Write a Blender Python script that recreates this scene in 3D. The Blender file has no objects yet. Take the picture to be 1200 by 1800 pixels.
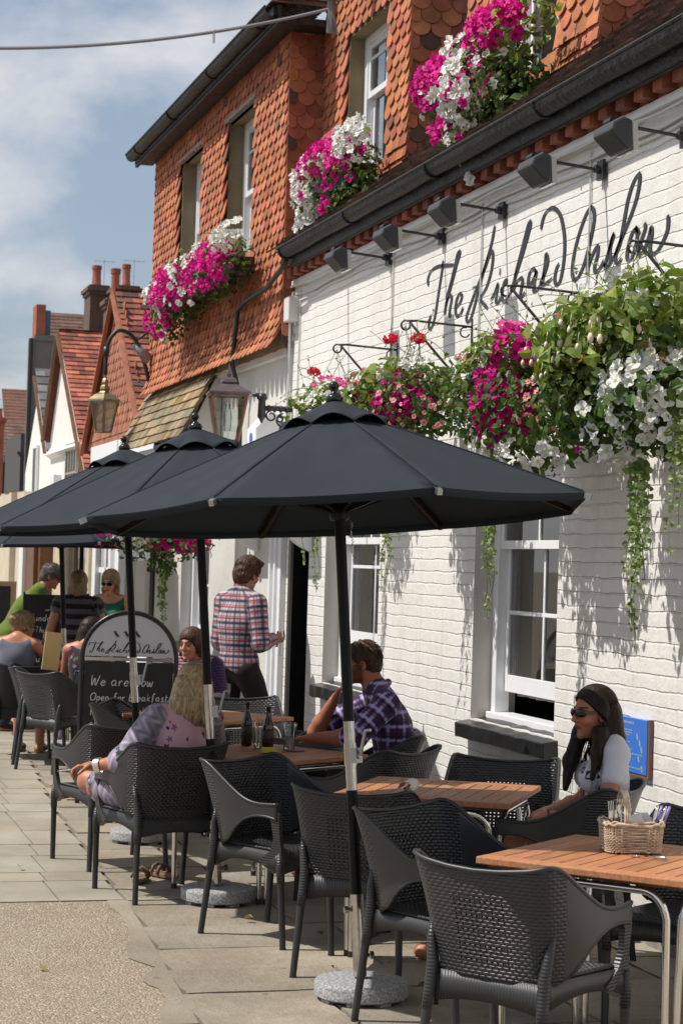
import bpy, bmesh, math, random
import numpy as np
from mathutils import Vector, Matrix
R = math.radians
random.seed(7)
rng = np.random.default_rng(7)
SC = bpy.context.scene
COL = SC.collection

# ---------------------------------------------------------------- camera
cam_d = bpy.data.cameras.new('camera'); cam = bpy.data.objects.new('camera', cam_d); COL.objects.link(cam)
cam_d.sensor_fit = 'VERTICAL'; cam_d.sensor_height = 36; cam_d.sensor_width = 24; cam_d.lens = 70
cam_d.clip_start = .1; cam_d.clip_end = 3000
_d = Vector((-1020/3500, -60/3500, -1.)); _d2 = Vector((0, -90.6/3500, -1.))
_d.normalize(); _u = _d2.cross(_d); _u.normalize()
if _u.y < 0: _u = -_u
_x = _d.cross(_u)
_m = Matrix((_x, _d, _u)).to_4x4(); _m.translation = (0, 0, 1.76)
cam.matrix_world = _m
cam_d.dof.use_dof = True; cam_d.dof.focus_distance = 9.0; cam_d.dof.aperture_fstop = 9.0
SC.camera = cam
SC.render.resolution_x = 682; SC.render.resolution_y = 1024

# ---------------------------------------------------------------- sun and sky
EL, AZ = R(57), R(-78)
sdir = Vector((math.cos(EL)*math.sin(AZ), math.cos(EL)*math.cos(AZ), math.sin(EL)))
sl = bpy.data.lights.new('sun', 'SUN'); sl.energy = 4.4; sl.angle = R(.5); sl.color = (1, .955, .88)
so = bpy.data.objects.new('sun', sl); COL.objects.link(so); so.location = (0, 0, 30)
so.rotation_euler = (-sdir).to_track_quat('-Z', 'Y').to_euler()
W = bpy.data.worlds.new('World'); SC.world = W; W.use_nodes = True
wt = W.node_tree; wn = wt.nodes; wl = wt.links
bg = wn['Background']
sky = wn.new('ShaderNodeTexSky'); sky.sky_type = 'NISHITA'; sky.sun_disc = False
sky.sun_elevation = EL; sky.sun_rotation = AZ % (2*math.pi); sky.dust_density = 2.2; sky.air_density = 1.0
tc = wn.new('ShaderNodeTexCoord'); mp = wn.new('ShaderNodeMapping'); mp.inputs['Scale'].default_value = (1, 1, 2.2)
mp.inputs['Location'].default_value = (.35, .2, .1)
wl.new(tc.outputs['Generated'], mp.inputs['Vector'])
nz = wn.new('ShaderNodeTexNoise'); nz.inputs['Scale'].default_value = 4.2; nz.inputs['Detail'].default_value = 9; nz.inputs['Roughness'].default_value = .55
nz.inputs['Distortion'].default_value = .25
wl.new(mp.outputs[0], nz.inputs['Vector'])
cr = wn.new('ShaderNodeValToRGB'); cr.color_ramp.elements[0].position = .44; cr.color_ramp.elements[1].position = .58
wl.new(nz.outputs['Fac'], cr.inputs['Fac'])
mul = wn.new('ShaderNodeMath'); mul.operation = 'MULTIPLY'; mul.inputs[1].default_value = .85
wl.new(cr.outputs['Color'], mul.inputs[0])
mx = wn.new('ShaderNodeMix'); mx.data_type = 'RGBA'; mx.inputs[7].default_value = (5.5, 5.55, 5.75, 1)
hz = wn.new('ShaderNodeMix'); hz.data_type = 'RGBA'; hz.inputs[0].default_value = .5; hz.inputs[7].default_value = (2.6, 3.05, 3.7, 1)
wl.new(sky.outputs['Color'], hz.inputs[6]); wl.new(hz.outputs[2], mx.inputs[6])
wl.new(mul.outputs[0], mx.inputs[0]); wl.new(mx.outputs[2], bg.inputs['Color'])
bg.inputs['Strength'].default_value = .12
SC.view_settings.view_transform = 'Standard'; SC.view_settings.look = 'None'
SC.view_settings.exposure = .18; SC.view_settings.gamma = 1
try:
    SC.cycles.max_bounces = 8; SC.cycles.transparent_max_bounces = 24; SC.cycles.use_denoising = True
    SC.cycles.caustics_reflective = False; SC.cycles.caustics_refractive = False
except Exception: pass

# ---------------------------------------------------------------- materials
MATS = {}
def mat(name, col, rough=.6, metal=0., var=0., vscale=4., bump=0., bscale=60., col2=None, vc=False, spec=.5, trans=0., sheen=0., coords='Object', detail=5, sub=0.):
    if name in MATS: return MATS[name]
    m = bpy.data.materials.new(name); m.use_nodes = True; MATS[name] = m
    t = m.node_tree; n = t.nodes; l = t.links; b = n['Principled BSDF']
    b.inputs['Roughness'].default_value = rough; b.inputs['Metallic'].default_value = metal
    b.inputs['Specular IOR Level'].default_value = spec
    if trans: b.inputs['Transmission Weight'].default_value = trans
    if sheen: b.inputs['Sheen Weight'].default_value = sheen
    if sub:
        b.inputs['Subsurface Weight'].default_value = sub; b.inputs['Subsurface Radius'].default_value = (.012, .005, .003)
    tcn = n.new('ShaderNodeTexCoord')
    src = None
    c = (*col, 1)
    if var or col2:
        z = n.new('ShaderNodeTexNoise'); z.inputs['Scale'].default_value = vscale; z.inputs['Detail'].default_value = detail
        z.inputs['Roughness'].default_value = .65
        l.new(tcn.outputs[coords], z.inputs['Vector'])
        r = n.new('ShaderNodeValToRGB'); r.color_ramp.elements[0].position = .33; r.color_ramp.elements[1].position = .68
        l.new(z.outputs['Fac'], r.inputs['Fac'])
        if col2: r.color_ramp.elements[0].color = c; r.color_ramp.elements[1].color = (*col2, 1)
        else:
            r.color_ramp.elements[0].color = tuple(x*(1-var) for x in col)+(1,); r.color_ramp.elements[1].color = tuple(min(1, x*(1+var)) for x in col)+(1,)
        src = r.outputs['Color']
    if vc:
        a = n.new('ShaderNodeVertexColor'); a.layer_name = 'Col'
        if src is None: src = a.outputs['Color'] if vc == 'only' else None
        if src is None or vc != 'only':
            mm = n.new('ShaderNodeMix'); mm.data_type = 'RGBA'; mm.blend_type = 'MULTIPLY'; mm.inputs[0].default_value = 1
            if src is None: mm.inputs[6].default_value = c
            else: l.new(src, mm.inputs[6])
            l.new(a.outputs['Color'], mm.inputs[7]); src = mm.outputs[2]
        elif src is not a.outputs['Color']:
            mm = n.new('ShaderNodeMix'); mm.data_type = 'RGBA'; mm.blend_type = 'MULTIPLY'; mm.inputs[0].default_value = 1
            l.new(src, mm.inputs[6]); l.new(a.outputs['Color'], mm.inputs[7]); src = mm.outputs[2]
    if src is None: b.inputs['Base Color'].default_value = c
    else: l.new(src, b.inputs['Base Color'])
    if bump:
        z2 = n.new('ShaderNodeTexNoise'); z2.inputs['Scale'].default_value = bscale; z2.inputs['Detail'].default_value = 4
        l.new(tcn.outputs[coords], z2.inputs['Vector'])
        bp = n.new('ShaderNodeBump'); bp.inputs['Strength'].default_value = 1; bp.inputs['Distance'].default_value = bump
        l.new(z2.outputs['Fac'], bp.inputs['Height']); l.new(bp.outputs[0], b.inputs['Normal'])
    return m

# ---------------------------------------------------------------- objects
def link(o, parent=None):
    COL.objects.link(o)
    if parent is not None: o.parent = parent
    return o
def tag(o, label=None, cat=None, group=None, kind=None):
    if label: o['label'] = label
    if cat: o['category'] = cat
    if group: o['group'] = group
    if kind: o['kind'] = kind
    return o
def empty(name, loc=(0, 0, 0), rz=0., label=None, cat=None, group=None):
    o = bpy.data.objects.new(name, None); o.empty_display_size = .2
    COL.objects.link(o); o.location = loc; o.rotation_euler = (0, 0, rz)
    return tag(o, label, cat, group)
def copy_tree(o, parent=None):
    c = o.copy(); COL.objects.link(c)
    if parent is not None: c.parent = parent
    for ch in list(o.children): copy_tree(ch, c)
    return c

class MB:
    """collects polygons, builds one mesh object"""
    def __init__(s): s.v = []; s.f = []; s.c = []; s.m = []; s.uv = []
    def add(s, vs, fs, col=None, mi=0, uv=None):
        b = len(s.v); s.v.extend([tuple(map(float, q)) for q in vs])
        for k, f in enumerate(fs):
            s.f.append(tuple(b+i for i in f)); s.c.append(col if col is not None else (1, 1, 1)); s.m.append(mi)
            s.uv.append([uv[i] for i in f] if uv is not None else None)
    def box(s, x0, x1, y0, y1, z0, z1, col=None, mi=0):
        vs = [(x, y, z) for x in (x0, x1) for y in (y0, y1) for z in (z0, z1)]
        s.add(vs, [(0, 1, 3, 2), (4, 6, 7, 5), (0, 4, 5, 1), (2, 3, 7, 6), (0, 2, 6, 4), (1, 5, 7, 3)], col, mi)
    def obox(s, c, ax, ay, az, hx, hy, hz_, col=None, mi=0):
        c = Vector(c); ax = Vector(ax).normalized()*hx; ay = Vector(ay).normalized()*hy; az = Vector(az).normalized()*hz_
        vs = [c+i*ax+j*ay+k*az for i in (-1, 1) for j in (-1, 1) for k in (-1, 1)]
        s.add(vs, [(0, 1, 3, 2), (4, 6, 7, 5), (0, 4, 5, 1), (2, 3, 7, 6), (0, 2, 6, 4), (1, 5, 7, 3)], col, mi)
    def bar(s, a, b, w, h, up=(0, 0, 1), col=None, mi=0):
        a = Vector(a); b = Vector(b); d = (b-a); L = d.length; d.normalize(); u = Vector(up); x = d.cross(u)
        if x.length < 1e-5: x = d.cross(Vector((1, 0, 0)))
        x.normalize(); u = x.cross(d)
        s.obox((a+b)/2, d, x, u, L/2, w/2, h/2, col, mi)
    def prism(s, poly, ax, d, col=None, mi=0):
        """poly: list of 3d points, extruded by vector d"""
        n = len(poly); d = Vector(d); P = [Vector(p) for p in poly]
        vs = P+[p+d for p in P]
        fs = [tuple(range(n))[::-1], tuple(range(n, 2*n))]+[(i, (i+1) % n, n+(i+1) % n, n+i) for i in range(n)]
        s.add(vs, fs, col, mi)
    def tube(s, pts, r, n=8, caps=True, col=None, mi=0, closed=False):
        P = [Vector(p) for p in pts]; m = len(P)
        rs = r if isinstance(r, (list, tuple)) else [r]*m
        vs = []; up = None
        for i in range(m):
            if closed: t = P[(i+1) % m]-P[i-1]
            else: t = P[min(i+1, m-1)]-P[max(i-1, 0)]
            if t.length < 1e-9: t = Vector((0, 0, 1))
            t.normalize()
            if up is None:
                up = Vector((0, 0, 1)) if abs(t.z) < .9 else Vector((1, 0, 0))
            x = t.cross(up)
            if x.length < 1e-6: x = t.cross(Vector((0, 1, .1)))
            x.normalize(); up = x.cross(t)
            for k in range(n):
                a = 2*math.pi*k/n
                vs.append(P[i]+(x*math.cos(a)+up*math.sin(a))*rs[i])
        fs = []
        for i in range(m if closed else m-1):
            j = (i+1) % m
            for k in range(n):
                fs.append((i*n+k, j*n+k, j*n+(k+1) % n, i*n+(k+1) % n))
        if caps and not closed:
            fs.append(tuple(range(n))); fs.append(tuple((m-1)*n+k for k in range(n))[::-1])
        s.add(vs, fs, col, mi)
    def lathe(s, prof, c=(0, 0, 0), n=24, axis=(0, 0, 1), col=None, mi=0, rot=0.):
        """prof: (r, z) list from bottom to top"""
        az = Vector(axis).normalized(); ax = az.cross(Vector((0, 1, 0)))
        if ax.length < 1e-4: ax = az.cross(Vector((1, 0, 0)))
        ax.normalize(); ay = az.cross(ax); c = Vector(c); vs = []
        for r_, z in prof:
            for k in range(n):
                a = 2*math.pi*k/n+rot
                vs.append(c+az*z+(ax*math.cos(a)+ay*math.sin(a))*r_)
        fs = []
        for i in range(len(prof)-1):
            for k in range(n): fs.append((i*n+k, i*n+(k+1) % n, (i+1)*n+(k+1) % n, (i+1)*n+k))
        fs.append(tuple(range(n))[::-1]); fs.append(tuple((len(prof)-1)*n+k for k in range(n)))
        s.add(vs, fs, col, mi)
    def build(s, name, mats, parent=None, smooth=False, bevel=0., angle=None):
        me = bpy.data.meshes.new(name); me.from_pydata(s.v, [], s.f)
        if not isinstance(mats, (list, tuple)): mats = [mats]
        for m in mats: me.materials.append(m)
        nf = len(me.polygons)
        if nf == len(s.f):
            me.polygons.foreach_set('material_index', s.m)
            tot = np.empty(nf, 'i4'); me.polygons.foreach_get('loop_total', tot)
            if any(c != (1, 1, 1) for c in s.c):
                ca = me.color_attributes.new('Col', 'FLOAT_COLOR', 'CORNER')
                arr = np.ones((nf, 4), 'f4'); arr[:, :3] = np.array(s.c, 'f4')
                ca.data.foreach_set('color', np.repeat(arr, tot, axis=0).ravel())
            else:
                ca = me.color_attributes.new('Col', 'FLOAT_COLOR', 'CORNER')
                ca.data.foreach_set('color', np.ones(int(tot.sum())*4, 'f4'))
            if any(u is not None for u in s.uv):
                ul = me.uv_layers.new(name='UVMap'); flat = []
                for u, t_ in zip(s.uv, tot):
                    if u is None: flat.extend([0., 0.]*int(t_))
                    else:
                        for q in u: flat.extend((float(q[0]), float(q[1])))
                ul.data.foreach_set('uv', flat)
        if smooth: me.polygons.foreach_set('use_smooth', [True]*nf)
        me.validate(); me.update()
        o = bpy.data.objects.new(name, me); link(o, parent)
        if angle is not None:
            try: me.set_sharp_from_angle(angle=R(angle))
            except Exception: pass
        if bevel:
            bm = o.modifiers.new('bevel', 'BEVEL'); bm.width = bevel; bm.segments = 2; bm.limit_method = 'ANGLE'; bm.angle_limit = R(50)
            bm.harden_normals = False
        return o

def wall_with_holes(mb, X, y0, y1, z0, z1, holes, thick, col=None, mi=0, mrev=None):
    """wall in the YZ plane, front face at X, body to X+thick; holes = (ya,yb,za,zb)"""
    ys = sorted({y0, y1, *[h[0] for h in holes], *[h[1] for h in holes]}); zs = sorted({z0, z1, *[h[2] for h in holes], *[h[3] for h in holes]})
    def inh(y, z): return any(h[0] < y < h[1] and h[2] < z < h[3] for h in holes)
    for i in range(len(ys)-1):
        for j in range(len(zs)-1):
            a, b, c, d = ys[i], ys[i+1], zs[j], zs[j+1]
            if inh((a+b)/2, (c+d)/2): continue
            mb.add([(X, a, c), (X, b, c), (X, b, d), (X, a, d)], [(0, 3, 2, 1)], col, mi)
    T = X+thick; k = mi if mrev is None else mrev
    for (a, b, c, d) in holes:
        mb.add([(X, a, c), (T, a, c), (T, a, d), (X, a, d)], [(0, 1, 2, 3)], col, k)
        mb.add([(X, b, c), (T, b, c), (T, b, d), (X, b, d)], [(3, 2, 1, 0)], col, k)
        mb.add([(X, a, c), (T, a, c), (T, b, c), (X, b, c)], [(3, 2, 1, 0)], col, k)
        mb.add([(X, a, d), (T, a, d), (T, b, d), (X, b, d)], [(0, 1, 2, 3)], col, k)
    mb.add([(X, y0, z0), (T, y0, z0), (T, y0, z1), (X, y0, z1)], [(0, 1, 2, 3)], col, mi)
    mb.add([(X, y1, z0), (T, y1, z0), (T, y1, z1), (X, y1, z1)], [(3, 2, 1, 0)], col, mi)
    mb.add([(X, y0, z1), (T, y0, z1), (T, y1, z1), (X, y1, z1)], [(0, 1, 2, 3)], col, mi)
    mb.add([(T, y0, z0), (T, y1, z0), (T, y1, z1), (T, y0, z1)], [(0, 3, 2, 1)] if not holes else [], col, mi)

# ---------------------------------------------------------------- signed distance modelling (bodies, clothes, hair)
def surface_nets(F, org, h):
    nx, ny, nz_ = F.shape; S = F < 0
    c = [S[i:nx-1+i, j:ny-1+j, k:nz_-1+k] for i in (0, 1) for j in (0, 1) for k in (0, 1)]
    cnt = sum(a.astype('i1') for a in c); act = (cnt > 0) & (cnt < 8)
    idx = -np.ones(act.shape, 'i8'); I = np.argwhere(act); idx[act] = np.arange(len(I))
    acc = np.zeros((len(I), 3)); num = np.zeros(len(I))
    offs = [(i, j, k) for i in (0, 1) for j in (0, 1) for k in (0, 1)]
    for a in offs:
        for ax in range(3):
            if a[ax] == 1: continue
            b = list(a); b[ax] = 1
            fa = F[I[:, 0]+a[0], I[:, 1]+a[1], I[:, 2]+a[2]]; fb = F[I[:, 0]+b[0], I[:, 1]+b[1], I[:, 2]+b[2]]
            m = (fa < 0) != (fb < 0); t = np.zeros(len(I)); t[m] = fa[m]/(fa[m]-fb[m])
            p = np.array(a, float)[None, :].repeat(len(I), 0); p[:, ax] = t
            acc[m] += p[m]; num[m] += 1
    V = (I+acc/num[:, None])*h+org
    faces = []
    for ax in range(3):
        sl0 = [slice(1, -1)]*3; sl0[ax] = slice(0, -1); sl1 = [slice(1, -1)]*3; sl1[ax] = slice(1, None)
        A = S[tuple(sl0)]; B = S[tuple(sl1)]
        E_ = np.argwhere(A != B)
        if not len(E_): continue
        flip = A[tuple(E_.T)]
        g = E_.copy()
        for q in range(3):
            if q != ax: g[:, q] += 1
        u, w = [(1, 2), (2, 0), (0, 1)][ax]
        def at(du, dw):
            r_ = g.copy(); r_[:, u] -= du; r_[:, w] -= dw
            return idx[r_[:, 0], r_[:, 1], r_[:, 2]]
        q4 = np.stack([at(1, 1), at(0, 1), at(0, 0), at(1, 0)], 1)
        q4[~flip] = q4[~flip][:, ::-1]
        faces.append(q4)
    return V, np.concatenate(faces)

class SDF:
    def __init__(s, k=.02): s.p = []; s.k = k
    def cap(s, a, b, ra, rb=None, k=None, sub=False, tag_=0): s.p.append(('c', np.array(a, float), np.array(b, float), ra, rb if rb is not None else ra, k, sub, tag_)); return s
    def ell(s, c, r_, rot=None, k=None, sub=False, tag_=0):
        M = np.eye(3) if rot is None else np.array(rot)
        s.p.append(('e', np.array(c, float), np.array(r_, float), M, None, k, sub, tag_)); return s
    def chain(s, pts, rs, k=None, tag_=0):
        for i in range(len(pts)-1): s.cap(pts[i], pts[i+1], rs[i], rs[i+1], k, tag_=tag_)
        return s
    @staticmethod
    def dist(p, P):
        if p[0] == 'c':
            a, b, ra, rb = p[1:5]; d = b-a; L2 = max(d@d, 1e-9)
            t = np.clip(((P-a)@d)/L2, 0, 1); q = P-a-t[..., None]*d
            return np.sqrt((q**2).sum(-1))-(ra+(rb-ra)*t)
        c, r_, M = p[1:4]; q = (P-c)@M
        k0 = np.sqrt(((q/r_)**2).sum(-1)); k1 = np.sqrt(((q/(r_*r_))**2).sum(-1))+1e-9
        return k0*(k0-1)/k1
    def bounds(s):
        lo = np.full(3, 9e9); hi = -lo
        for p in s.p:
            if p[6]: continue
            if p[0] == 'c':
                m = max(p[3], p[4]); lo = np.minimum(lo, np.minimum(p[1], p[2])-m); hi = np.maximum(hi, np.maximum(p[1], p[2])+m)
            else: m = p[2].max(); lo = np.minimum(lo, p[1]-m); hi = np.maximum(hi, p[1]+m)
        return lo, hi
    def mesh(s, h, disp=None, cut=None):
        lo, hi = s.bounds(); lo = lo-4*h; hi = hi+4*h
        n = np.ceil((hi-lo)/h).astype(int)+1; M = .05
        F = np.full(n, M, 'f4')
        for p in s.p:
            k = p[5] if p[5] is not None else s.k
            if p[0] == 'c': m = max(p[3], p[4]); a = np.minimum(p[1], p[2])-m; b = np.maximum(p[1], p[2])+m
            else: m = p[2].max(); a = p[1]-m; b = p[1]+m
            i0 = np.clip(np.floor((a-M-lo)/h).astype(int), 0, n-1); i1 = np.clip(np.ceil((b+M-lo)/h).astype(int)+1, 1, n)
            gx = [lo[q]+h*np.arange(i0[q], i1[q]) for q in range(3)]
            P = np.stack(np.meshgrid(*gx, indexing='ij'), -1)
            d = s.dist(p, P); sl_ = tuple(slice(i0[q], i1[q]) for q in range(3)); f = F[sl_]
            if p[6]:
                hh = np.maximum(k-np.abs(-d-f), 0)/max(k, 1e-6); F[sl_] = np.maximum(f, -d)+hh*hh*k*.25
            else:
                d = np.minimum(d, M*1.2)
                hh = np.maximum(k-np.abs(d-f), 0)/max(k, 1e-6); F[sl_] = np.minimum(f, d)-hh*hh*k*.25
        if disp is not None or cut is not None:
            m = np.abs(F) < .03 if cut is None else np.ones(F.shape, bool)
            ii = np.argwhere(m); P = ii*h+lo
            if disp is not None: F[m] = F[m]+disp(P)
            if cut is not None: F[m] = np.maximum(F[m], cut(P))
        return surface_nets(F, lo, h)
    def nearest(s, V):
        best = np.full(len(V), 9e9); tg = np.zeros(len(V), int); ab = np.zeros((len(V), 2))
        acc = 0.
        for p in s.p:
            if p[6]: continue
            d = s.dist(p, V); m = d < best
            best[m] = d[m]; tg[m] = p[7]
        return tg

def wrinkle(P, a, sc, seed=0, st=(1, 1, 1)):
    r_ = np.random.default_rng(seed); o = np.zeros(len(P))
    for _ in range(5):
        d = r_.normal(size=3)*np.array(st); d *= sc*(.6+.9*r_.random())/np.linalg.norm(d)
        d2 = r_.normal(size=3)*sc*.4
        o += np.sin(P@d+r_.random()*6+1.3*np.sin(P@d2))
    return o*a/5

def mesh_obj(name, V, F, m, parent=None, cols=None, smooth=True, uv=None, loc=None):
    me = bpy.data.meshes.new(name)
    me.vertices.add(len(V)); me.vertices.foreach_set('co', np.asarray(V, 'f4').ravel())
    k = F.shape[1]
    me.loops.add(len(F)*k); me.loops.foreach_set('vertex_index', F.astype('i4').ravel())
    me.polygons.add(len(F)); me.polygons.foreach_set('loop_start', np.arange(0, len(F)*k, k, dtype='i4'))
    try: me.polygons.foreach_set('loop_total', np.full(len(F), k, 'i4'))
    except Exception: pass
    me.materials.append(m)
    me.update(calc_edges=True)
    if cols is not None:
        ca = me.color_attributes.new('Col', 'FLOAT_COLOR', 'POINT')
        a = np.ones((len(V), 4), 'f4'); a[:, :3] = cols; ca.data.foreach_set('color', a.ravel())
    if uv is not None:
        ul = me.uv_layers.new(name='UVMap'); ul.data.foreach_set('uv', uv[F.ravel()].astype('f4').ravel())
    me.polygons.foreach_set('use_smooth', [bool(smooth)]*len(F))
    me.update(); me.validate()
    o = bpy.data.objects.new(name, me); link(o, parent)
    return o
# ================================================================ materials of the setting
def brick_paint():
    m = bpy.data.materials.new('painted_brick'); m.use_nodes = True; MATS['painted_brick'] = m
    t = m.node_tree; n = t.nodes; l = t.links; b = n['Principled BSDF']; b.inputs['Roughness'].default_value = .55
    tc_ = n.new('ShaderNodeTexCoord'); sx = n.new('ShaderNodeSeparateXYZ'); cx = n.new('ShaderNodeCombineXYZ')
    l.new(tc_.outputs['Object'], sx.inputs[0]); l.new(sx.outputs['Y'], cx.inputs['X']); l.new(sx.outputs['Z'], cx.inputs['Y'])
    wz = n.new('ShaderNodeTexNoise'); wz.inputs['Scale'].default_value = 5; wz.inputs['Detail'].default_value = 3
    l.new(tc_.outputs['Object'], wz.inputs['Vector'])
    wa = n.new('ShaderNodeVectorMath'); wa.operation = 'SCALE'; wa.inputs['Scale'].default_value = .028
    ws = n.new('ShaderNodeVectorMath'); ws.operation = 'SUBTRACT'; ws.inputs[1].default_value = (.5, .5, .5)
    l.new(wz.outputs['Color'], ws.inputs[0]); l.new(ws.outputs[0], wa.inputs[0])
    ad = n.new('ShaderNodeVectorMath'); ad.operation = 'ADD'; l.new(cx.outputs[0], ad.inputs[0]); l.new(wa.outputs[0], ad.inputs[1])
    bt = n.new('ShaderNodeTexBrick'); bt.inputs['Scale'].default_value = 1; bt.inputs['Brick Width'].default_value = .225; bt.inputs['Row Height'].default_value = .075
    bt.inputs['Mortar Size'].default_value = .0055; bt.inputs['Mortar Smooth'].default_value = .6; bt.offset = .5
    l.new(ad.outputs[0], bt.inputs['Vector'])
    b2 = n.new('ShaderNodeTexBrick'); b2.inputs['Scale'].default_value = 1; b2.inputs['Brick Width'].default_value = 90; b2.inputs['Row Height'].default_value = .075
    b2.inputs['Mortar Size'].default_value = .0065; b2.inputs['Mortar Smooth'].default_value = .6; l.new(ad.outputs[0], b2.inputs['Vector'])
    jmix = n.new('ShaderNodeMath'); jmix.operation = 'MULTIPLY_ADD'; jmix.inputs[1].default_value = .22; l.new(bt.outputs['Fac'], jmix.inputs[0])
    jm8 = n.new('ShaderNodeMath'); jm8.operation = 'MULTIPLY'; jm8.inputs[1].default_value = .8; l.new(b2.outputs['Fac'], jm8.inputs[0]); l.new(jm8.outputs[0], jmix.inputs[2])
    n1 = n.new('ShaderNodeTexNoise'); n1.inputs['Scale'].default_value = 26; n1.inputs['Detail'].default_value = 8; n1.inputs['Roughness'].default_value = .65; l.new(tc_.outputs['Object'], n1.inputs['Vector'])
    n2 = n.new('ShaderNodeTexNoise'); n2.inputs['Scale'].default_value = 4.5; n2.inputs['Detail'].default_value = 7; n2.inputs['Roughness'].default_value = .7; l.new(tc_.outputs['Object'], n2.inputs['Vector'])
    # joints: strength varies along the wall where paint filled them
    jr = n.new('ShaderNodeMapRange'); jr.inputs['From Min'].default_value = .38; jr.inputs['From Max'].default_value = .62; jr.inputs['To Min'].default_value = -.15; jr.inputs['To Max'].default_value = -1.15
    l.new(n2.outputs['Fac'], jr.inputs['Value'])
    h1 = n.new('ShaderNodeMath'); h1.operation = 'MULTIPLY'; l.new(jmix.outputs[0], h1.inputs[0]); l.new(jr.outputs[0], h1.inputs[1])
    h2 = n.new('ShaderNodeMath'); h2.operation = 'MULTIPLY_ADD'; l.new(n1.outputs['Fac'], h2.inputs[0]); h2.inputs[1].default_value = .5; l.new(h1.outputs[0], h2.inputs[2])
    h3 = n.new('ShaderNodeMath'); h3.operation = 'MULTIPLY_ADD'; l.new(n2.outputs['Fac'], h3.inputs[0]); h3.inputs[1].default_value = .6; l.new(h2.outputs[0], h3.inputs[2])
    bp = n.new('ShaderNodeBump'); bp.inputs['Distance'].default_value = .0085; bp.inputs['Strength'].default_value = 1; l.new(h3.outputs[0], bp.inputs['Height']); l.new(bp.outputs[0], b.inputs['Normal'])
    rp = n.new('ShaderNodeValToRGB'); rp.color_ramp.elements[0].position = .3; rp.color_ramp.elements[0].color = (.70, .685, .645, 1); rp.color_ramp.elements[1].position = .55; rp.color_ramp.elements[1].color = (.79, .775, .74, 1)
    l.new(n2.outputs['Fac'], rp.inputs['Fac'])
    # dirty joints
    mx_ = n.new('ShaderNodeMix'); mx_.data_type = 'RGBA'; mx_.inputs[7].default_value = (.52, .49, .44, 1)
    jm = n.new('ShaderNodeMath'); jm.operation = 'MULTIPLY'; l.new(jmix.outputs[0], jm.inputs[0])
    j2 = n.new('ShaderNodeMapRange'); j2.inputs['From Min'].default_value = .45; j2.inputs['From Max'].default_value = .7; j2.inputs['To Min'].default_value = .0; j2.inputs['To Max'].default_value = .55
    l.new(n1.outputs['Fac'], j2.inputs['Value']); l.new(j2.outputs[0], jm.inputs[1])
    l.new(rp.outputs['Color'], mx_.inputs[6]); l.new(jm.outputs[0], mx_.inputs[0]); 
    # rain streaks and grime, stronger low on the wall
    sm_ = n.new('ShaderNodeMapping'); sm_.inputs['Scale'].default_value = (1, 7, .55); l.new(tc_.outputs['Object'], sm_.inputs['Vector'])
    s1 = n.new('ShaderNodeTexNoise'); s1.inputs['Scale'].default_value = 1.6; s1.inputs['Detail'].default_value = 7; s1.inputs['Roughness'].default_value = .6; l.new(sm_.outputs[0], s1.inputs['Vector'])
    s2 = n.new('ShaderNodeMapRange'); s2.inputs['From Min'].default_value = .52; s2.inputs['From Max'].default_value = .75; s2.inputs['To Max'].default_value = .34; l.new(s1.outputs['Fac'], s2.inputs['Value'])
    d1 = n.new('ShaderNodeMapRange'); d1.inputs['From Min'].default_value = .55; d1.inputs['From Max'].default_value = .05; d1.inputs['To Min'].default_value = 0; d1.inputs['To Max'].default_value = .45; l.new(sx.outputs['Z'], d1.inputs['Value'])
    d2 = n.new('ShaderNodeMath'); d2.operation = 'MULTIPLY'; l.new(d1.outputs[0], d2.inputs[0]); l.new(n1.outputs['Fac'], d2.inputs[1])
    ds = n.new('ShaderNodeMath'); ds.operation = 'ADD'; l.new(d2.outputs[0], ds.inputs[0]); l.new(s2.outputs[0], ds.inputs[1])
    gm = n.new('ShaderNodeMix'); gm.data_type = 'RGBA'; gm.inputs[7].default_value = (.50, .46, .38, 1); l.new(ds.outputs[0], gm.inputs[0]); l.new(mx_.outputs[2], gm.inputs[6]); l.new(gm.outputs[2], b.inputs['Base Color'])
    return m
M_brick = brick_paint()
M_plaster = mat('white_plaster', (.62, .60, .56), .7, var=.06, vscale=3, bump=.004, bscale=18)
M_reveal = mat('reveal_plaster', (.60, .57, .52), .7, var=.05, vscale=5, bump=.003, bscale=15)
M_wpaint = mat('white_gloss_paint', (.80, .81, .83), .3, var=.03, vscale=8)
M_blackp = mat('black_gloss_paint', (.012, .012, .013), .32, var=.3, vscale=20, bump=.002, bscale=30)
M_blackw = mat('black_matt_metal', (.018, .018, .02), .45)
M_gutter = mat('gutter_black', (.012, .011, .011), .55, var=.7, vscale=9, bump=.014, bscale=22)
M_tile = mat('clay_tile', (.42, .145, .070), .85, var=.28, vscale=7, vc=True, bump=.003, bscale=90)
M_tile_dark = mat('old_roof_tile', (.095, .060, .045), .85, var=.45, vscale=5, vc=True, bump=.006, bscale=60)
M_tile_moss = mat('lichened_stone_tile', (.30, .24, .165), .9, var=.3, vscale=6, vc=True, bump=.006, bscale=60, col2=(.19, .15, .10))
M_olive = mat('olive_render', (.25, .20, .125), .85, var=.14, vscale=5, bump=.003, bscale=20)
M_brickred = mat('red_cornice_brick', (.27, .085, .05), .8, var=.35, vscale=9, vc=True, bump=.004, bscale=50)
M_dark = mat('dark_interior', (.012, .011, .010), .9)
M_curtain = mat('curtain_beige', (.30, .27, .20), .9, var=.12, vscale=3)
M_cream = mat('cream_wood', (.55, .46, .33), .6, var=.1, vscale=6)
M_lead = mat('lead_grey', (.22, .22, .23), .6, var=.2, vscale=10)
M_chrome = mat('polished_steel', (.62, .60, .58), .16, 1.0, var=.1, vscale=15)
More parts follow.
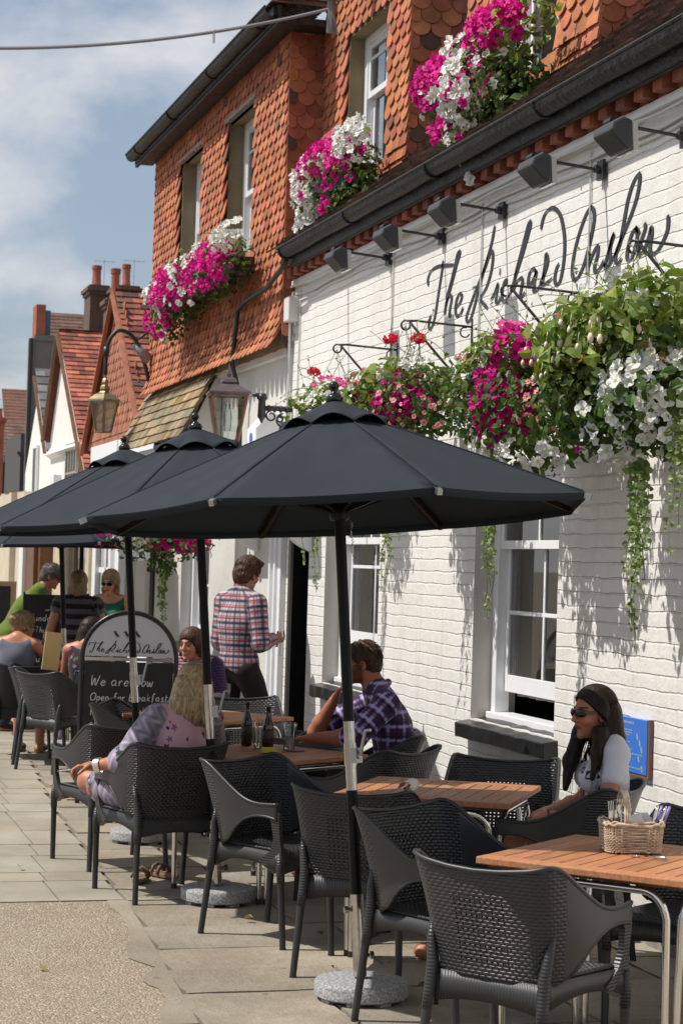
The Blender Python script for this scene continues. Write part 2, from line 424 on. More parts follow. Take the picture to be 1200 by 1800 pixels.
def glass_mat(name, tint=(1, 1, 1), refl=.16, rough=.0):
    m = bpy.data.materials.new(name); m.use_nodes = True; t = m.node_tree; n = t.nodes; l = t.links
    n.remove(n['Principled BSDF']); o = n['Material Output']
    tr = n.new('ShaderNodeBsdfTransparent'); tr.inputs[0].default_value = (*tint, 1); gl = n.new('ShaderNodeBsdfGlossy'); gl.inputs['Roughness'].default_value = rough
    fr = n.new('ShaderNodeFresnel'); fr.inputs[0].default_value = 1.5; ml = n.new('ShaderNodeMath'); ml.operation = 'ADD'; ml.inputs[1].default_value = refl; ml.use_clamp = True
    l.new(fr.outputs[0], ml.inputs[0]); mi = n.new('ShaderNodeMixShader'); l.new(ml.outputs[0], mi.inputs[0]); l.new(tr.outputs[0], mi.inputs[1]); l.new(gl.outputs[0], mi.inputs[2]); l.new(mi.outputs[0], o.inputs[0])
    return m
M_glass = glass_mat('window_glass', (.8, .84, .82), .12)
M_lglass = glass_mat('lantern_glass', (.86, .9, .88), .1)

# ================================================================ ground
def paving_mat(name, c1, c2, bscale, bump, stain=.25, speck=False):
    m = bpy.data.materials.new(name); m.use_nodes = True; t = m.node_tree; n = t.nodes; l = t.links; b = n['Principled BSDF']; b.inputs['Roughness'].default_value = .85
    tc_ = n.new('ShaderNodeTexCoord')
    z = n.new('ShaderNodeTexNoise'); z.inputs['Scale'].default_value = 2.2; z.inputs['Detail'].default_value = 9; z.inputs['Roughness'].default_value = .72; l.new(tc_.outputs['Object'], z.inputs['Vector'])
    r_ = n.new('ShaderNodeValToRGB'); r_.color_ramp.elements[0].position = .3; r_.color_ramp.elements[1].position = .68; r_.color_ramp.elements[0].color = (*c1, 1); r_.color_ramp.elements[1].color = (*c2, 1); l.new(z.outputs['Fac'], r_.inputs['Fac'])
    a = n.new('ShaderNodeVertexColor'); a.layer_name = 'Col'
    mm = n.new('ShaderNodeMix'); mm.data_type = 'RGBA'; mm.blend_type = 'MULTIPLY'; mm.inputs[0].default_value = 1; l.new(r_.outputs[0], mm.inputs[6]); l.new(a.outputs[0], mm.inputs[7])
    out = mm.outputs[2]; z2 = n.new('ShaderNodeTexNoise'); z2.inputs['Scale'].default_value = bscale; z2.inputs['Detail'].default_value = 8; z2.inputs['Roughness'].default_value = .7; l.new(tc_.outputs['Object'], z2.inputs['Vector'])
    hsrc = z2.outputs['Fac']
    if speck:
        v = n.new('ShaderNodeTexVoronoi'); v.inputs['Scale'].default_value = 95; v.inputs['Randomness'].default_value = 1; l.new(tc_.outputs['Object'], v.inputs['Vector'])
        vr = n.new('ShaderNodeValToRGB'); vr.color_ramp.interpolation = 'LINEAR'; e = vr.color_ramp.elements
        e[0].position = 0; e[0].color = (.16, .10, .05, 1); e[1].position = 1; e[1].color = (.62, .54, .42, 1)
        for p_, c_ in ((.25, (.30, .22, .13)), (.5, (.36, .29, .2)), (.75, (.24, .19, .13)), (.88, (.44, .37, .27))):
            q = vr.color_ramp.elements.new(p_); q.color = (*c_, 1)
        sp = n.new('ShaderNodeSeparateColor'); l.new(v.outputs['Color'], sp.inputs[0]); l.new(sp.outputs[0], vr.inputs[0])
        m2 = n.new('ShaderNodeMix'); m2.data_type = 'RGBA'; m2.inputs[0].default_value = .5; l.new(out, m2.inputs[6]); l.new(vr.outputs[0], m2.inputs[7]); out = m2.outputs[2]
        hv = n.new('ShaderNodeMath'); hv.operation = 'MULTIPLY'; hv.inputs[1].default_value = -1.; l.new(v.outputs['Distance'], hv.inputs[0]); hsrc = hv.outputs[0]
    else:
        z3 = n.new('ShaderNodeTexNoise'); z3.inputs['Scale'].default_value = 160; z3.inputs['Detail'].default_value = 2; l.new(tc_.outputs['Object'], z3.inputs['Vector'])
        r3 = n.new('ShaderNodeMapRange'); r3.inputs['From Min'].default_value = .35; r3.inputs['From Max'].default_value = .65; r3.inputs['To Min'].default_value = .82; r3.inputs['To Max'].default_value = 1.14; l.new(z3.outputs['Fac'], r3.inputs['Value'])
        gv = n.new('ShaderNodeTexVoronoi'); gv.inputs['Scale'].default_value = 3.3; l.new(tc_.outputs['Object'], gv.inputs['Vector'])
        gr = n.new('ShaderNodeMapRange'); gr.inputs['From Min'].default_value = .045; gr.inputs['From Max'].default_value = .06; gr.inputs['To Min'].default_value = .62; gr.inputs['To Max'].default_value = 1.0; l.new(gv.outputs['Distance'], gr.inputs['Value'])
        zs = n.new('ShaderNodeTexNoise'); zs.inputs['Scale'].default_value = .9; zs.inputs['Detail'].default_value = 6; l.new(tc_.outputs['Object'], zs.inputs['Vector'])
        sr = n.new('ShaderNodeMapRange'); sr.inputs['From Min'].default_value = .38; sr.inputs['From Max'].default_value = .6; sr.inputs['To Min'].default_value = .80; sr.inputs['To Max'].default_value = 1.05; l.new(zs.outputs['Fac'], sr.inputs['Value'])
        gm_ = n.new('ShaderNodeMath'); gm_.operation = 'MULTIPLY'; l.new(gr.outputs[0], gm_.inputs[0]); l.new(sr.outputs[0], gm_.inputs[1])
        g4 = n.new('ShaderNodeVectorMath'); g4.operation = 'SCALE'; l.new(out, g4.inputs[0]); l.new(gm_.outputs[0], g4.inputs['Scale']); out = g4.outputs[0]
        m3 = n.new('ShaderNodeVectorMath'); m3.operation = 'SCALE'; l.new(out, m3.inputs[0]); l.new(r3.outputs[0], m3.inputs['Scale']); out = m3.outputs[0]
    l.new(out, b.inputs['Base Color'])
    bp = n.new('ShaderNodeBump'); bp.inputs['Distance'].default_value = bump; l.new(hsrc, bp.inputs['Height']); l.new(bp.outputs[0], b.inputs['Normal'])
    return m
M_york = paving_mat('york_stone', (.235, .195, .145), (.36, .315, .245), 9, .02)
M_conc = paving_mat('concrete_slab', (.27, .235, .18), (.36, .325, .262), 40, .003)
M_aggr = paving_mat('exposed_aggregate', (.225, .19, .14), (.31, .27, .205), 60, .008, speck=True)
M_joint = mat('paving_joint', (.15, .125, .09), .95, var=.3, vscale=20)

mb = MB(); S_ = 900
mb.add([(-S_, -200, -.02), (S_, -200, -.02), (S_, 1200, -.02), (-S_, 1200, -.02)], [(0, 1, 2, 3)])
tag(mb.build('ground', M_joint), kind='structure')

def slab(mb, x0, x1, y0, y1, z, gap=.006, jit=.004, th=.03, wob=0., colv=.12, tilt=.002, rot=0.):
    g = gap/2; pts = []
    n = 5 if wob else 1
    c = [(x0+g, y0+g), (x1-g, y0+g), (x1-g, y1-g), (x0+g, y1-g)]
    for k in range(4):
        a, b = c[k], c[(k+1) % 4]
        for i in range(n):
            t = i/n; px = a[0]+(b[0]-a[0])*t; py = a[1]+(b[1]-a[1])*t
            if wob: px += random.uniform(-wob, wob); py += random.uniform(-wob, wob)
            pts.append((px, py))
    cx, cy = (x0+x1)/2, (y0+y1)/2; tx, ty = random.uniform(-tilt, tilt), random.uniform(-tilt, tilt); dz = random.uniform(-jit/2, jit/2)
    s = 1+random.uniform(-colv, colv); w = random.uniform(-.03, .03); col = (s*(1+w), s, s*(1-w))
    top = [(px, py, z+dz+(px-cx)*tx+(py-cy)*ty) for px, py in pts]
    m_ = len(pts)
    mb.add(top+[(p[0], p[1], z-th) for p in top], [tuple(range(m_))]+[(i, m_+i, m_+(i+1) % m_, (i+1) % m_) for i in range(m_)], col)

def edge_x(y):   # the seam between the terrace flagstones and the street paving
    ys = [0, 6.5, 7.5, 9.3, 10.15, 13.6, 18, 30, 60]; xs = [1.5, 1.58, 1.66, 1.80, 1.86, 2.02, 2.36, 3.0, 3.2]
    return float(np.interp(y, ys, xs))
# terrace flagstones
mb = MB(); y = 3.0
while y < 34:
    d = random.choice([.46, .55, .62, .72]); x = edge_x(y+d/2)+.0; first = True
    while x < 4.4:
        w_ = random.choice([.45, .6, .75, .95]); x2 = min(x+w_, 4.45)
        if 4.45-x2 < .2: x2 = 4.45
        slab(mb, x, x2, y, y+d, 0, gap=.016, jit=.006, wob=.006 if y < 16 else .0, colv=.13, tilt=.006)
        x = x2
    y += d
tag(mb.build('terrace_paving', M_york), kind='structure')
# street slabs left of the seam
mb = MB(); y = 10.17
k = 0
while y < 60:
    d = [.62, .30, .62, .45][k % 4]; k += 1; x = edge_x(y+d/2)-.012
    cuts = [x-.32-.02*math.sin(k), x-.95, x-1.55, x-2.2, x-2.85, x-3.5, x-4.2, x-4.9]
    a = x
    for c_ in cuts: slab(mb, c_, a, y, y+d, 0, gap=.009, jit=.002, colv=.07, tilt=.001); a = c_
    y += d
# pale band nearest the camera
for i in range(9): slab(mb, 1.55-(i+1)*.6, 1.55-i*.6, 6.9, 7.42, 0, gap=.012, jit=.002, colv=.08)
for j in range(6):
    for i in range(9): slab(mb, 1.55-(i+1)*.6, 1.55-i*.6, 6.28-j*.62, 6.9-j*.62, 0, gap=.012, jit=.002, colv=.08)
tag(mb.build('street_paving', M_conc), kind='structure')
# exposed aggregate patch
mb = MB()
ys = np.linspace(7.43, 10.15, 30)
right = [(edge_x(v)-.03-.02*random.random(), v) for v in ys]
poly = [(-4, 7.43)]+right+[(-4, 10.15)]
mb.add([(p[0], p[1], -.002) for p in poly], [tuple(range(len(poly)))])
tag(mb.build('aggregate_paving', M_aggr), kind='structure')
mb = MB()   # worn cement repair along the seam
ys = np.linspace(7.43, 10.15, 40)
kn = np.arange(7.2, 10.6, .21); kv = rng.uniform(.035, .15, len(kn))
L_ = [(edge_x(v)-float(np.interp(v, kn, kv))-.012*random.random(), v) for v in ys]; Rr = [(edge_x(v)+.005, v) for v in ys]
vs = [(p[0], p[1], .002) for p in L_]+[(p[0], p[1], .002) for p in Rr]
mb.add(vs, [(i, 40+i, 41+i, i+1) for i in range(39)])
mb.add([(-.2, 8.62, .002), (.98, 8.60, .002), (1.02, 8.66, .002), (1.0, 8.98, .002), (.9, 9.0, .002), (-.2, 9.02, .002)], [(0, 1, 2, 3, 4, 5)])
tag(mb.build('cement_repair', paving_mat('cement', (.25, .21, .155), (.335, .29, .22), 30, .006)), kind='structure')
mb = MB()   # red brick edging by the seam
for i in range(5):
    for j in range(2): slab(mb, 2.17+j*.115, 2.28+j*.115, 14.3+i*.22, 14.51+i*.22, .010, gap=.01, colv=.2)
tag(mb.build('brick_paving', mat('paving_brick', (.30, .19, .15), .9, var=.25, vscale=12, vc=True)), kind='structure')

# ================================================================ tiles
def tiles(mb, org, u, v, nrm, width, height, tw=.15, ex=.085, shape='club', holes=(), cols=None, thick=.012, flare=None, plain_rows=0, lift=.022, squash=1., clip=None):
    """org bottom-left; u along the row, v up the slope; nrm outward. Overlapping tiles, bottom row first"""
    O = Vector(org); U = Vector(u).normalized(); V = Vector(v).normalized(); N = Vector(nrm).normalized()
    rows = int(height/ex)+1; nx = int(width/tw)+2
    for r_ in range(rows):
        off = (r_ % 2)*tw/2
        for i in range(-1, nx):
            x0 = i*tw+off; x1 = x0+tw*.975
            if x1 < .01 or x0 > width-.01: continue
            x0 = max(x0, 0); x1 = min(x1, width)
            if x1-x0 < .02: continue
            yb = r_*ex+random.uniform(-.004, .004); yt = yb+ex*2.1
            if yt > height+ex: yt = height+ex*.6
            cx_, cy_ = (x0+x1)/2, yb+ex/2
            if any(h[0] < cx_ < h[1] and h[2] < cy_ < h[3] for h in holes): continue
            if clip and not clip(cx_, cy_): continue
            hw = (x1-x0)/2
            if shape == 'club' and r_ >= plain_rows:
                rr = hw*squash; pts = [(x0, yt), (x0, yb+rr*.95)]
                for k in range(1, 8):
                    a = math.pi-math.pi*k/8; pts.append((cx_+hw*math.cos(a), yb+rr*.95-rr*.95*math.sin(a)))
                pts += [(x1, yb+rr*.95), (x1, yt)]
            else: pts = [(x0, yt), (x0, yb), (x1, yb+random.uniform(-.003, .003)), (x1, yt)]
            def off_n(py):
                t = (py-yb)/max(yt-yb, .01); o_ = lift*(1-t)+.002
                if flare: o_ += flare(py)
                return o_
            lf = random.uniform(0, .004)
            f = [O+U*px+V*py+N*(off_n(py)+lf) for px, py in pts]; b = [O+U*px+V*py+N*(off_n(py)+lf-thick) for px, py in pts]
            col = cols() if cols else (1, 1, 1); m_ = len(pts)
            mb.add(f+b, [tuple(range(m_))]+[(i_, i_+1, m_+i_+1, m_+i_) for i_ in range(m_-1)], col)
def col_red():
    s = random.uniform(.72, 1.22); w = random.random()
    if w < .025: return (.5*s, .6*s, .75*s)
    return (s, s*random.uniform(.85, 1.15), s*random.uniform(.8, 1.2))
def col_red2():
    s = random.uniform(.55, 1.15); w = random.random()
    if w < .09: return (.28*s, .45*s, .75*s)
    return (s, s*random.uniform(.8, 1.15), s*random.uniform(.8, 1.2))
def col_dark():
    s = random.uniform(.45, 1.7); return (s, s*random.uniform(.85, 1.05), s*random.uniform(.8, 1.1))
def col_moss():
    s = random.uniform(.6, 1.35); w = random.random()
    if w < .12: return (1.3*s, 1.05*s, .55*s)
    if w < .4: return (.85*s, .95*s, .9*s)
    return (s*1.05, s*.95, s*.85)

# ================================================================ the pub
pub = empty('pub_building', (4.1, 12, 0), 0, 'white painted brick pub with tile hung dormers and black handwriting above its windows', 'pub')
def loc(o):      # parts are modelled in world coordinates; park them under the pub
    o.parent = pub; o.matrix_parent_inverse = Matrix.Translation((-4.1, -12, 0)); return o
X0 = 4.1
W1 = (9.92, 11.22, .86, 2.35); W2 = (13.13, 14.50, .86, 2.35); DR = (14.97, 15.60, .0, 2.35)
mb = MB(); wall_with_holes(mb, X0, 4.0, 15.66, 0, 4.0, [W1, W2, DR], .28, mrev=1)
loc(mb.build('brick_wall', [M_brick, M_reveal]))
mb = MB(); PW = [(16.95, 17.55, .9, 2.2), (18.6, 19.9, .92, 2.3)]
wall_with_holes(mb, X0+.01, 15.665, 21.5, 0, 3.52, PW, .28, mrev=0); loc(mb.build('plaster_wall', M_plaster))
# a worn blackened plinth along the foot of the wall
mb = MB(); mb.box(X0-.02, X0+.0, 4, 14.9, 0, .1); loc(mb.build('plinth', mat('worn_plinth', (.3, .28, .25), .9, var=.4, vscale=8, bump=.01, bscale=20)))

def sash(parent, ya, yb, za, zb, xs, rail, bottom, cols=2, low_bar=None, open_=.12, room=True, curtain=0.5, name='sash_window', mats=M_wpaint):
    """white sash set back at xs in an opening"""
    mb = MB(); w = .055
    mb.box(xs, xs+.09, ya, ya+w, za, zb); mb.box(xs, xs+.09, yb-w-.03, yb, za, zb)
    mb.box(xs, xs+.09, ya+w, yb-w-.03, zb-.06, zb)
    o = mb.build(name, mats, parent, bevel=.004)
    y0, y1 = ya+w, yb-w-.03; s = .045
    def rect_frame(mb, x, a, b, c, d, t=.04, br=.07):
        mb.box(x, x+t, a, a+s, c, d); mb.box(x, x+t, b-s, b, c, d); mb.box(x+.001, x+t-.001, a+s, b-s, d-s, d); mb.box(x+.001, x+t-.001, a+s, b-s, c, c+br)
    mb = MB()   # upper sash outside, lower sash inside
    rect_frame(mb, xs+.012, y0+.001, y1-.001, rail-.025, zb-.062, br=.05)
    for k in range(1, cols): yy = y0+(y1-y0)*k/cols; mb.box(xs+.02, xs+.04, yy-.012, yy+.012, rail+.026, zb-.108)
    zz = (rail+zb)/2+.05; mb.box(xs+.021, xs+.039, y0+s, y1-s, zz-.012, zz+.012)
    u = mb.build('upper_sash', mats, o, bevel=.003)
    mb = MB(); lo = bottom
    rect_frame(mb, xs+.056, y0+.001, y1-.001, lo, rail+.02, br=.10)
    for k in range(1, cols): yy = y0+(y1-y0)*k/cols; mb.box(xs+.06, xs+.08, yy-.013, yy+.013, lo+.101, rail-.026)
    if low_bar: mb.box(xs+.061, xs+.079, y0+s, y1-s, low_bar-.012, low_bar+.012)
    mb.build('lower_sash', mats, o, bevel=.003)
    mb = MB(); mb.add([(xs+.03, y0+s, rail), (xs+.03, y1-s, rail), (xs+.03, y1-s, zb-.1), (xs+.03, y0+s, zb-.1)], [(0, 3, 2, 1)])
    mb.add([(xs+.07, y0+s, lo+.09), (xs+.07, y1-s, lo+.09), (xs+.07, y1-s, rail), (xs+.07, y0+s, rail)], [(0, 3, 2, 1)])
    mb.build('pane', M_glass, o)
    mb = MB(); mb.box(xs-.03, xs+.11, ya, yb, za-.001, za+.045); mb.build('inner_sill', mats, o, bevel=.004)
    if curtain:
        mb = MB(); n = 24
        for (a, b, z0) in ((y0+(y1-y0)*(1-curtain), y1+.05, rail-.9), ):
            vs = []
            for i in range(n+1):
                t = i/n; yy = a+(b-a)*t; xx = xs+.16+.012*math.sin(t*26)+.01*math.sin(t*11)
                vs += [(xx, yy, z0), (xx, yy, zb)]
            mb.add(vs, [(2*i, 2*i+2, 2*i+3, 2*i+1) for i in range(n)])
        mb.build('curtain', M_curtain, o, smooth=True)
    return o
xs = X0+.12
w_ = sash(None, *W1, xs, 1.90, 1.03, low_bar=1.50); loc(w_)
w2_ = sash(None, *W2, xs, 1.93, 1.16, low_bar=1.74); loc(w2_)
w3_ = sash(None, *PW[0], xs, 1.86, 1.0, cols=1, room=False); loc(w3_)
w4_ = sash(None, *PW[1], xs, 1.9, 1.0, low_bar=1.5); loc(w4_)
for o_, l_ in ((w_, 'white sash window nearest the camera with its lower half raised'), (w2_, 'white sash window behind the man in purple check'), (w3_, 'narrow white window beside the door'), (w4_, 'white sash window behind the smiling woman')): o_['label'] = l_
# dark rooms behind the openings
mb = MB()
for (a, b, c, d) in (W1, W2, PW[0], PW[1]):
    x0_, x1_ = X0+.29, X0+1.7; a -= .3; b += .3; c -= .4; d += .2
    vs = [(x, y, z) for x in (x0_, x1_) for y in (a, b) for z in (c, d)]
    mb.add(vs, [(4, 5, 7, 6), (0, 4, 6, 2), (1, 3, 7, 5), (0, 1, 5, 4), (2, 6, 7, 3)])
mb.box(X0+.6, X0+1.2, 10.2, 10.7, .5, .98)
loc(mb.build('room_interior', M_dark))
mb = MB()
for i, (y, z) in enumerate(((10.35, 1.02), (10.5, 1.05), (10.72, 1.0))):
    mb.box(X0+.45+.05*i, X0+.52+.05*i, y, y+.07, .98, z+.12)
loc(mb.build('bar_clutter', mat('clutter', (.3, .2, .12), .4, var=.5, vscale=30)))
# black stone sills
def sill(a, b, z0, z1, pr=.16):
    mb = MB(); P_ = [(X0-pr, z0), (X0+.1, z0), (X0+.1, z1+.035), (X0-pr, z1)]
    n = 14; vs = []
    for i in range(n+1):
        y = a+(b-a)*i/n
        for (x, z) in P_: vs.append((x+random.uniform(-.003, .003), y, z+random.uniform(-.004, .004)))
    fs = [(4*i+k, 4*i+(k+1) % 4, 4*i+4+(k+1) % 4, 4*i+4+k) for i in range(n) for k in range(4)]+[(0, 3, 2, 1), (4*n, 4*n+1, 4*n+2, 4*n+3)]
    mb.add(vs, fs); return mb.build('window_sill', M_blackp, None, bevel=.006)
loc(sill(9.86, 11.26, .752, .838, .085)); loc(sill(13.06, 14.54, .752, .838, .085)); loc(sill(18.5, 20.0, .80, .90, .1))
# doorway: black jambs, inner lobby door with pale panels, fluted white architrave, brackets
mb = MB(); mb.box(X0+.02, X0+.27, DR[1]-.075, DR[1]-.002, 0, 2.33); mb.box(X0+.02, X0+.27, DR[0]+.002, DR[0]+.03, 0, 2.33)
mb.box(X0+.02, X0+.27, DR[0]+.03, DR[1]-.075, 2.29, 2.348); loc(mb.build('door_frame', M_blackp))
mb = MB()
mb.box(X0+.28, X0+2.3, DR[0]-.6, DR[0]-.55, 0, 2.6); mb.box(X0+.28, X0+2.3, DR[1]+.3, DR[1]+.35, 0, 2.6); mb.box(X0+2.3, X0+2.35, DR[0]-.6, DR[1]+.35, 0, 2.6)
mb.box(X0+.28, X0+2.3, DR[0]-.6, DR[1]+.35, 2.6, 2.65)
loc(mb.build('lobby', mat('lobby_wall', (.05, .035, .028), .6)))
ld = MB()   # inner door leaf standing open against the near side (seen through the doorway)
ld.box(X0+.30, X0+1.0, DR[1]-.20, DR[1]-.16, .02, 2.28); leaf = loc(ld.build('lobby_door', M_blackp, None, bevel=.004))
lp = MB()
for (a, b) in ((1.05, 1.56), (1.64, 2.2)): lp.box(X0+.40, X0+.90, DR[1]-.212, DR[1]-.199, a, b)
lo_ = lp.build('door_panel', mat('pale_door_panel', (.42, .41, .38), .35)); lo_.parent = leaf
mb = MB(); y = DR[1]+.068
for i, (wd, pr) in enumerate(((.09, .05), (.05, .075), (.11, .045), (.05, .075), (.09, .05))):
    mb.box(X0-pr, X0+.008, y, y+wd, 0, 2.36); y += wd
loc(mb.build('architrave', M_wpaint, None, bevel=.01))
def bracket(y):
    mb = MB(); pts = []
    for i in range(13):
        t = i/12; pts.append((X0-.02-.42*t, 1.98+.36*t))
    lo2 = [(X0-.02-.42*t, 1.84+.46*t-.09*math.sin(math.pi*t)) for t in [i/12 for i in range(13)]]
    poly = [(x, y, z) for x, z in pts]+[(x, y, z) for x, z in reversed(lo2)]
    mb.prism(poly, None, (0, .07, 0)); return mb.build('canopy_bracket', M_wpaint, None, bevel=.004)
loc(bracket(14.83)); loc(bracket(16.6))
mb = MB(); mb.box(X0-.5, X0-.001, 14.7, 16.9, 2.42, 2.50); mb.box(X0-.47, X0-.001, 14.73, 16.87, 2.36, 2.419); loc(mb.build('door_canopy', M_wpaint, None, bevel=.01))

# cornice: timber fillet, dentils, soffit; then gutter and roof
mb = MB(); mb.box(X0-.035, X0+.1, 4, 15.64, 3.998, 4.045); loc(mb.build('fillet', M_wpaint, None, bevel=.006))
mb = MB(); y = 4.05
mb.box(X0-.02, X0+.1, 4, 15.63, 4.046, 4.30)
while y < 15.45:
    s = random.uniform(.75, 1.25); mb.box(X0-.10, X0-.021, y, y+.105, 4.05, 4.135, (s, s*.95, s*.95))
    mb.box(X0-.13, X0-.021, y-.05, y+.165, 4.136, 4.20, (s*.8, s*.8, s*.8)); y += .215
loc(mb.build('dentil_cornice', M_brickred, None))
def gutter_run(xc, z, ya, yb, r_=.075, name='gutter', px=0.):
    mb = MB(); n = 10; m_ = 40; vs = []
    for i in range(m_+1):
        y = ya+(yb-ya)*i/m_
        for k in range(n+1):
            a = math.pi+math.pi*k/n; vs.append((xc+r_*math.cos(a), y, z+r_*math.sin(a)*1.15+.003*math.sin(y*5)))
    mb.add(vs, [(i*(n+1)+k, (i+1)*(n+1)+k, (i+1)*(n+1)+k+1, i*(n+1)+k+1) for i in range(m_) for k in range(n)])
    mb.tube([(xc-r_, ya, z+.0), (xc-r_, yb, z+.0)], .011, 6); 
    y = ya+.4
    while y < yb:
        mb.tube([(xc+(r_+.006)*math.cos(a), y, z+(r_+.006)*1.15*math.sin(a)) for a in np.linspace(math.pi, 2*math.pi, 9)], .009, 6); y += 1.8
    mb.box(xc+r_-.02, xc+r_+.01, ya, yb, z-.13, z+.02)
    return mb.build(name, M_gutter, None)
loc(gutter_run(3.90, 4.235, 4.0, 15.25, .064))
mb = MB(); mb.box(3.965, 3.99, 4, 15.2, 4.10, 4.25); mb.box(3.975, 4.1, 4, 15.2, 4.21, 4.235); loc(mb.build('fascia', M_gutter))
# roof slope between and behind the dormers
RP = 41; rv = Vector((math.cos(R(RP)), 0, math.sin(R(RP)))); rn = Vector((-math.sin(R(RP)), 0, math.cos(R(RP))))
DX = 4.30      # face of the dormers
D1 = (13.40, 15.64); D2 = (10.03, 12.16)
mb = MB(); tiles(mb, (3.86, 4.0, 4.235), (0, 1, 0), rv, rn, 11.62, 2.6, tw=.16, ex=.095, shape='plain', cols=col_dark, thick=.014, lift=.03,
    clip=lambda u_, v_: not (v_ > .60 and (D1[0]+.02 < u_+4.0 < D1[1]+.1 or D2[0]+.02 < u_+4.0 < D2[1]-.02)))
base = MB(); base.add([(3.87, 4, 4.225), (3.87, 15.62, 4.225), (3.87+rv.x*2.3, 15.62, 4.225+rv.z*2.3), (3.87+rv.x*2.3, 4, 4.225+rv.z*2.3)], [(0, 1, 2, 3)])
ro = loc(mb.build('roof_slope', M_tile_dark)); bo = base.build('roof_deck', M_dark); bo.parent = ro

def dormer(y0, y1, win, ztop=6.95, zb=4.58, label=None):
    """tile hung dormer: front at DX, near cheek visible"""
    root = bpy.data.objects.new('dormer', None); COL.objects.link(root); loc(root)
    if label: root['label'] = label
    a, b, c, d = win
    mb = MB(); xb = DX+.012
    wall_with_holes(mb, xb, y0, y1, zb-.06, ztop, [(a, b, c, d)], .22, mrev=0)
    o = mb.build('dormer_wall', M_olive, root)
    mb = MB(); tiles(mb, (xb, y0-.02, zb), (0, 1, 0), (0, 0, 1), (-1, 0, 0), y1-y0+.03, ztop-zb, tw=.16, ex=.088, lift=.03, holes=[(a-y0+.02-.01, b-y0+.03, c-zb-.04, d-zb)], cols=col_red, plain_rows=3, squash=.95)
    # near cheek, facing the camera
    tiles(mb, (xb-.02, y0, zb), (1, 0, 0), (0, 0, 1), (0, -1, 0), 1.4, ztop-zb, tw=.155, ex=.095, cols=col_red2, plain_rows=1,
          clip=lambda u_, v_: v_ > (u_-.02)*math.tan(R(RP))-.1)
    mb.build('hung_tiles', M_tile, root)
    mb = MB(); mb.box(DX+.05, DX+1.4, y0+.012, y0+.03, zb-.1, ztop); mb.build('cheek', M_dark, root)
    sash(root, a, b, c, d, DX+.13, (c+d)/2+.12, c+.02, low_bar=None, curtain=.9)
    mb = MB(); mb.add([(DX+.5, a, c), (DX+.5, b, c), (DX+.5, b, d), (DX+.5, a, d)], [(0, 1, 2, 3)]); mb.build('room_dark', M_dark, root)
    return root
dormer(D1[0], D1[1], (13.94, 14.97, 4.72, 5.90), label='tile hung dormer between the bay and the next dormer')
dormer(D2[0], D2[1], (10.63, 11.63, 4.72, 5.90), label='tile hung dormer behind the window box nearest the camera')

# tile hung bay over the far end
BX = 4.02; BY0, BY1 = 15.67, 21.43; BZ0, BZ1 = 3.50, 6.08
bay = bpy.data.objects.new('tile_hung_bay', None); COL.objects.link(bay); loc(bay); bay['label'] = 'orange tile hung upper storey with two deep windows'
BW = [(16.83, 17.95, 4.47, 5.80), (19.04, 20.05, 4.41, 5.82)]
mb = MB(); wall_with_holes(mb, BX+.012, BY0+.012, BY1, BZ0, BZ1, BW, .26, mrev=0); mb.build('bay_wall', M_olive, bay)
mb = MB(); fl = lambda v_: .10*max(0, (.35-v_)/.35)**2
tiles(mb, (BX, BY0, BZ0), (0, 1, 0), (0, 0, 1), (-1, 0, 0), BY1-BY0, BZ1-BZ0+.02, tw=.16, ex=.088, lift=.032, cols=col_red, flare=fl, squash=1.1,
      holes=[(w[0]-BY0-.02, w[1]-BY0+.02, w[2]-BZ0-.05, w[3]-BZ0+.0) for w in BW])
tiles(mb, (BX-.02, BY0, BZ0), (1, 0, 0), (0, 0, 1), (0, -1, 0), .5, BZ1-BZ0+.02, tw=.15, ex=.095, cols=col_red2)
mb.build('hung_tiles', M_tile, bay)
for (a, b, c, d) in BW: sash(bay, a, b, c, d, BX+.15, (c+d)/2, c+.02, curtain=.9)
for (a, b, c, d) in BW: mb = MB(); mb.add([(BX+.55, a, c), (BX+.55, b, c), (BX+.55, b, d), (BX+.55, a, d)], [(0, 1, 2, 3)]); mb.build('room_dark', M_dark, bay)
mb = MB(); mb.box(BX+.02, X0+.30, BY0+.02, BY1, BZ0-.05, BZ0-.001); mb.build('bay_soffit', M_plaster, bay)
for (a, b, c, d) in BW: mb = MB(); mb.box(BX-.035, BX+.05, a-.04, b+.04, d, d+.035); mb.build('window_head', M_lead, bay, bevel=.004)
g = gutter_run(3.77, 6.19, 15.37, 21.68, .065, 'bay_gutter'); g.parent = bay; g.matrix_parent_inverse = Matrix.Identity(4)
mb = MB(); mb.box(3.80, BX-.02, 15.42, 21.63, 6.085, 6.14); mb.box(3.79, 3.83, 15.42, 21.63, 6.141, 6.21); mb.box(BX-.02, 4.62, 15.40, 15.64, 6.086, 6.14); mb.build('bay_eave', M_gutter, bay)
mb = MB(); p_ = 38; vv = Vector((math.cos(R(p_)), 0, math.sin(R(p_)))); nn = Vector((-math.sin(R(p_)), 0, math.cos(R(p_))))
tiles(mb, (3.77, 15.35, 6.21), (0, 1, 0), vv, nn, 6.35, 2.0, tw=.17, ex=.1, shape='plain', cols=col_dark, lift=.03)
vv2 = Vector((0, math.cos(R(p_)), math.sin(R(p_)))); nn2 = Vector((0, -math.sin(R(p_)), math.cos(R(p_))))
tiles(mb, (3.77, 15.36, 6.21), (1, 0, 0), vv2, nn2, 2.5, 1.2, tw=.17, ex=.1, shape='plain', cols=col_dark, lift=.03, clip=lambda u_, v_: u_ > v_*.8)
mb.build('bay_roof', M_tile_dark, bay)
for ch in list(bay.children):
    pass
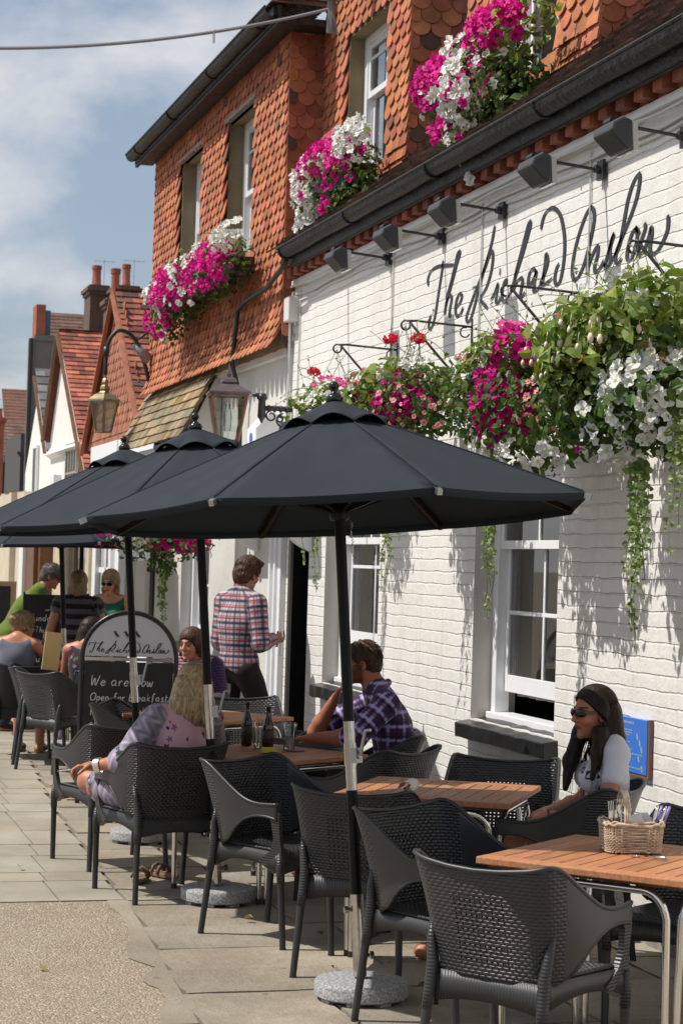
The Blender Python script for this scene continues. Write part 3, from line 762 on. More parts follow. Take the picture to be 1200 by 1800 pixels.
# lichen covered pent roof under the bay
mb = MB(); pv = Vector((.27, 0, .56)).normalized(); pn = Vector((-.56, 0, .27)).normalized()
tiles(mb, (3.72, 18.2, 2.89), (0, 1, 0), pv, pn, 3.42, .68, tw=.2, ex=.105, shape='plain', cols=col_moss, lift=.03, thick=.018)
loc(mb.build('pent_roof', M_tile_moss))
mb = MB(); mb.box(3.76, 4.1, 18.25, 21.5, 2.80, 2.865); mb.box(3.80, 3.9, 18.25, 21.5, 2.68, 2.799); mb.add([(3.76, 18.25, 2.866), (4.1, 18.25, 2.866), (4.1, 18.25, 3.49), (4.05, 18.25, 3.49)], [(0, 1, 2, 3)]); loc(mb.build('pent_soffit', M_plaster))
# down pipe crossing the bay, swept back from the gutter end
mb = MB(); mb.tube([(3.9, 15.2, 4.15), (3.90, 15.3, 4.10), (3.93, 15.9, 4.02), (3.94, 16.75, 4.0), (3.94, 17.0, 3.95), (3.94, 17.05, 3.8), (3.93, 17.12, 3.5), (4.03, 17.18, 3.2), (4.05, 17.2, 2.4)], .021, 10)
loc(mb.build('downpipe', M_blackw, None, smooth=True))
# cables, junction box, alarm box
mb = MB()
for dz, dx in ((.0, .045), (-.055, .012), (-.10, .008)):
    pts = [(X0-dx, y, 3.975+dz+.012*math.sin(y*2.1+dz*30)+.006*math.sin(y*7)) for y in np.linspace(4, 15.6, 90)]; mb.tube(pts, .009, 5)
for y0_, z1_ in ((9.62, 2.75), (11.25, 2.9), (13.0, 2.9), (15.45, 2.5), (15.66, 2.6), (8.3, 2.8)):
    mb.tube([(X0-.01, y0_+.02*math.sin(z*3), z) for z in np.linspace(3.95, z1_, 14)], .006, 5)
mb.tube([(X0-.01, y, 3.03+.008*math.sin(y*3)) for y in np.linspace(4, 11.3, 50)], .009, 5)
mb.tube([(X0-.03, 15.58, 3.95), (X0-.04, 15.62, 3.7), (X0-.03, 15.66, 3.3), (X0-.03, 15.68, 2.5)], .012, 6)
loc(mb.build('cables', mat('white_cable', (.62, .62, .6), .5)))
mb = MB(); mb.box(X0-.1, X0-.001, 15.46, 15.62, 3.70, 3.90); loc(mb.build('junction_box', mat('box_plastic', (.66, .65, .62), .5), None, bevel=.01))
mb = MB(); mb.prism([(X0-.22, 15.95, 2.55), (X0-.02, 15.95, 2.55), (X0-.02, 15.95, 2.98), (X0-.10, 15.95, 3.0), (X0-.22, 15.95, 2.86)], None, (0, .3, 0))
al = tag(mb.build('alarm_box', M_wpaint, None, bevel=.01), 'white wedge shaped alarm box on the wall beside the copper lantern', 'alarm box')
mb = MB(); mb.lathe([(.045, 0), (.045, .004)], (X0-.222, 16.1, 2.78), 16, (-1, 0, 0)); e_ = mb.build('emblem', mat('blue_print', (.05, .12, .45), .4)); e_.parent = al
mb = MB(); mb.box(X0-.03, X0+.008, 15.85, 16.3, 2.28, 2.42); tag(mb.build('small_blue_sign', mat('blue_print', (.05, .12, .45), .4)), 'small blue and white sign high on the wall under the lantern bracket', 'sign')

# ---------------------------------------------------------------- houses down the street
M_whitew = mat('lime_white_wall', (.74, .73, .70), .8, var=.06, vscale=2.5, bump=.01, bscale=6)
M_tilehang = mat('tile_hanging_brown', (.33, .125, .07), .85, var=.2, vscale=5, vc=True)
M_redroof = mat('red_clay_roof', (.27, .085, .05), .85, var=.4, vscale=4, vc=True)
M_slate = mat('grey_slate', (.115, .115, .12), .7, var=.3, vscale=4, vc=True)
M_greyr = mat('grey_render', (.17, .16, .155), .85, var=.1, vscale=2)
M_brownr = mat('brown_tile_roof', (.15, .085, .06), .85, var=.25, vscale=2.5, vc=True, bump=.01, bscale=12)
M_brownb = mat('sooty_brick', (.12, .075, .06), .9, var=.25, vscale=5, bump=.01, bscale=14)
M_pot = mat('terracotta', (.33, .10, .06), .75, var=.25, vscale=6)
M_wood = mat('brown_shop_timber', (.14, .06, .025), .5, var=.3, vscale=5)
def house(name, label, X, poly, depth, wallm, roofm, slopes, tw=.2, ex=.13, shape='plain', cols=col_red, verge=M_wood, cat='house'):
    """poly: (Y,Z) gable outline, extruded away from the street; slopes: list of (index a, index b) eave to ridge pairs"""
    y_c = sum(p[0] for p in poly)/len(poly)
    h = empty(name, (X, y_c, 0), 0, label, cat)
    mb = MB(); mb.prism([(0, y-y_c, z) for y, z in poly], None, (depth, 0, 0)); mb.build('wall', wallm, h)
    mb = MB()
    for a, b in slopes:
        A = Vector((-.1, poly[a][0]-y_c, poly[a][1])); B = Vector((-.1, poly[b][0]-y_c, poly[b][1])); v_ = (B-A); L_ = v_.length; v_.normalize()
        n_ = Vector((1, 0, 0)).cross(v_); 
        if n_.z < 0: n_ = -n_
        mb.add([A-v_*.12+n_*.03, A-v_*.12+n_*.03+Vector((depth, 0, 0)), B+n_*.03+Vector((depth, 0, 0)), B+n_*.03], [(0, 1, 2, 3)], (.5, .5, .5))
        tiles(mb, A-v_*.12+n_*.04, (1, 0, 0), v_, n_, min(depth, 3.2), L_+.12, tw=tw, ex=ex, shape=shape, cols=cols, lift=.035, thick=.02)
    mb.build('roof', roofm, h)
    mb = MB()
    for a, b in slopes:
        A = Vector((-.13, poly[a][0]-y_c, poly[a][1])); B = Vector((-.13, poly[b][0]-y_c, poly[b][1])); mb.bar(A-(B-A).normalized()*.12, B, .03, .055, (1, 0, 0))
    mb.build('verge', verge, h)
    return h, y_c
hB, yB = house('tile_hung_cottage', 'low cottage with orange tile hung gable and white wall below, next to the pub', 4.4, [(27.75, 0), (27.75, 3.25), (25.66, 5.16), (23.4, 3.2), (23.4, 0)], 6, M_whitew, M_redroof, [(3, 2), (1, 2)], verge=M_tilehang, cols=col_red2)
mb = MB(); half = 2.1
tiles(mb, (-.03, 23.5-yB, 3.22), (0, 1, 0), (0, 0, 1), (-1, 0, 0), 4.2, 1.9, tw=.2, ex=.12, cols=lambda: (random.uniform(.8, 1.15),)*3, squash=.9, plain_rows=2, thick=.015,
      clip=lambda u_, v_: abs(u_-(25.66-23.5)) < (1.95-v_)*1.08+.02)
mb.build('tile_hanging', M_tilehang, hB)
def win(parent, Xl, ya, yb, za, zb, bars=2, fr=M_wpaint, dark=None, rows=1, label=None):
    mb = MB(); t = .05
    mb.box(Xl-.03, Xl-.0, ya, yb, za, zb); o = mb.build('window', dark or M_glassdark, parent)
    mb = MB()
    for a, b, c, d in ((ya-t, ya, za, zb), (yb, yb+t, za, zb), (ya-t, yb+t, zb, zb+t), (ya-t, yb+t, za-t, za)): mb.box(Xl-.05, Xl-.005, a, b, c, d)
    for k in range(1, bars): y = ya+(yb-ya)*k/bars; mb.box(Xl-.045, Xl-.03, y-.015, y+.015, za, zb)
    for k in range(1, rows): z = za+(zb-za)*k/rows; mb.box(Xl-.046, Xl-.031, ya, yb, z-.015, z+.015)
    f = mb.build('frame', fr, o)
    return o
M_glassdark = mat('dark_window_glass', (.03, .035, .04), .12, spec=.8)
win(hB, -.005, 24.9-yB, 26.1-yB, 2.55, 3.02, 3, rows=1)
hC, yC = house('white_gabled_house', 'white walled house with steep red tiled roof and a mullioned window', 4.6, [(33.4, 0), (33.4, 3.75), (32.15, 5.32), (28.7, 2.75), (28.7, 0)], 6, M_whitew, M_redroof, [(3, 2), (1, 2)], cols=col_dark)
win(hC, -.01, 30.15-yC, 31.2-yC, 2.2, 3.45, 4, fr=mat('grey_wood', (.33, .31, .28), .7), dark=mat('leaded', (.10, .10, .10), .3), rows=3)
mb = MB(); mb.prism([(-.10, 28.9-yC, 3.42), (0, 28.9-yC, 3.35), (0, 28.9-yC, 3.55)], None, (0, 4.4, 0)); mb.build('string_course', M_whitew, hC)
mb = MB(); mb.box(-.12, 0, 32.0-yC, 32.4-yC, 2.5, 3.05); mb.build('wall_lamp', M_wpaint, hC)
hD, yD = house('slate_roofed_house', 'narrow white house with grey slate roof squeezed between taller houses', 4.8, [(38.2, 0), (38.2, 3.3), (36.4, 5.0), (34.7, 3.6), (34.7, 0)], 5, M_whitew, M_slate, [(3, 2)], cols=lambda: (random.uniform(.6, 1.5),)*3, tw=.35, ex=.25)
win(hD, -.005, 36.3-yD, 36.75-yD, 1.8, 3.7, 1)
hE = empty('grey_rendered_building', (5.36, 42, 0), 0, 'tall plain grey building with a brown tiled roof behind the white gables', 'building')
mb = MB(); mb.box(0, 6, 0, .9, 0, 6.34); mb.box(.02, .76, -.03, -.001, 6.26, 6.38); mb.build('wall', M_greyr, hE)
mb = MB(); v_ = Vector((0, .6, .62)).normalized(); n_ = Vector((0, -.62, .6)).normalized()
tiles(mb, (.38, .6, 6.3), (1, 0, 0), v_, n_, 3.0, .95, tw=.2, ex=.11, shape='plain', cols=lambda: (random.uniform(.75, 1.25),)*3, lift=.02); mb.build('roof', M_brownr, hE)
mb = MB(); mb.box(.04, .235, 0, .6, 6.341, 7.03); mb.build('parapet', M_pot, hE)
mb = MB(); mb.box(.28, .38, .3, .5, 6.341, 6.95); mb.build('blue_flashing', mat('blue_board', (.09, .15, .26), .6), hE)
mb = MB(); mb.tube([(-.06, -.06, 6.3), (-.06, -.06, .5)], .05, 8); mb.build('downpipe', M_blackw, hE)
def chimney(x, Y, z, w, d, h, pots, label, m=M_brownb, zc=.12):
    o = empty('chimney_stack', (x, Y, z), 0, label, 'chimney')
    mb = MB(); mb.box(0, w, 0, d, -3.5, h); mb.box(-.03, w+.03, -.03, d+.03, h, h+.06); mb.box(-.06, w+.06, -.06, d+.06, h+.061, h+.13); mb.box(-.02, w+.02, -.02, d+.02, h+.131, h+.17); mb.build('stack', m, o)
    for (px, ph, pr) in pots:
        mb = MB(); mb.lathe([(pr*1.1, 0), (pr*1.12, .05), (pr, .08), (pr*.93, ph*.6), (pr*.95, ph*.82), (pr*1.12, ph*.84), (pr*1.12, ph*.89), (pr, ph*.9), (pr*1.08, ph*.94), (pr*1.05, ph), (pr*.8, ph)], (px, d/2, h+.171), 14); mb.build('chimney_pot', M_pot, o, smooth=True, angle=40)
    mb = MB(); mb.tube([(w*.9, d/2, h), (w*.9, d/2, h+.7)], .004, 5); mb.tube([(w*.9-.2, d/2, h+.66), (w*.9+.2, d/2, h+.66)], .003, 5)
    for q in range(5): mb.tube([(w*.9-.16+.08*q, d/2-.12, h+.66), (w*.9-.16+.08*q, d/2+.12, h+.66)], .0025, 4)
    mb.build('aerial', M_lead, o)
    return o
chimney(5.59, 36, 5.6, .33, .7, .93, [(.16, .4, .085)], 'broad sooty chimney stack with one ribbed red pot')
chimney(5.93, 35.3, 5.6, .42, .6, .86, [(.24, .42, .075)], 'dark chimney stack with one pot just behind the broad stack', M_brownb)
chimney(5.42, 33, 5.2, .26, .4, .72, [(.15, .52, .075)], 'slim brown chimney stack with tall ribbed pot over the cottage roof')
mb = MB(); rb = empty('lichened_back_roof', (6.3, 37, 0), 0, 'orange brown ridge roof glimpsed behind the chimneys', 'roof')
mb.add([(-.7, -.6, 4.5), (3, -.6, 4.5), (3, .4, 6.72), (-.3, .4, 6.72)], [(0, 1, 2, 3)]); mb.add([(-.3, .4, 6.72), (3, .4, 6.72), (3, 1.6, 4.5), (-.7, 1.6, 4.5)], [(0, 1, 2, 3)]); mb.add([(-.7, -.6, 4.5), (-.3, .4, 6.72), (-.7, 1.6, 4.5)], [(0, 1, 2)])
mb.add([(-.7, -.6, 0), (3, -.6, 0), (3, -.6, 4.5), (-.7, -.6, 4.5)], [(0, 1, 2, 3)])
mb.build('roof_slope', mat('lichen_tile', (.26, .14, .06), .9, var=.4, vscale=5), rb)
hF = empty('far_brown_roofed_house', (6.3, 56, 0), 0, 'farthest house on the street with stacked brown tile roofs', 'house')
mb = MB(); mb.box(0, 5, 0, 8, 0, 4.6); mb.build('wall', mat('timbered_wall', (.5, .47, .42), .8, var=.4, vscale=1.2), hF)
mb = MB(); v_ = Vector((0, .7, .7)).normalized(); n_ = Vector((0, -.7, .7)).normalized()
tiles(mb, (-.05, -.3, 4.45), (1, 0, 0), v_, n_, 2.2, 1.5, tw=.25, ex=.14, shape='plain', cols=lambda: (random.uniform(.8, 1.2),)*3); tiles(mb, (.33, 1.8, 5.45), (1, 0, 0), v_, n_, 2.2, 1.55, tw=.25, ex=.14, shape='plain', cols=lambda: (random.uniform(.9, 1.35), random.uniform(.8, 1.), .85)); mb.build('roof', M_brownr, hF)
mb = MB(); mb.box(.05, .25, -.1, 0, 3.0, 4.3); mb.box(.55, .62, -.1, 0, 2.0, 4.4); mb.box(.0, 1, -.12, 0, 3.35, 3.47); mb.build('timbers', M_blackw, hF)
hG = empty('grey_box_house', (6.1, 50, 0), 0, 'dark grey bay roof on a cream shop beyond the white houses', 'house')
mb = MB(); mb.box(.05, 4, 0, 5, 0, 3.35); mb.build('wall', M_cream, hG)
mb = MB(); mb.box(.02, .6, -.2, 3, 3.351, 4.75); mb.build('bay_roof', mat('dark_lead', (.07, .065, .07), .7), hG)
mb = MB(); mb.tube([(-.05, -.25, 4.3), (.1, -.25, 4.1), (.14, -.25, 3.9), (.14, -.25, 1)], .035, 8); mb.build('downpipe', M_blackw, hG)
chimney(5.98, 54, 4.0, .2, .4, 1.25, [(.1, .25, .06)], 'small red chimney at the far left edge', M_pot)

# street level shop fronts under the houses
sf = empty('white_shop_front', (4.3, 24.4, 0), 0, 'white framed shop front with dark display window and blue poster', 'shop front')
def rel(mb_fn, nm, m, par, o3, **k):
    mb = MB(); mb_fn(mb); o = mb.build(nm, m, par, **k); return o
mb = MB(); mb.box(-.12, .4, -3.4, -2.95, 0, 3.2); mb.box(-.08, .4, -2.95, -.35, 0, .62); mb.box(-.08, .4, -2.95, -.35, 2.6, 3.2); mb.box(-.12, .4, -.35, -.1, 0, 3.2)
mb.box(-.1, -.02, .35, .5, 0, 2.7); mb.box(-.1, -.02, 1.5, 1.75, 0, 2.7); mb.box(-.14, -.05, -.1, 1.9, 2.7, 3.2); mb.build('shop_frame', M_wpaint, sf, bevel=.01)
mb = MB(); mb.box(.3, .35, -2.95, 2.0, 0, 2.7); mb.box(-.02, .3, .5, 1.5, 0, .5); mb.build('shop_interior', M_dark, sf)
mb = MB(); mb.add([(-.03, -2.95, .62), (-.03, -.35, .62), (-.03, -.35, 2.6), (-.03, -2.95, 2.6)], [(0, 3, 2, 1)]); mb.add([(-.04, .5, .5), (-.04, 1.5, .5), (-.04, 1.5, 2.6), (-.04, .5, 2.6)], [(0, 3, 2, 1)]); mb.build('shop_glass', M_glass, sf)
mb = MB(); mb.box(-.05, .02, .5, 1.5, 1.55, 1.62); mb.box(-.05, .02, .95, 1.02, .5, 2.6); mb.build('glazing_bar', M_wpaint, sf)
mb = MB(); mb.prism([(.1, -1.95, 1.1), (.1, -1.2, 1.1), (.1, -1.25, 1.75), (.1, -1.6, 1.85)], None, (.02, 0, 0)); mb.build('blue_poster', mat('poster_blue', (.04, .22, .55), .5), sf)
mb = MB(); mb.tube([(.15, -2.2, 1.75), (.15, -2.2, 1.95)], [.09, .05], 10); mb.build('lamp_shade', mat('warm_lamp', (.6, .45, .2), .5), sf)
dp = MB(); dp.tube([(-.17, -3.05, 0), (-.17, -3.05, 3.2)], .07, 10); dp.build('downpipe', M_blackw, sf)
sg = empty('grey_shop_front', (4.45, 29.3, 0), 0, 'shop front with cream framed arched window and dark glass', 'shop front')
mb = MB(); mb.box(-.1, .3, -1.9, -1.6, 0, 2.7); mb.box(-.1, .3, .5, .75, 0, 2.7); mb.box(-.08, .3, -1.6, .5, 0, .7); mb.box(-.08, .3, -1.6, .5, 2.25, 2.7); mb.box(-.1, .3, .75, 1.6, 0, 2.7); mb.build('shop_frame', M_cream, sg, bevel=.01)
mb = MB(); mb.box(.2, .25, -1.6, .5, .7, 2.25); mb.build('shop_interior', M_dark, sg)
mb = MB(); mb.add([(-.02, -1.6, .7), (-.02, .5, .7), (-.02, .5, 2.25), (-.02, -1.6, 2.25)], [(0, 3, 2, 1)]); mb.build('shop_glass', M_glass, sg)
st_ = empty('timber_shop_front', (4.3, 32.4, 0), 0, 'brown varnished timber shop front beside a cream pillar', 'shop front')
mb = MB(); mb.box(-.15, .3, -1.5, .2, 0, 2.7); mb.box(-.22, -.15, -1.3, -1.1, 0, 2.6); mb.build('timber_panel', M_wood, st_, bevel=.01)
mb = MB(); mb.box(-.2, .3, .2, .7, 0, 2.7); mb.build('white_post', M_wpaint, st_)
mb = MB(); mb.box(-.15, .3, .7, 5.5, 0, 2.8); mb.box(-.25, -.15, 1.6, 1.9, 0, 2.8); mb.build('cream_pillar', mat('cream_render', (.55, .48, .36), .8, var=.1), st_)
# handwriting of the pub's name as pen strokes on the wall (Y, Z)
SCRIPT = {'T1': [(12.231, 3.581), (12.244, 3.629), (12.182, 3.671), (12.053, 3.682), (11.903, 3.667), (11.736, 3.651)], 'T2': [(11.949, 3.709), (11.972, 3.636), (12.032, 3.49), (12.081, 3.369), (12.128, 3.311), (12.175, 3.295), (12.203, 3.319), (12.185, 3.36), (12.16, 3.381)], 'h1': [(11.905, 3.35), (11.858, 3.434), (11.776, 3.534), (11.695, 3.64), (11.636, 3.707), (11.653, 3.721), (11.684, 3.707), (11.727, 3.638), (11.793, 3.543), (11.877, 3.454)], 'h1b': [(11.889, 3.403), (11.843, 3.45), (11.79, 3.463), (11.768, 3.441), (11.792, 3.385), (11.8, 3.335), (11.751, 3.341)], 'e': [(11.68, 3.372), (11.61, 3.398), (11.577, 3.435), (11.622, 3.454), (11.672, 3.422), (11.692, 3.364), (11.66, 3.322), (11.596, 3.326), (11.543, 3.363)], 'R1': [(11.026, 3.791), (11.08, 3.686), (11.161, 3.587), (11.257, 3.468), (11.353, 3.334), (11.41, 3.274), (11.46, 3.264), (11.482, 3.296), (11.424, 3.356), (11.309, 3.455), (11.188, 3.547), (11.105, 3.625), (11.061, 3.637), (11.047, 3.591), (11.077, 3.51), (11.145, 3.435), (11.235, 3.389), (11.249, 3.379), (11.186, 3.341), (11.112, 3.307)], 'i': [(11.068, 3.347), (11.001, 3.384), (10.95, 3.429), (10.968, 3.374), (10.975, 3.329), (10.934, 3.321), (10.901, 3.346)], 'idot': [(10.918, 3.518), (10.925, 3.478)], 'c': [(10.799, 3.41), (10.829, 3.436), (10.869, 3.4), (10.879, 3.35), (10.848, 3.316), (10.799, 3.325), (10.739, 3.358)], 'h2': [(10.732, 3.358), (10.688, 3.415), (10.612, 3.499), (10.531, 3.594), (10.458, 3.694), (10.463, 3.72), (10.492, 3.706), (10.547, 3.627), (10.639, 3.496), (10.688, 3.421)], 'h2b': [(10.697, 3.36), (10.646, 3.403), (10.578, 3.416), (10.556, 3.392), (10.584, 3.317), (10.55, 3.31), (10.508, 3.33)], 'a': [(10.35, 3.43), (10.4, 3.444), (10.451, 3.422), (10.467, 3.368), (10.433, 3.36), (10.364, 3.404), (10.343, 3.429), (10.374, 3.356), (10.378, 3.32), (10.332, 3.318), (10.278, 3.34)], 'r': [(10.252, 3.337), (10.245, 3.37), (10.219, 3.451), (10.207, 3.5), (10.181, 3.458), (10.216, 3.403), (10.276, 3.35), (10.23, 3.338), (10.151, 3.346), (10.105, 3.358)], 'd': [(10.011, 3.425), (10.052, 3.399), (10.073, 3.348), (10.049, 3.315), (9.997, 3.326), (9.955, 3.415), (9.944, 3.52), (9.968, 3.606), (10.023, 3.692), (10.117, 3.741), (10.205, 3.742), (10.266, 3.707), (10.298, 3.65)], 'O': [(9.612, 3.664), (9.673, 3.624), (9.749, 3.544), (9.807, 3.453), (9.831, 3.363), (9.806, 3.313), (9.745, 3.315), (9.67, 3.376), (9.6, 3.481), (9.555, 3.583), (9.565, 3.641), (9.612, 3.664)], 'n': [(9.632, 3.317), (9.621, 3.37), (9.599, 3.424), (9.625, 3.347), (9.585, 3.387), (9.531, 3.431), (9.495, 3.441), (9.498, 3.398), (9.531, 3.34), (9.518, 3.313), (9.46, 3.325), (9.412, 3.358)], 's': [(9.41, 3.32), (9.374, 3.369), (9.319, 3.445), (9.294, 3.477), (9.325, 3.446), (9.343, 3.393), (9.329, 3.346), (9.366, 3.318), (9.416, 3.332)], 'l': [(9.318, 3.339), (9.228, 3.404), (9.182, 3.507), (9.136, 3.621), (9.076, 3.698), (9.014, 3.73), (9.002, 3.693), (9.033, 3.614), (9.105, 3.528), (9.191, 3.448), (9.254, 3.386), (9.27, 3.341), (9.236, 3.319), (9.19, 3.338)], 'o': [(9.036, 3.465), (9.081, 3.439), (9.121, 3.378), (9.126, 3.329), (9.084, 3.32), (9.035, 3.365), (9.013, 3.427), (9.036, 3.465), (8.983, 3.433)], 'w': [(8.93, 3.473), (8.923, 3.446), (8.961, 3.397), (8.993, 3.354), (8.982, 3.327), (8.927, 3.344), (8.88, 3.396), (8.853, 3.44), (8.846, 3.402), (8.862, 3.34), (8.835, 3.309), (8.777, 3.315), (8.719, 3.351), (8.673, 3.397), (8.664, 3.442), (8.671, 3.471)]}
def smooth_pts(p, n=6):
    p = [np.array(q, float) for q in p]
    if len(p) < 3: return p
    P = [2*p[0]-p[1]]+p+[2*p[-1]-p[-2]]; out = []
    for i in range(1, len(P)-2):
        for k in range(n):
            t = k/n; a, b, c, d = P[i-1], P[i], P[i+1], P[i+2]
            out.append(.5*((2*b)+(-a+c)*t+(2*a-5*b+4*c-d)*t*t+(-a+3*b-3*c+d)*t**3))
    out.append(p[-1]); return out
def pen(mb, pts, to3, thin, thick, nib=(0, 1), h=.002):
    """ribbon along a 2d stroke; to3(x, y, lift) -> 3d; wider where the stroke runs along nib"""
    P = smooth_pts(pts); n = len(P); vs = []
    for i in range(n):
        t = P[min(i+1, n-1)]-P[max(i-1, 0)]; L = np.hypot(*t)
        if L < 1e-9: t = np.array([1., 0]); L = 1
        t = t/L; nn = np.array([-t[1], t[0]]); w = thin+(thick-thin)*abs(t@np.array(nib))
        w *= min(1, .45+i/3, .45+(n-1-i)/3)
        vs += [to3(*(P[i]+nn*w), h), to3(*(P[i]-nn*w), h)]
    mb.add(vs, [(2*i, 2*i+1, 2*i+3, 2*i+2) for i in range(n-1)])
mb = MB()
for st in SCRIPT.values():
    for s_ in st if isinstance(st[0], list) else [st]: pen(mb, s_, lambda y, z, h: (X0-.004-h, y, z), .006, .019, nib=(.25, .97))
lt = loc(mb.build('painted_lettering', mat('sign_paint', (.03, .032, .038), .5, var=.3, vscale=40)))
lt['label'] = 'black handwriting reading The Richard Onslow'
GL = {  # simple chalk hand: strokes on a unit body, x height .5
 'a': [[(.45, .45), (.2, .5), (.05, .25), (.2, .02), (.42, .2), (.45, .48), (.44, .1), (.55, .02)]],
 'b': [[(.1, 1), (.08, .05), (.3, 0), (.45, .25), (.3, .5), (.1, .35)]],
 'c': [[(.42, .42), (.2, .5), (.05, .25), (.2, 0), (.42, .1)]],
 'd': [[(.42, .4), (.2, .5), (.05, .22), (.2, 0), (.42, .2), (.46, 1), (.45, .1), (.55, 0)]],
 'e': [[(.08, .25), (.42, .3), (.25, .5), (.06, .25), (.2, 0), (.45, .1)]],
 'f': [[(.45, .9), (.3, 1), (.2, .7), (.18, -.25)], [(.02, .5), (.4, .52)]],
 'h': [[(.1, 1), (.08, 0), (.12, .35), (.3, .5), (.4, .35), (.42, 0)]],
 'i': [[(.1, .5), (.1, .05), (.2, 0)], [(.1, .72), (.11, .74)]],
 'k': [[(.1, 1), (.08, 0)], [(.42, .55), (.1, .25), (.45, 0)]],
 'l': [[(.12, 1), (.1, .1), (.2, 0)]],
 'm': [[(.05, .5), (.06, 0), (.1, .35), (.22, .5), (.3, .3), (.3, 0), (.34, .35), (.46, .5), (.55, .3), (.56, 0)]],
 'n': [[(.06, .5), (.07, 0), (.12, .35), (.28, .5), (.4, .35), (.4, .05), (.5, 0)]],
 'o': [[(.25, .5), (.06, .28), (.2, 0), (.42, .2), (.38, .45), (.25, .5)]],
 'p': [[(.1, .5), (.06, -.35)], [(.1, .4), (.3, .5), (.45, .3), (.3, .02), (.1, .1)]],
 'r': [[(.08, .5), (.08, 0), (.12, .3), (.25, .48), (.38, .42)]],
 's': [[(.38, .45), (.2, .5), (.12, .36), (.34, .18), (.25, 0), (.05, .06)]],
 't': [[(.2, .85), (.16, .1), (.26, 0), (.4, .08)], [(.02, .55), (.42, .58)]],
 'u': [[(.06, .5), (.08, .1), (.25, 0), (.4, .2), (.42, .5), (.42, .08), (.5, 0)]],
 'w': [[(.04, .5), (.1, .05), (.2, .05), (.28, .4), (.35, .05), (.46, .05), (.55, .5)]],
 'y': [[(.06, .5), (.12, .1), (.3, .05), (.42, .5), (.36, -.2), (.18, -.35), (.02, -.25)]],
 'W': [[(.05, 1), (.14, .02), (.35, .7), (.5, .02), (.8, 1)]], 'O': [[(.4, 1), (.08, .7), (.1, .15), (.4, 0), (.68, .3), (.66, .8), (.4, 1)]],
 'S': [[(.5, .85), (.3, 1), (.1, .8), (.45, .35), (.35, .05), (.05, .1)]], 'T': [[(.02, .95), (.6, 1)], [(.32, .97), (.28, 0)]],
 'V': [[(.05, 1), (.25, 0), (.5, 1)]], 'I': [[(.1, 1), (.1, 0)]], 'N': [[(.08, 0), (.1, 1), (.4, .02), (.45, 1)]], 'Y': [[(.05, 1), (.25, .5)], [(.5, 1), (.2, 0)]],
 'C': [[(.5, .85), (.3, 1), (.06, .5), (.25, 0), (.5, .12)]], '7': [[(.05, .95), (.5, 1), (.2, 0)]], '3': [[(.08, .9), (.35, 1), (.4, .7), (.18, .52), (.45, .3), (.3, 0), (.05, .1)]],
 '0': [[(.25, 1), (.06, .6), (.15, .05), (.4, .1), (.45, .7), (.25, 1)]], '"': [[(.1, 1), (.05, .8)], [(.25, 1), (.2, .8)]]}
def chalk(mb, text, x, z, size, to3, w=.0032, slant=.12):
    for ch in text:
        if ch == ' ': x += size*.42; continue
        g_ = GL.get(ch, []); mxx = max([q[0] for s in g_ for q in s], default=.3)
        for s in g_: pen(mb, [(x+(q[0]+slant*q[1])*size, z+q[1]*size) for q in s], to3, w*.8, w)
        x += (mxx+.13)*size
    return x
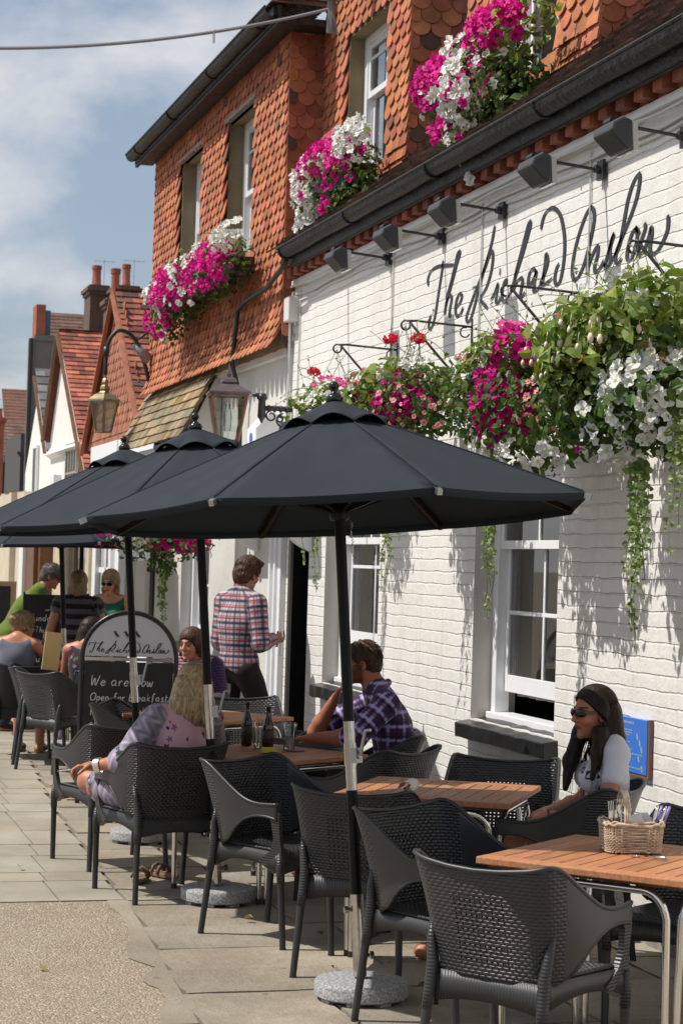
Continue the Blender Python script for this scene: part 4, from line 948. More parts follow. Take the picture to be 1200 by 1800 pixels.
# ================================================================ parasols
M_canopy = mat('parasol_cloth', (.018, .024, .032), .85, var=.12, vscale=3, bump=.0008, bscale=400, spec=.25)
M_steel = mat('brushed_steel', (.52, .50, .47), .12, 1.0, var=.12, vscale=30)
M_granite = mat('grey_granite', (.30, .305, .31), .6, var=.6, vscale=120, detail=2)
M_blackpole = mat('black_pole_paint', (.004, .004, .005), .4, spec=.2)
M_castal = mat('cast_alloy', (.38, .38, .38), .35, .9)
M_finial = mat('black_lacquer', (.01, .01, .011), .12)
def parasol(loc_, tilt, phi, label, crank=True, seed=1, H=1.979, Rr=1.066, joint=(.84, 1.12), crank_a=0.):
    rr = random.Random(seed); p = empty('parasol', (loc_[0], loc_[1], 0), 0, label, 'parasol', 'black parasols in a row over the terrace tables')
    n = Vector((tilt[0], tilt[1], 1)).normalized(); q = Vector((0, 0, 1)).rotation_difference(n).to_euler()
    def rot(o): o.rotation_euler = q; return o
    sq = H/1.979; apex = 2.415*sq
    mb = MB()   # base: granite disc with notches
    mb.lathe([(.184, .014), (.192, .02), (.193, .066), (.188, .074), (.175, .078), (.04, .082)], (0, 0, 0), 48)
    for a in (0, 1.57, 3.14, 4.71): mb.box(-.16+.0, .0, 0, 0, 0, 0) if False else None
    for k in range(8):
        a = k*math.pi/4+.3; mb.obox((.15*math.cos(a), .15*math.sin(a), .006), (math.cos(a), math.sin(a), 0), (-math.sin(a), math.cos(a), 0), (0, 0, 1), .026, .026, .0075)
    mb.build('base', M_granite, p, smooth=True, angle=35)
    mb = MB(); mb.tube([(0, 0, .09), (0, 0, .42)], .027, 20); mb.tube([(.027, 0, .17), (.055, 0, .17)], .008, 8); mb.tube([(.045, 0, .17), (.06, 0, .17)], .016, 8)
    mb.tube([(-.027, .0, .36), (-.05, 0, .36)], .008, 8); mb.tube([(-.04, 0, .36), (-.055, 0, .36)], .014, 8)
    rot(mb.build('pole_sleeve', M_steel, p, smooth=True, angle=40))
    mb = MB(); mb.tube([(0, 0, .42), (0, 0, joint[0])], .0225, 18); mb.tube([(0, 0, joint[1]), (0, 0, apex+.02)], .0225, 18)
    rot(mb.build('pole', M_blackpole, p, smooth=True, angle=40))
    mb = MB(); mb.tube([(0, 0, joint[0]), (0, 0, joint[1])], .0228, 18)
    mb.tube([(0, 0, joint[0]+.1), (0, 0, joint[0]+.19)], .026, 18)
    o = rot(mb.build('steel_joint', M_steel, p, smooth=True, angle=40))
    ca, sa = math.cos(crank_a), math.sin(crank_a)
    mb = MB(); zz = joint[0]+.14; mb.obox((ca*.03, sa*.03, zz), (ca, sa, 0), (-sa, ca, 0), (0, 0, 1), .018, .02, .03)
    mb.tube([(ca*.03, sa*.03, zz), (ca*.055, sa*.055, zz)], .014, 10)
    mb.tube([(ca*.055, sa*.055, zz), (ca*.085, sa*.085, zz+.10)], [.009, .006], 8); mb.tube([(ca*.085, sa*.085, zz+.10), (ca*.115, sa*.115, zz+.103)], .007, 8)
    c_ = rot(mb.build('crank_handle', M_castal, p, smooth=True, angle=40))
    # canopy
    V8 = [(Rr*math.cos(phi+k*math.pi/4), Rr*math.sin(phi+k*math.pi/4)) for k in range(8)]
    nr, ns = 12, 14; vs = []; fs = []; top = apex-.01
    for k in range(8):
        a, b = V8[k], V8[(k+1) % 8]; base = len(vs)
        for i in range(nr+1):
            t = .10+.90*i/nr
            for j in range(ns+1):
                u = j/ns; x = (a[0]*(1-u)+b[0]*u)*t; y = (a[1]*(1-u)+b[1]*u)*t; sag = math.sin(math.pi*u)
                inward = 1-.014*sag*t*t; x *= inward; y *= inward
                z = top-(top-H)*(t**1.06)-.010*sag*t-.006*math.sin(u*19+k)*t*(1-t)
                vs.append((x, y, z))
        for i in range(nr):
            for j in range(ns):
                q0 = base+i*(ns+1)+j; fs.append((q0, q0+1, q0+ns+2, q0+ns+1))
    # hem band
    for k in range(8):
        base = k*(nr+1)*(ns+1)+nr*(ns+1); nb = len(vs)
        for j in range(ns+1): x, y, z = vs[base+j]; vs.append((x*.992, y*.992, z-.028))
        for j in range(ns): fs.append((base+j, base+j+1, nb+j+1, nb+j))
    mb = MB(); mb.add(vs, fs); cn = rot(mb.build('canopy', M_canopy, p, smooth=True, angle=28))
    sm = cn.modifiers.new('thick', 'SOLIDIFY'); sm.thickness = .002
    mb = MB(); vs = []; fs = []   # seams along the ribs
    for k in range(8):
        a = V8[k]; mb.tube([(a[0]*t, a[1]*t, top-(top-H)*(t**1.06)+.0035) for t in np.linspace(.12, .99, 12)], .003, 4)
    s_ = mb.build('seams', M_canopy, cn)
    # vent cap with lifted scallops
    m_ = 96; n2 = 8; vs = []; fs = []
    for i in range(n2+1):
        t = i/n2
        for j in range(m_):
            a = phi+2*math.pi*j/m_; kk = (j % 12)/12; lift = math.sin(math.pi*kk)
            pr = .215*(1-.03*lift); rad = pr*t+.012
            z = top+.034-(.112)*t**1.3+.034*lift*t**3+.004*math.sin(3*a+seed)*t
            vs.append((rad*math.cos(a), rad*math.sin(a), z))
    for i in range(n2):
        for j in range(m_): fs.append((i*m_+j, i*m_+(j+1) % m_, (i+1)*m_+(j+1) % m_, (i+1)*m_+j))
    mb = MB(); mb.add(vs, fs); vc_ = rot(mb.build('vent_cap', M_canopy, p, smooth=True)); sm = vc_.modifiers.new('thick', 'SOLIDIFY'); sm.thickness = .003
    mb = MB(); mb.lathe([(.022, .02), (.036, .035), (.038, .05), (.028, .062), (.014, .070), (.013, .080), (.021, .090), (.023, .102), (.016, .114), (.005, .12)], (0, 0, top), 20)
    rot(mb.build('finial', M_finial, p, smooth=True))
    # ribs, struts, hub, tip pockets
    for k in range(8):
        a = V8[k]; A = Vector((a[0], a[1], H-.012)); T = Vector((a[0]*.05, a[1]*.05, top-.03))
        mb = MB(); mb.bar(T, A*1.0, .014, .022); rb = rot(mb.build('rib', mat('dark_rib_wood', (.03, .018, .012), .45), p))
        mb = MB(); M_ = T.lerp(A, .52); mb.bar((a[0]*.03, a[1]*.03, top-.42), M_-Vector((0, 0, .015)), .011, .018); st = mb.build('strut', M_blackpole, rb)
        mb = MB(); B = A+(A-T).normalized()*.022; mb.bar(A-(A-T).normalized()*.02, B, .020, .022); mb.build('rib_tip', M_castal, rb)
    mb = MB(); mb.lathe([(.035, 0), (.042, .01), (.042, .06), (.034, .07)], (0, 0, top-.46), 16); mb.lathe([(.03, 0), (.04, .01), (.04, .05)], (0, 0, top-.08), 16); rot(mb.build('hub', M_blackpole, p, smooth=True, angle=40))
    mb = MB(); 
    for i in range(16):
        zc = top-.46-.011*i; mb.tube([(.05+.005*math.sin(i), .0+.006*math.cos(i*2), zc), (.05, .006, zc-.009)], .0022, 4)
    rot(mb.build('chain', M_castal, p))
    return p
parasol((2.40, 7.76), (-.058, .068), 3.2, 'nearest black parasol, tilted, on a round granite base by the wicker chairs', seed=1, crank_a=-1.0)
parasol((2.325, 10.06), (-.079, .01), 3.32, 'second black parasol, its pole in front of the blonde woman', seed=2, crank_a=-.3)
parasol((2.33, 12.25), (-.07, .03), 3.1, 'third black parasol, its pole in front of the arched sign', seed=3, joint=(.86, 1.14), crank_a=-.5)
parasol((2.72, 18.0), (-.06, .0), 3.3, 'fourth black parasol, pole beside the woman in striped top', seed=4, joint=(.80, 1.10), H=1.88, crank_a=-2.4)
parasol((3.25, 20.9), (.0, .02), 3.0, 'fifth black parasol near the woman in green', seed=5, H=1.9)
parasol((2.5, 25.5), (-.02, .0), 3.2, 'distant black parasol at the left edge', seed=6, H=2.0)

# ================================================================ tables
M_teak = mat('teak', (.40, .17, .075), .5, var=.28, vscale=9, vc=True, bump=.0015, bscale=80)
M_alu = mat('polished_aluminium', (.72, .70, .68), .14, 1.0)
def wood_grain(m):
    t = m.node_tree; n = t.nodes; z = [q for q in n if q.type == 'TEX_NOISE']
    tcn = [q for q in n if q.type == 'TEX_COORD'][0]; mp_ = n.new('ShaderNodeMapping'); mp_.inputs['Scale'].default_value = (1.2, 14, 8)
    t.links.new(tcn.outputs['Object'], mp_.inputs['Vector'])
    for q in z: t.links.new(mp_.outputs[0], q.inputs['Vector'])
wood_grain(M_teak)
def table(x, y, rz, label, top_mat=None, h=.735, sz=.80):
    t = empty('terrace_table', (x, y, 0), rz, label, 'table', 'slatted teak tables on aluminium legs')
    hs = sz/2; th = .026; mb = MB(); bw = .075
    def c(): s = random.uniform(.8, 1.15); return (s, s*random.uniform(.92, 1.05), s*random.uniform(.9, 1.1))
    # local x = slat direction; breadboard ends at +-x
    for sx in (-1, 1): mb.box(sx*hs-(bw if sx > 0 else 0), sx*hs+(bw if sx < 0 else 0), -hs, hs, h-th, h, c())
    nsl = 11; w = sz/nsl
    for i in range(nsl): mb.box(-hs+bw+.0015, hs-bw-.0015, -hs+i*w+(.003 if i else 0), -hs+(i+1)*w-(.003 if i < nsl-1 else 0), h-th, h-.0006, c())
    mb.box(-hs+.03, hs-.03, -hs+.03, hs-.03, h-th-.012, h-th-.001, (.35, .3, .3))
    mb.build('tabletop', top_mat or M_teak, t, bevel=.004)
    ins = .09; rb = .09; ztop = h-th-.03
    for k in range(4):
        a = k*math.pi/2; ca, sa = math.cos(a), math.sin(a)
        def L(u, v, z): return (u*ca-v*sa, u*sa+v*ca, z)
        e = hs-ins; v = -hs+.045; pts = [L(-e, v+.02, .02), L(-e, v+.008, ztop-rb)]
        for i in range(1, 6): b = math.pi/2*i/6; pts.append(L(-e+rb*(1-math.cos(b)), v, ztop-rb+rb*math.sin(b)))
        pts.append(L(-e+rb, v, ztop)); pts.append(L(e-rb, v, ztop))
        for i in range(1, 6): b = math.pi/2*i/6; pts.append(L(e-rb+rb*math.sin(b), v, ztop-rb+rb*math.cos(b)))
        pts += [L(e, v+.008, ztop-rb), L(e, v+.02, .02)]
        mb = MB(); mb.tube(pts, .0135, 12); lg = mb.build('leg', M_alu, t, smooth=True, angle=45)
        mb = MB()
        for sx in (-e, e): mb.tube([L(sx, v+.02, 0), L(sx, v+.02, .028)], .0155, 10)
        mb.build('rubber_foot', M_blackw, lg)
    return t
T1 = (3.04, 6.64); T2 = (3.04, 8.70); T3 = (2.63, 10.41); T4 = (2.87, 12.87)
table(*T1, R(41), 'slatted teak table nearest the camera, carrying the wicker cutlery basket')
table(*T2, R(58), 'slatted teak table with a roll of white paper, in front of the woman in sunglasses')
table(*T3, R(33), 'slatted teak table with brown beer bottles and glasses')
table(*T4, R(34), 'slatted teak table beyond the bottles, by the pale grey chair')
table(2.95, 17.3, R(20), 'far teak table where the women in tops sit')

# ================================================================ chairs
def weave_mat(name, col, holes=True):
    m = bpy.data.materials.new(name); m.use_nodes = True; t = m.node_tree; n = t.nodes; l = t.links; b = n['Principled BSDF']
    b.inputs['Base Color'].default_value = (*col, 1); b.inputs['Roughness'].default_value = .34
    uv = n.new('ShaderNodeUVMap'); uv.uv_map = 'UVMap'
    bt = n.new('ShaderNodeTexBrick'); bt.inputs['Scale'].default_value = 1; bt.inputs['Brick Width'].default_value = .024; bt.inputs['Row Height'].default_value = .0115; bt.inputs['Mortar Size'].default_value = .0040; bt.inputs['Mortar Smooth'].default_value = 1
    l.new(uv.outputs[0], bt.inputs['Vector'])
    z = n.new('ShaderNodeTexNoise'); z.inputs['Scale'].default_value = 6
    inv = n.new('ShaderNodeMath'); inv.operation = 'SUBTRACT'; inv.inputs[0].default_value = 1; l.new(bt.outputs['Fac'], inv.inputs[1])
    sx = n.new('ShaderNodeSeparateXYZ'); l.new(uv.outputs[0], sx.inputs[0])
    # plain smooth border outside the woven field
    ab = n.new('ShaderNodeMath'); ab.operation = 'ABSOLUTE'; l.new(sx.outputs[0], ab.inputs[0])
    fld = n.new('ShaderNodeMath'); fld.operation = 'LESS_THAN'; fld.inputs[1].default_value = .30; l.new(ab.outputs[0], fld.inputs[0])
    def MM(op, a, b_=None):
        q = n.new('ShaderNodeMath'); q.operation = op
        for i_, w_ in enumerate((a, b_)):
            if w_ is None: continue
            if hasattr(w_, 'links'): l.new(w_, q.inputs[i_])
            else: q.inputs[i_].default_value = w_
        return q.outputs[0]
    rv_ = MM('DIVIDE', sx.outputs[1], .0125); row = MM('FLOOR', rv_); fr_ = MM('FRACT', rv_)
    ph = MM('MULTIPLY', MM('ADD', MM('DIVIDE', sx.outputs[0], .026), MM('MULTIPLY', row, .5)), math.pi)
    wv_ = MM('MULTIPLY', MM('POWER', MM('ABSOLUTE', MM('SINE', ph)), .5), MM('POWER', MM('SINE', MM('MULTIPLY', fr_, math.pi)), .6))
    hh = n.new('ShaderNodeMath'); hh.operation = 'MULTIPLY'; l.new(wv_, hh.inputs[0]); l.new(fld.outputs[0], hh.inputs[1])
    bp = n.new('ShaderNodeBump'); bp.inputs['Distance'].default_value = .0045; l.new(hh.outputs[0], bp.inputs['Height']); l.new(bp.outputs[0], b.inputs['Normal'])
    if holes:
        def M(op, a, b_=None, v=None):
            q = n.new('ShaderNodeMath'); q.operation = op
            l.new(a, q.inputs[0]) if hasattr(a, 'links') else setattr(q.inputs[0], 'default_value', a)
            if b_ is not None:
                if hasattr(b_, 'links'): l.new(b_, q.inputs[1])
                else: q.inputs[1].default_value = b_
            return q.outputs[0]
        fx = M('SUBTRACT', M('FRACT', M('DIVIDE', sx.outputs[0], .020)), .5); fz = M('SUBTRACT', M('FRACT', M('DIVIDE', sx.outputs[1], .0165)), .5)
        d = M('ADD', M('MULTIPLY', fx, fx), M('MULTIPLY', fz, fz)); hole = M('LESS_THAN', d, .042)
        m1 = M('LESS_THAN', ab.outputs[0], .095); m2 = M('GREATER_THAN', sx.outputs[1], .47); m3 = M('LESS_THAN', sx.outputs[1], .70)
        hm = M('MULTIPLY', M('MULTIPLY', hole, m1), M('MULTIPLY', m2, m3)); al = M('SUBTRACT', 1.0, hm); l.new(al, b.inputs['Alpha'])
    return m
CH = (.025, .0255, .028)
M_weave = weave_mat('woven_resin', CH); M_weave2 = weave_mat('woven_resin_seat', CH, False)
def ribbed(name, col, scale=.0125, axis=0):
    m = mat(name, col, .4); t = m.node_tree; n = t.nodes; l = t.links; uv = n.new('ShaderNodeTexCoord'); wv = n.new('ShaderNodeTexWave'); wv.inputs['Scale'].default_value = 1/scale/6.28*2; wv.bands_direction = 'XYZ'[axis]
    l.new(uv.outputs['Object'], wv.inputs['Vector']); bp = n.new('ShaderNodeBump'); bp.inputs['Distance'].default_value = .0012; l.new(wv.outputs['Fac'], bp.inputs['Height']); l.new(bp.outputs[0], n['Principled BSDF'].inputs['Normal']); return m
M_ribx = ribbed('ribbed_resin_apron', CH, .012, 0); M_ribz = ribbed('ribbed_resin_leg', CH, .012, 2); M_resin = mat('smooth_resin', (.025, .0255, .028), .42, var=.35, vscale=3)
def ip(u, xs_, ys_): return float(np.interp(u, xs_, ys_))
US = [0, .2, .38, .52, .62, .72, .82, .92, 1.0]
PX = [0, .10, .19, .238, .262, .276, .282, .283, .280]; PY = [-.225, -.222, -.205, -.165, -.095, -.01, .08, .165, .225]
TZ = [.788, .792, .805, .824, .745, .672, .648, .650, .655]; BZ = [.415, .415, .418, .425, .46, .560, .594, .598, .585]
def smooth_ip(u, ys_):
    return sum(ip(min(1, max(0, u+d)), US, ys_)*w for d, w in ((-.04, .25), (0, .5), (.04, .25))) if .04 < u < .96 else ip(u, US, ys_)
def shell_pt(u, z):
    a = abs(u); s = 1 if u >= 0 else -1
    x = smooth_ip(a, PX); y = smooth_ip(a, PY)
    bk = max(0, min(1, (.72-a)/.25)); hgt = max(0, z-.42)
    y -= (hgt*.20+hgt*hgt*.22)*bk
    fl = max(0, 1-abs(a-.5)/.3); x += fl*hgt*hgt*.20-.018*fl*(1-min(1, hgt/.2)); 
    return Vector((s*x, y, z))
def make_chair(name='wicker_chair', ms=None):
    c = empty(name, (0, 0, 0), 0); NU, NV = 72, 16
    vs = []; uvs = []; us = np.linspace(-1, 1, NU+1); arc = 0; pa = None; arcs = []
    for u in us:
        p_ = shell_pt(u, .6); 
        if pa is not None: arc += (Vector((p_.x, p_.y, 0))-Vector((pa.x, pa.y, 0))).length
        arcs.append(arc); pa = p_
    mid = arcs[NU//2]
    for i, u in enumerate(us):
        zt, zb = smooth_ip(abs(u), TZ), smooth_ip(abs(u), BZ)
        for j in range(NV+1):
            z = zb+(zt-zb)*j/NV; vs.append(shell_pt(u, z)); uvs.append((arcs[i]-mid, z))
    fs = [(i*(NV+1)+j, (i+1)*(NV+1)+j, (i+1)*(NV+1)+j+1, i*(NV+1)+j+1) for i in range(NU) for j in range(NV)]
    mb = MB(); mb.add(vs, fs, uv=uvs); bk = mb.build('backrest', M_weave, c, smooth=True); sm = bk.modifiers.new('s', 'SOLIDIFY'); sm.thickness = .008; sm.offset = 0
    # rolled rim: along top edge, down the arm fronts and under the arms
    mb = MB(); rim = [shell_pt(u, smooth_ip(abs(u), TZ)) for u in us]; mb.tube(rim, .0085, 8)
    for s in (-1, 1):
        pts = []
        for u in np.linspace(.60, 1.0, 16): pts.append(shell_pt(s*u, smooth_ip(u, BZ)))
        mb.tube(pts, .007, 8)
    mb.build('rim', M_resin, bk, smooth=True)
    # front supports under the arms, flaring to the seat
    for s in (-1, 1):
        mb = MB(); prof = [(.618, .165, .235, .281), (.57, .188, .236, .279), (.50, .198, .238, .272), (.44, .175, .245, .266), (.385, .10, .248, .262), (.34, .19, .25, .26)]
        n = len(prof); P_ = []
        for (z, ya, yb, x) in prof: P_ += [(s*x, ya, z), (s*x, yb, z), (s*(x-.022), yb, z), (s*(x-.022), ya, z)]
        mb.add(P_, [(4*i+k, 4*i+(k+1) % 4, 4*i+4+(k+1) % 4, 4*i+4+k) for i in range(n-1) for k in range(4)]+[(0, 1, 2, 3), (4*n-4, 4*n-3, 4*n-2, 4*n-1)])
        mb.build('arm_support', M_ribz, c, smooth=True, angle=40)
    # seat pan with side and front aprons
    mb = MB(); N = 14; vs = []; uv_ = []
    for i in range(N+1):
        for j in range(N+1):
            u, v = -1+2*i/N, j/N; wd = .205+.05*v; x = u*wd; y = -.215+.455*v; z = .437-.022*(1-u*u)*math.sin(math.pi*min(1, v*1.15))-.018*max(0, v-.85)/.15
            vs.append((x, y, z)); uv_.append((x, y+.2))
    mb.add(vs, [(i*(N+1)+j, i*(N+1)+j+1, (i+1)*(N+1)+j+1, (i+1)*(N+1)+j) for i in range(N) for j in range(N)], uv=uv_)
    st = mb.build('seat', M_weave2, c, smooth=True); sm = st.modifiers.new('s', 'SOLIDIFY'); sm.thickness = .012
    for s in (-1, 1):
        pts = []; mb = MB()
        for i in range(13):
            v = i/12; x = s*(.206+.055*v); y = -.215+.455*v; lo = .345+.035*math.sin(math.pi*v); pts.append((x, y, .436, lo))
        vs = [(p[0], p[1], p[2]) for p in pts]+[(p[0]*1.02, p[1], p[3]) for p in pts]; mb.add(vs, [(i, i+1, 14+i, 13+i) for i in range(12)])
        o = mb.build('side_apron', M_resin, c, smooth=True); sm = o.modifiers.new('s', 'SOLIDIFY'); sm.thickness = .012; sm.offset = 0
    for (yy, w_, lift) in ((-.222, .205, 0), (.243, .258, .01)):
        vs = []; n = 24; mb = MB()
        for i in range(n+1):
            u = -1+2*i/n; z0 = .325+lift+.022*(1-u*u)*1.2; yb_ = yy+(.012*(u*u) if yy < 0 else -.01*u*u); vs += [(u*w_, yb_, .432), (u*w_*1.02, yb_-(.006 if yy < 0 else -.006), z0)]
        mb.add(vs, [(2*i, 2*i+2, 2*i+3, 2*i+1) for i in range(n)])
        o = mb.build('apron', M_ribx, c, smooth=True); sm = o.modifiers.new('s', 'SOLIDIFY'); sm.thickness = .012; sm.offset = 0
    for s in (-1, 1):
        mb = MB(); mb.tube([(s*.232, -.20, .60), (s*.224, -.215, .53), (s*.212, -.222, .45), (s*.214, -.232, .36), (s*.219, -.24, .30)], [.008, .016, .021, .021, .0185], 12)
        lg = mb.build('leg', M_ribz, c, smooth=True)
        mb = MB(); mb.tube([(s*.219, -.24, .302), (s*.234, -.272, 0.006)], [.0165, .0145], 12); mb.tube([(s*.234, -.272, 0.0), (s*.2338, -.2715, .008)], .0155, 10); mb.build('leg_tube', M_resin, lg, smooth=True, angle=40)
        mb = MB(); mb.tube([(s*.262, .232, .43), (s*.261, .236, .37), (s*.258, .240, .30)], [.014, .020, .0185], 12)
        lg = mb.build('leg', M_ribz, c, smooth=True)
        mb = MB(); mb.tube([(s*.258, .240, .302), (s*.250, .256, 0.006)], [.0165, .0145], 12); mb.tube([(s*.250, .256, 0), (s*.250, .256, .008)], .0155, 10); mb.build('leg_tube', M_resin, lg, smooth=True, angle=40)
    return c
chair0 = make_chair(); first_chair = [True]
def chair(x, y, fx, fy, label):
    c = chair0 if first_chair[0] else copy_tree(chair0); first_chair[0] = False
    c.location = (x, y, 0); c.rotation_euler = (0, 0, math.atan2(-fx, fy)); tag(c, label, 'chair', 'dark wicker armchairs around the terrace tables'); return c
chair(2.49, 6.24, .79, .61, 'wicker armchair in the right foreground, seen from behind, at the table with the cutlery basket')
chair(2.60, 7.27, .50, -.87, 'wicker armchair just right of the nearest parasol base, turned toward the nearest table')
chair(2.575, 8.27, .58, .81, 'wicker armchair directly behind the nearest parasol pole, back to the camera')
chair(3.50, 8.33, -.76, .65, 'wicker armchair in which the woman in sunglasses sits')
chair(3.53, 7.07, -.756, -.655, 'wicker armchair at the right edge of the picture, behind the cutlery basket')
chair(3.50, 9.13, -.45, -.89, 'wicker armchair under the black window sill nearest the camera, facing the camera')
chair(2.40, 9.13, .56, -.83, 'empty wicker armchair between the first two parasols, its side to the camera')
chair(3.09, 10.0, -.64, .77, 'empty wicker armchair just in front of the man in purple check')
chair(3.32, 10.78, -.97, .25, 'wicker armchair in which the man in purple check sits')
chair(2.06, 10.33, -.20, .98, 'wicker armchair in which the blonde woman sits, its back to the camera')
chair(1.99, 11.40, -.22, .975, 'empty wicker armchair left of the blonde woman, back to the camera')
chair(2.43, 12.77, .91, -.42, 'empty wicker armchair in front of the arched chalkboard sign')
c_ = chair(3.21, 13.28, -.1, -1, 'sunlit grey wicker armchair facing the camera beyond the brown bottles')
chair(3.42, 12.25, -.80, .60, 'wicker armchair by the doorway with sunlight through its weave')
chair(2.42, 16.35, .85, .52, 'sunlit wicker armchair left of the arched sign, seen side on')
chair(2.38, 16.95, .85, -.10, 'wicker armchair half hidden behind the sunlit one left of the arched sign')
chair(2.20, 17.5, -.10, 1, 'wicker armchair of the woman in grey vest at the left edge')
chair(3.1, 14.55, -.35, -.93, 'wicker armchair under the smiling woman in stripes')
chair(2.80, 16.45, .1, .99, 'wicker armchair of the dark haired woman in floral top')

# ================================================================ floodlights, brackets
M_flood = mat('floodlight_grey', (.045, .047, .052), .45)
def floodlight(y, z, xw=4.09, label=''):
    """trough lamp on a steel arm standing off the wall; y, z at the wall plate"""
    f = empty('floodlight', (xw, y, z), 0, label, 'floodlight', 'floodlights along the top of the white wall')
    mb = MB(); mb.box(-.02, .0, -.04, .04, -.05, .05); mb.tube([(-.02, 0, 0), (-.05, 0, .005)], .022, 10); mb.build('wall_plate', M_blackw, f)
    mb = MB(); mb.tube([(-.03, 0, .0), (-.30, -.01, .02), (-.40, -.012, .03)], .009, 8); mb.tube([(-.395, -.05, .03), (-.395, .03, .03)], .022, 8); mb.build('arm', M_blackw, f, smooth=True, angle=40)
    # wedge head: profile in XZ (aims down at the wall), long in Y
    mb = MB(); prof = [(-.40, .03), (-.45, .0), (-.462, -.04), (-.37, -.125), (-.345, -.11), (-.352, .015)]
    ya, yb = -.17, .045
    poly = [(x, ya, z_) for x, z_ in prof]; mb.prism(poly, None, (0, yb-ya+.0, 0)); h = mb.build('lamp_head', M_flood, f, bevel=.012)
    mb = MB(); mb.prism([(-.352, ya+.012, .012), (-.342, ya+.012, -.122), (-.315, ya+.012, -.118), (-.325, ya+.012, .01)], None, (0, yb-ya-.024, 0)); mb.build('glass', mat('lamp_glass', (.55, .54, .5), .15), h)
    return f
for i, (y, z) in enumerate(((8.35, 3.86), (9.42, 3.88), (10.85, 3.90), (11.93, 3.91), (13.05, 3.93), (7.2, 3.86))):
    floodlight(y+.02 if i else y+.12, z-.055, label=['dark floodlight nearest the camera, at the upper right', 'second floodlight from the right, above the end of the handwriting', 'middle floodlight, just above the start of the handwriting', 'fourth floodlight from the right', 'farthest floodlight, at the end of the gutter', 'floodlight beyond the right edge'][i]) if i < 5 else None
def basket_bracket(y, label):
    b = empty('basket_bracket', (4.098, y, 3.0), 0, label, 'bracket', 'wrought iron hanging basket brackets')
    mb = MB(); mb.bar((0, 0, -.22), (0, 0, .27), .022, .008, (1, 0, 0)); mb.build('back_plate', M_blackw, b)
    mb = MB(); mb.tube([(-.0, 0, .22), (-.36, -.005, .235), (-.42, -.005, .232)], .0075, 6)
    c = Vector((-.425, -.005, .205)); mb.tube([c+Vector((.028*math.cos(a), 0, .028*math.sin(a))) for a in np.linspace(math.pi*.5, math.pi*2.1, 16)], .0065, 6)
    mb.tube([(-.005, 0, -.18), (-.40, -.004, .225)], .008, 6)
    c = Vector((-.045, 0, .185)); mb.tube([c+Vector((.03*math.cos(a), 0, .03*math.sin(a))) for a in np.linspace(-math.pi*.1, -math.pi*1.6, 14)], .005, 6)
    c = Vector((-.03, 0, -.14)); mb.tube([c+Vector((.025*math.cos(a), 0, .025*math.sin(a))) for a in np.linspace(-math.pi*.5, math.pi, 14)], .005, 6)
    mb.build('arm', M_blackw, b, smooth=True); return b
BR = [(12.86, 'iron hanging basket bracket farthest along the white wall'), (11.38, 'iron hanging basket bracket below the start of the handwriting'), (9.70, 'iron hanging basket bracket below the middle of the handwriting'), (8.12, 'iron hanging basket bracket nearest the camera')]
for y, l_ in BR: basket_bracket(y, l_)

# ================================================================ lanterns
M_copper = mat('weathered_copper', (.22, .12, .085), .45, .75, var=.3, vscale=12)
M_lav = mat('dull_metal', (.20, .165, .175), .42, .7, var=.2, vscale=12)
M_brass = mat('brass', (.26, .22, .13), .4, .85, var=.25, vscale=10)
def lantern_poly(p, n, r1, z1, r0, z0, bar, mbar, glass, rot=0.):
    A = [Vector((r1*math.cos(rot+2*math.pi*k/n), r1*math.sin(rot+2*math.pi*k/n), z1)) for k in range(n)]; B = [Vector((r0*math.cos(rot+2*math.pi*k/n), r0*math.sin(rot+2*math.pi*k/n), z0)) for k in range(n)]
    mb = MB()
    for k in range(n): mb.bar(A[k], B[k], bar, bar); mb.bar(A[k], A[(k+1) % n], bar*1.2, bar*1.2); mb.bar(B[k], B[(k+1) % n], bar*1.1, bar*1.1)
    f = mb.build('frame', mbar, p)
    mb = MB()
    for k in range(n): j = (k+1) % n; mb.add([A[k]*.985, A[j]*.985, B[j]*.985+Vector((0, 0, .003)), B[k]*.985+Vector((0, 0, .003))], [(0, 1, 2, 3)])
    mb.build('pane', glass, f); return f
l1 = empty('wall_lantern', (3.50, 21.3, 3.10), 0, 'hexagonal brass lantern hanging from a black swan neck arm', 'lantern')
lantern_poly(l1, 6, .165, .33, .09, .0, .014, M_brass, glass_mat('lantern_frost', (.62, .68, .66), .12, .25), rot=.3)
mb = MB(); mb.lathe([(.20, .325), (.195, .345), (.12, .40), (.065, .425), (.05, .44), (.062, .46), (.055, .49), (.03, .51), (.04, .535), (.03, .56), (.016, .58), (.012, .64)], (0, 0, 0), 6, rot=.3); mb.build('cap', M_brass, l1)
mb = MB(); pts = [(0, 0, .62), (0, 0, .84), (.02, 0, .97), (.10, 0, 1.09), (.20, 0, 1.10), (.30, 0, 1.03), (.38, 0, .88), (.44, 0, .70), (.47, 0, .58)]
P_ = smooth_pts([np.array(q) for q in pts], 4); mb.tube([tuple(q) for q in P_], .022, 10); mb.tube([(0, 0, .82), (0, 0, .92)], .032, 8); mb.tube([(.31, 0, 1.0), (.47, 0, 1.12)], .014, 8); mb.tube([(.34, 0, .95), (.42, 0, .80)], .032, 8); mb.build('swan_neck', M_blackw, l1, smooth=True)
mb = MB(); mb.tube([(.30, 0, .96), (.47, 0, .80)], [.03, .075], 12); mb.build('junction_cowl', mat('zinc', (.28, .28, .31), .4, .6), l1, smooth=True)
l2 = empty('copper_lantern', (3.565, 15.62, 2.715), 0, 'four sided copper gas lantern on a scrolled black bracket', 'lantern')
lantern_poly(l2, 4, .20, .37, .115, .0, .018, M_copper, M_lglass, rot=.65)
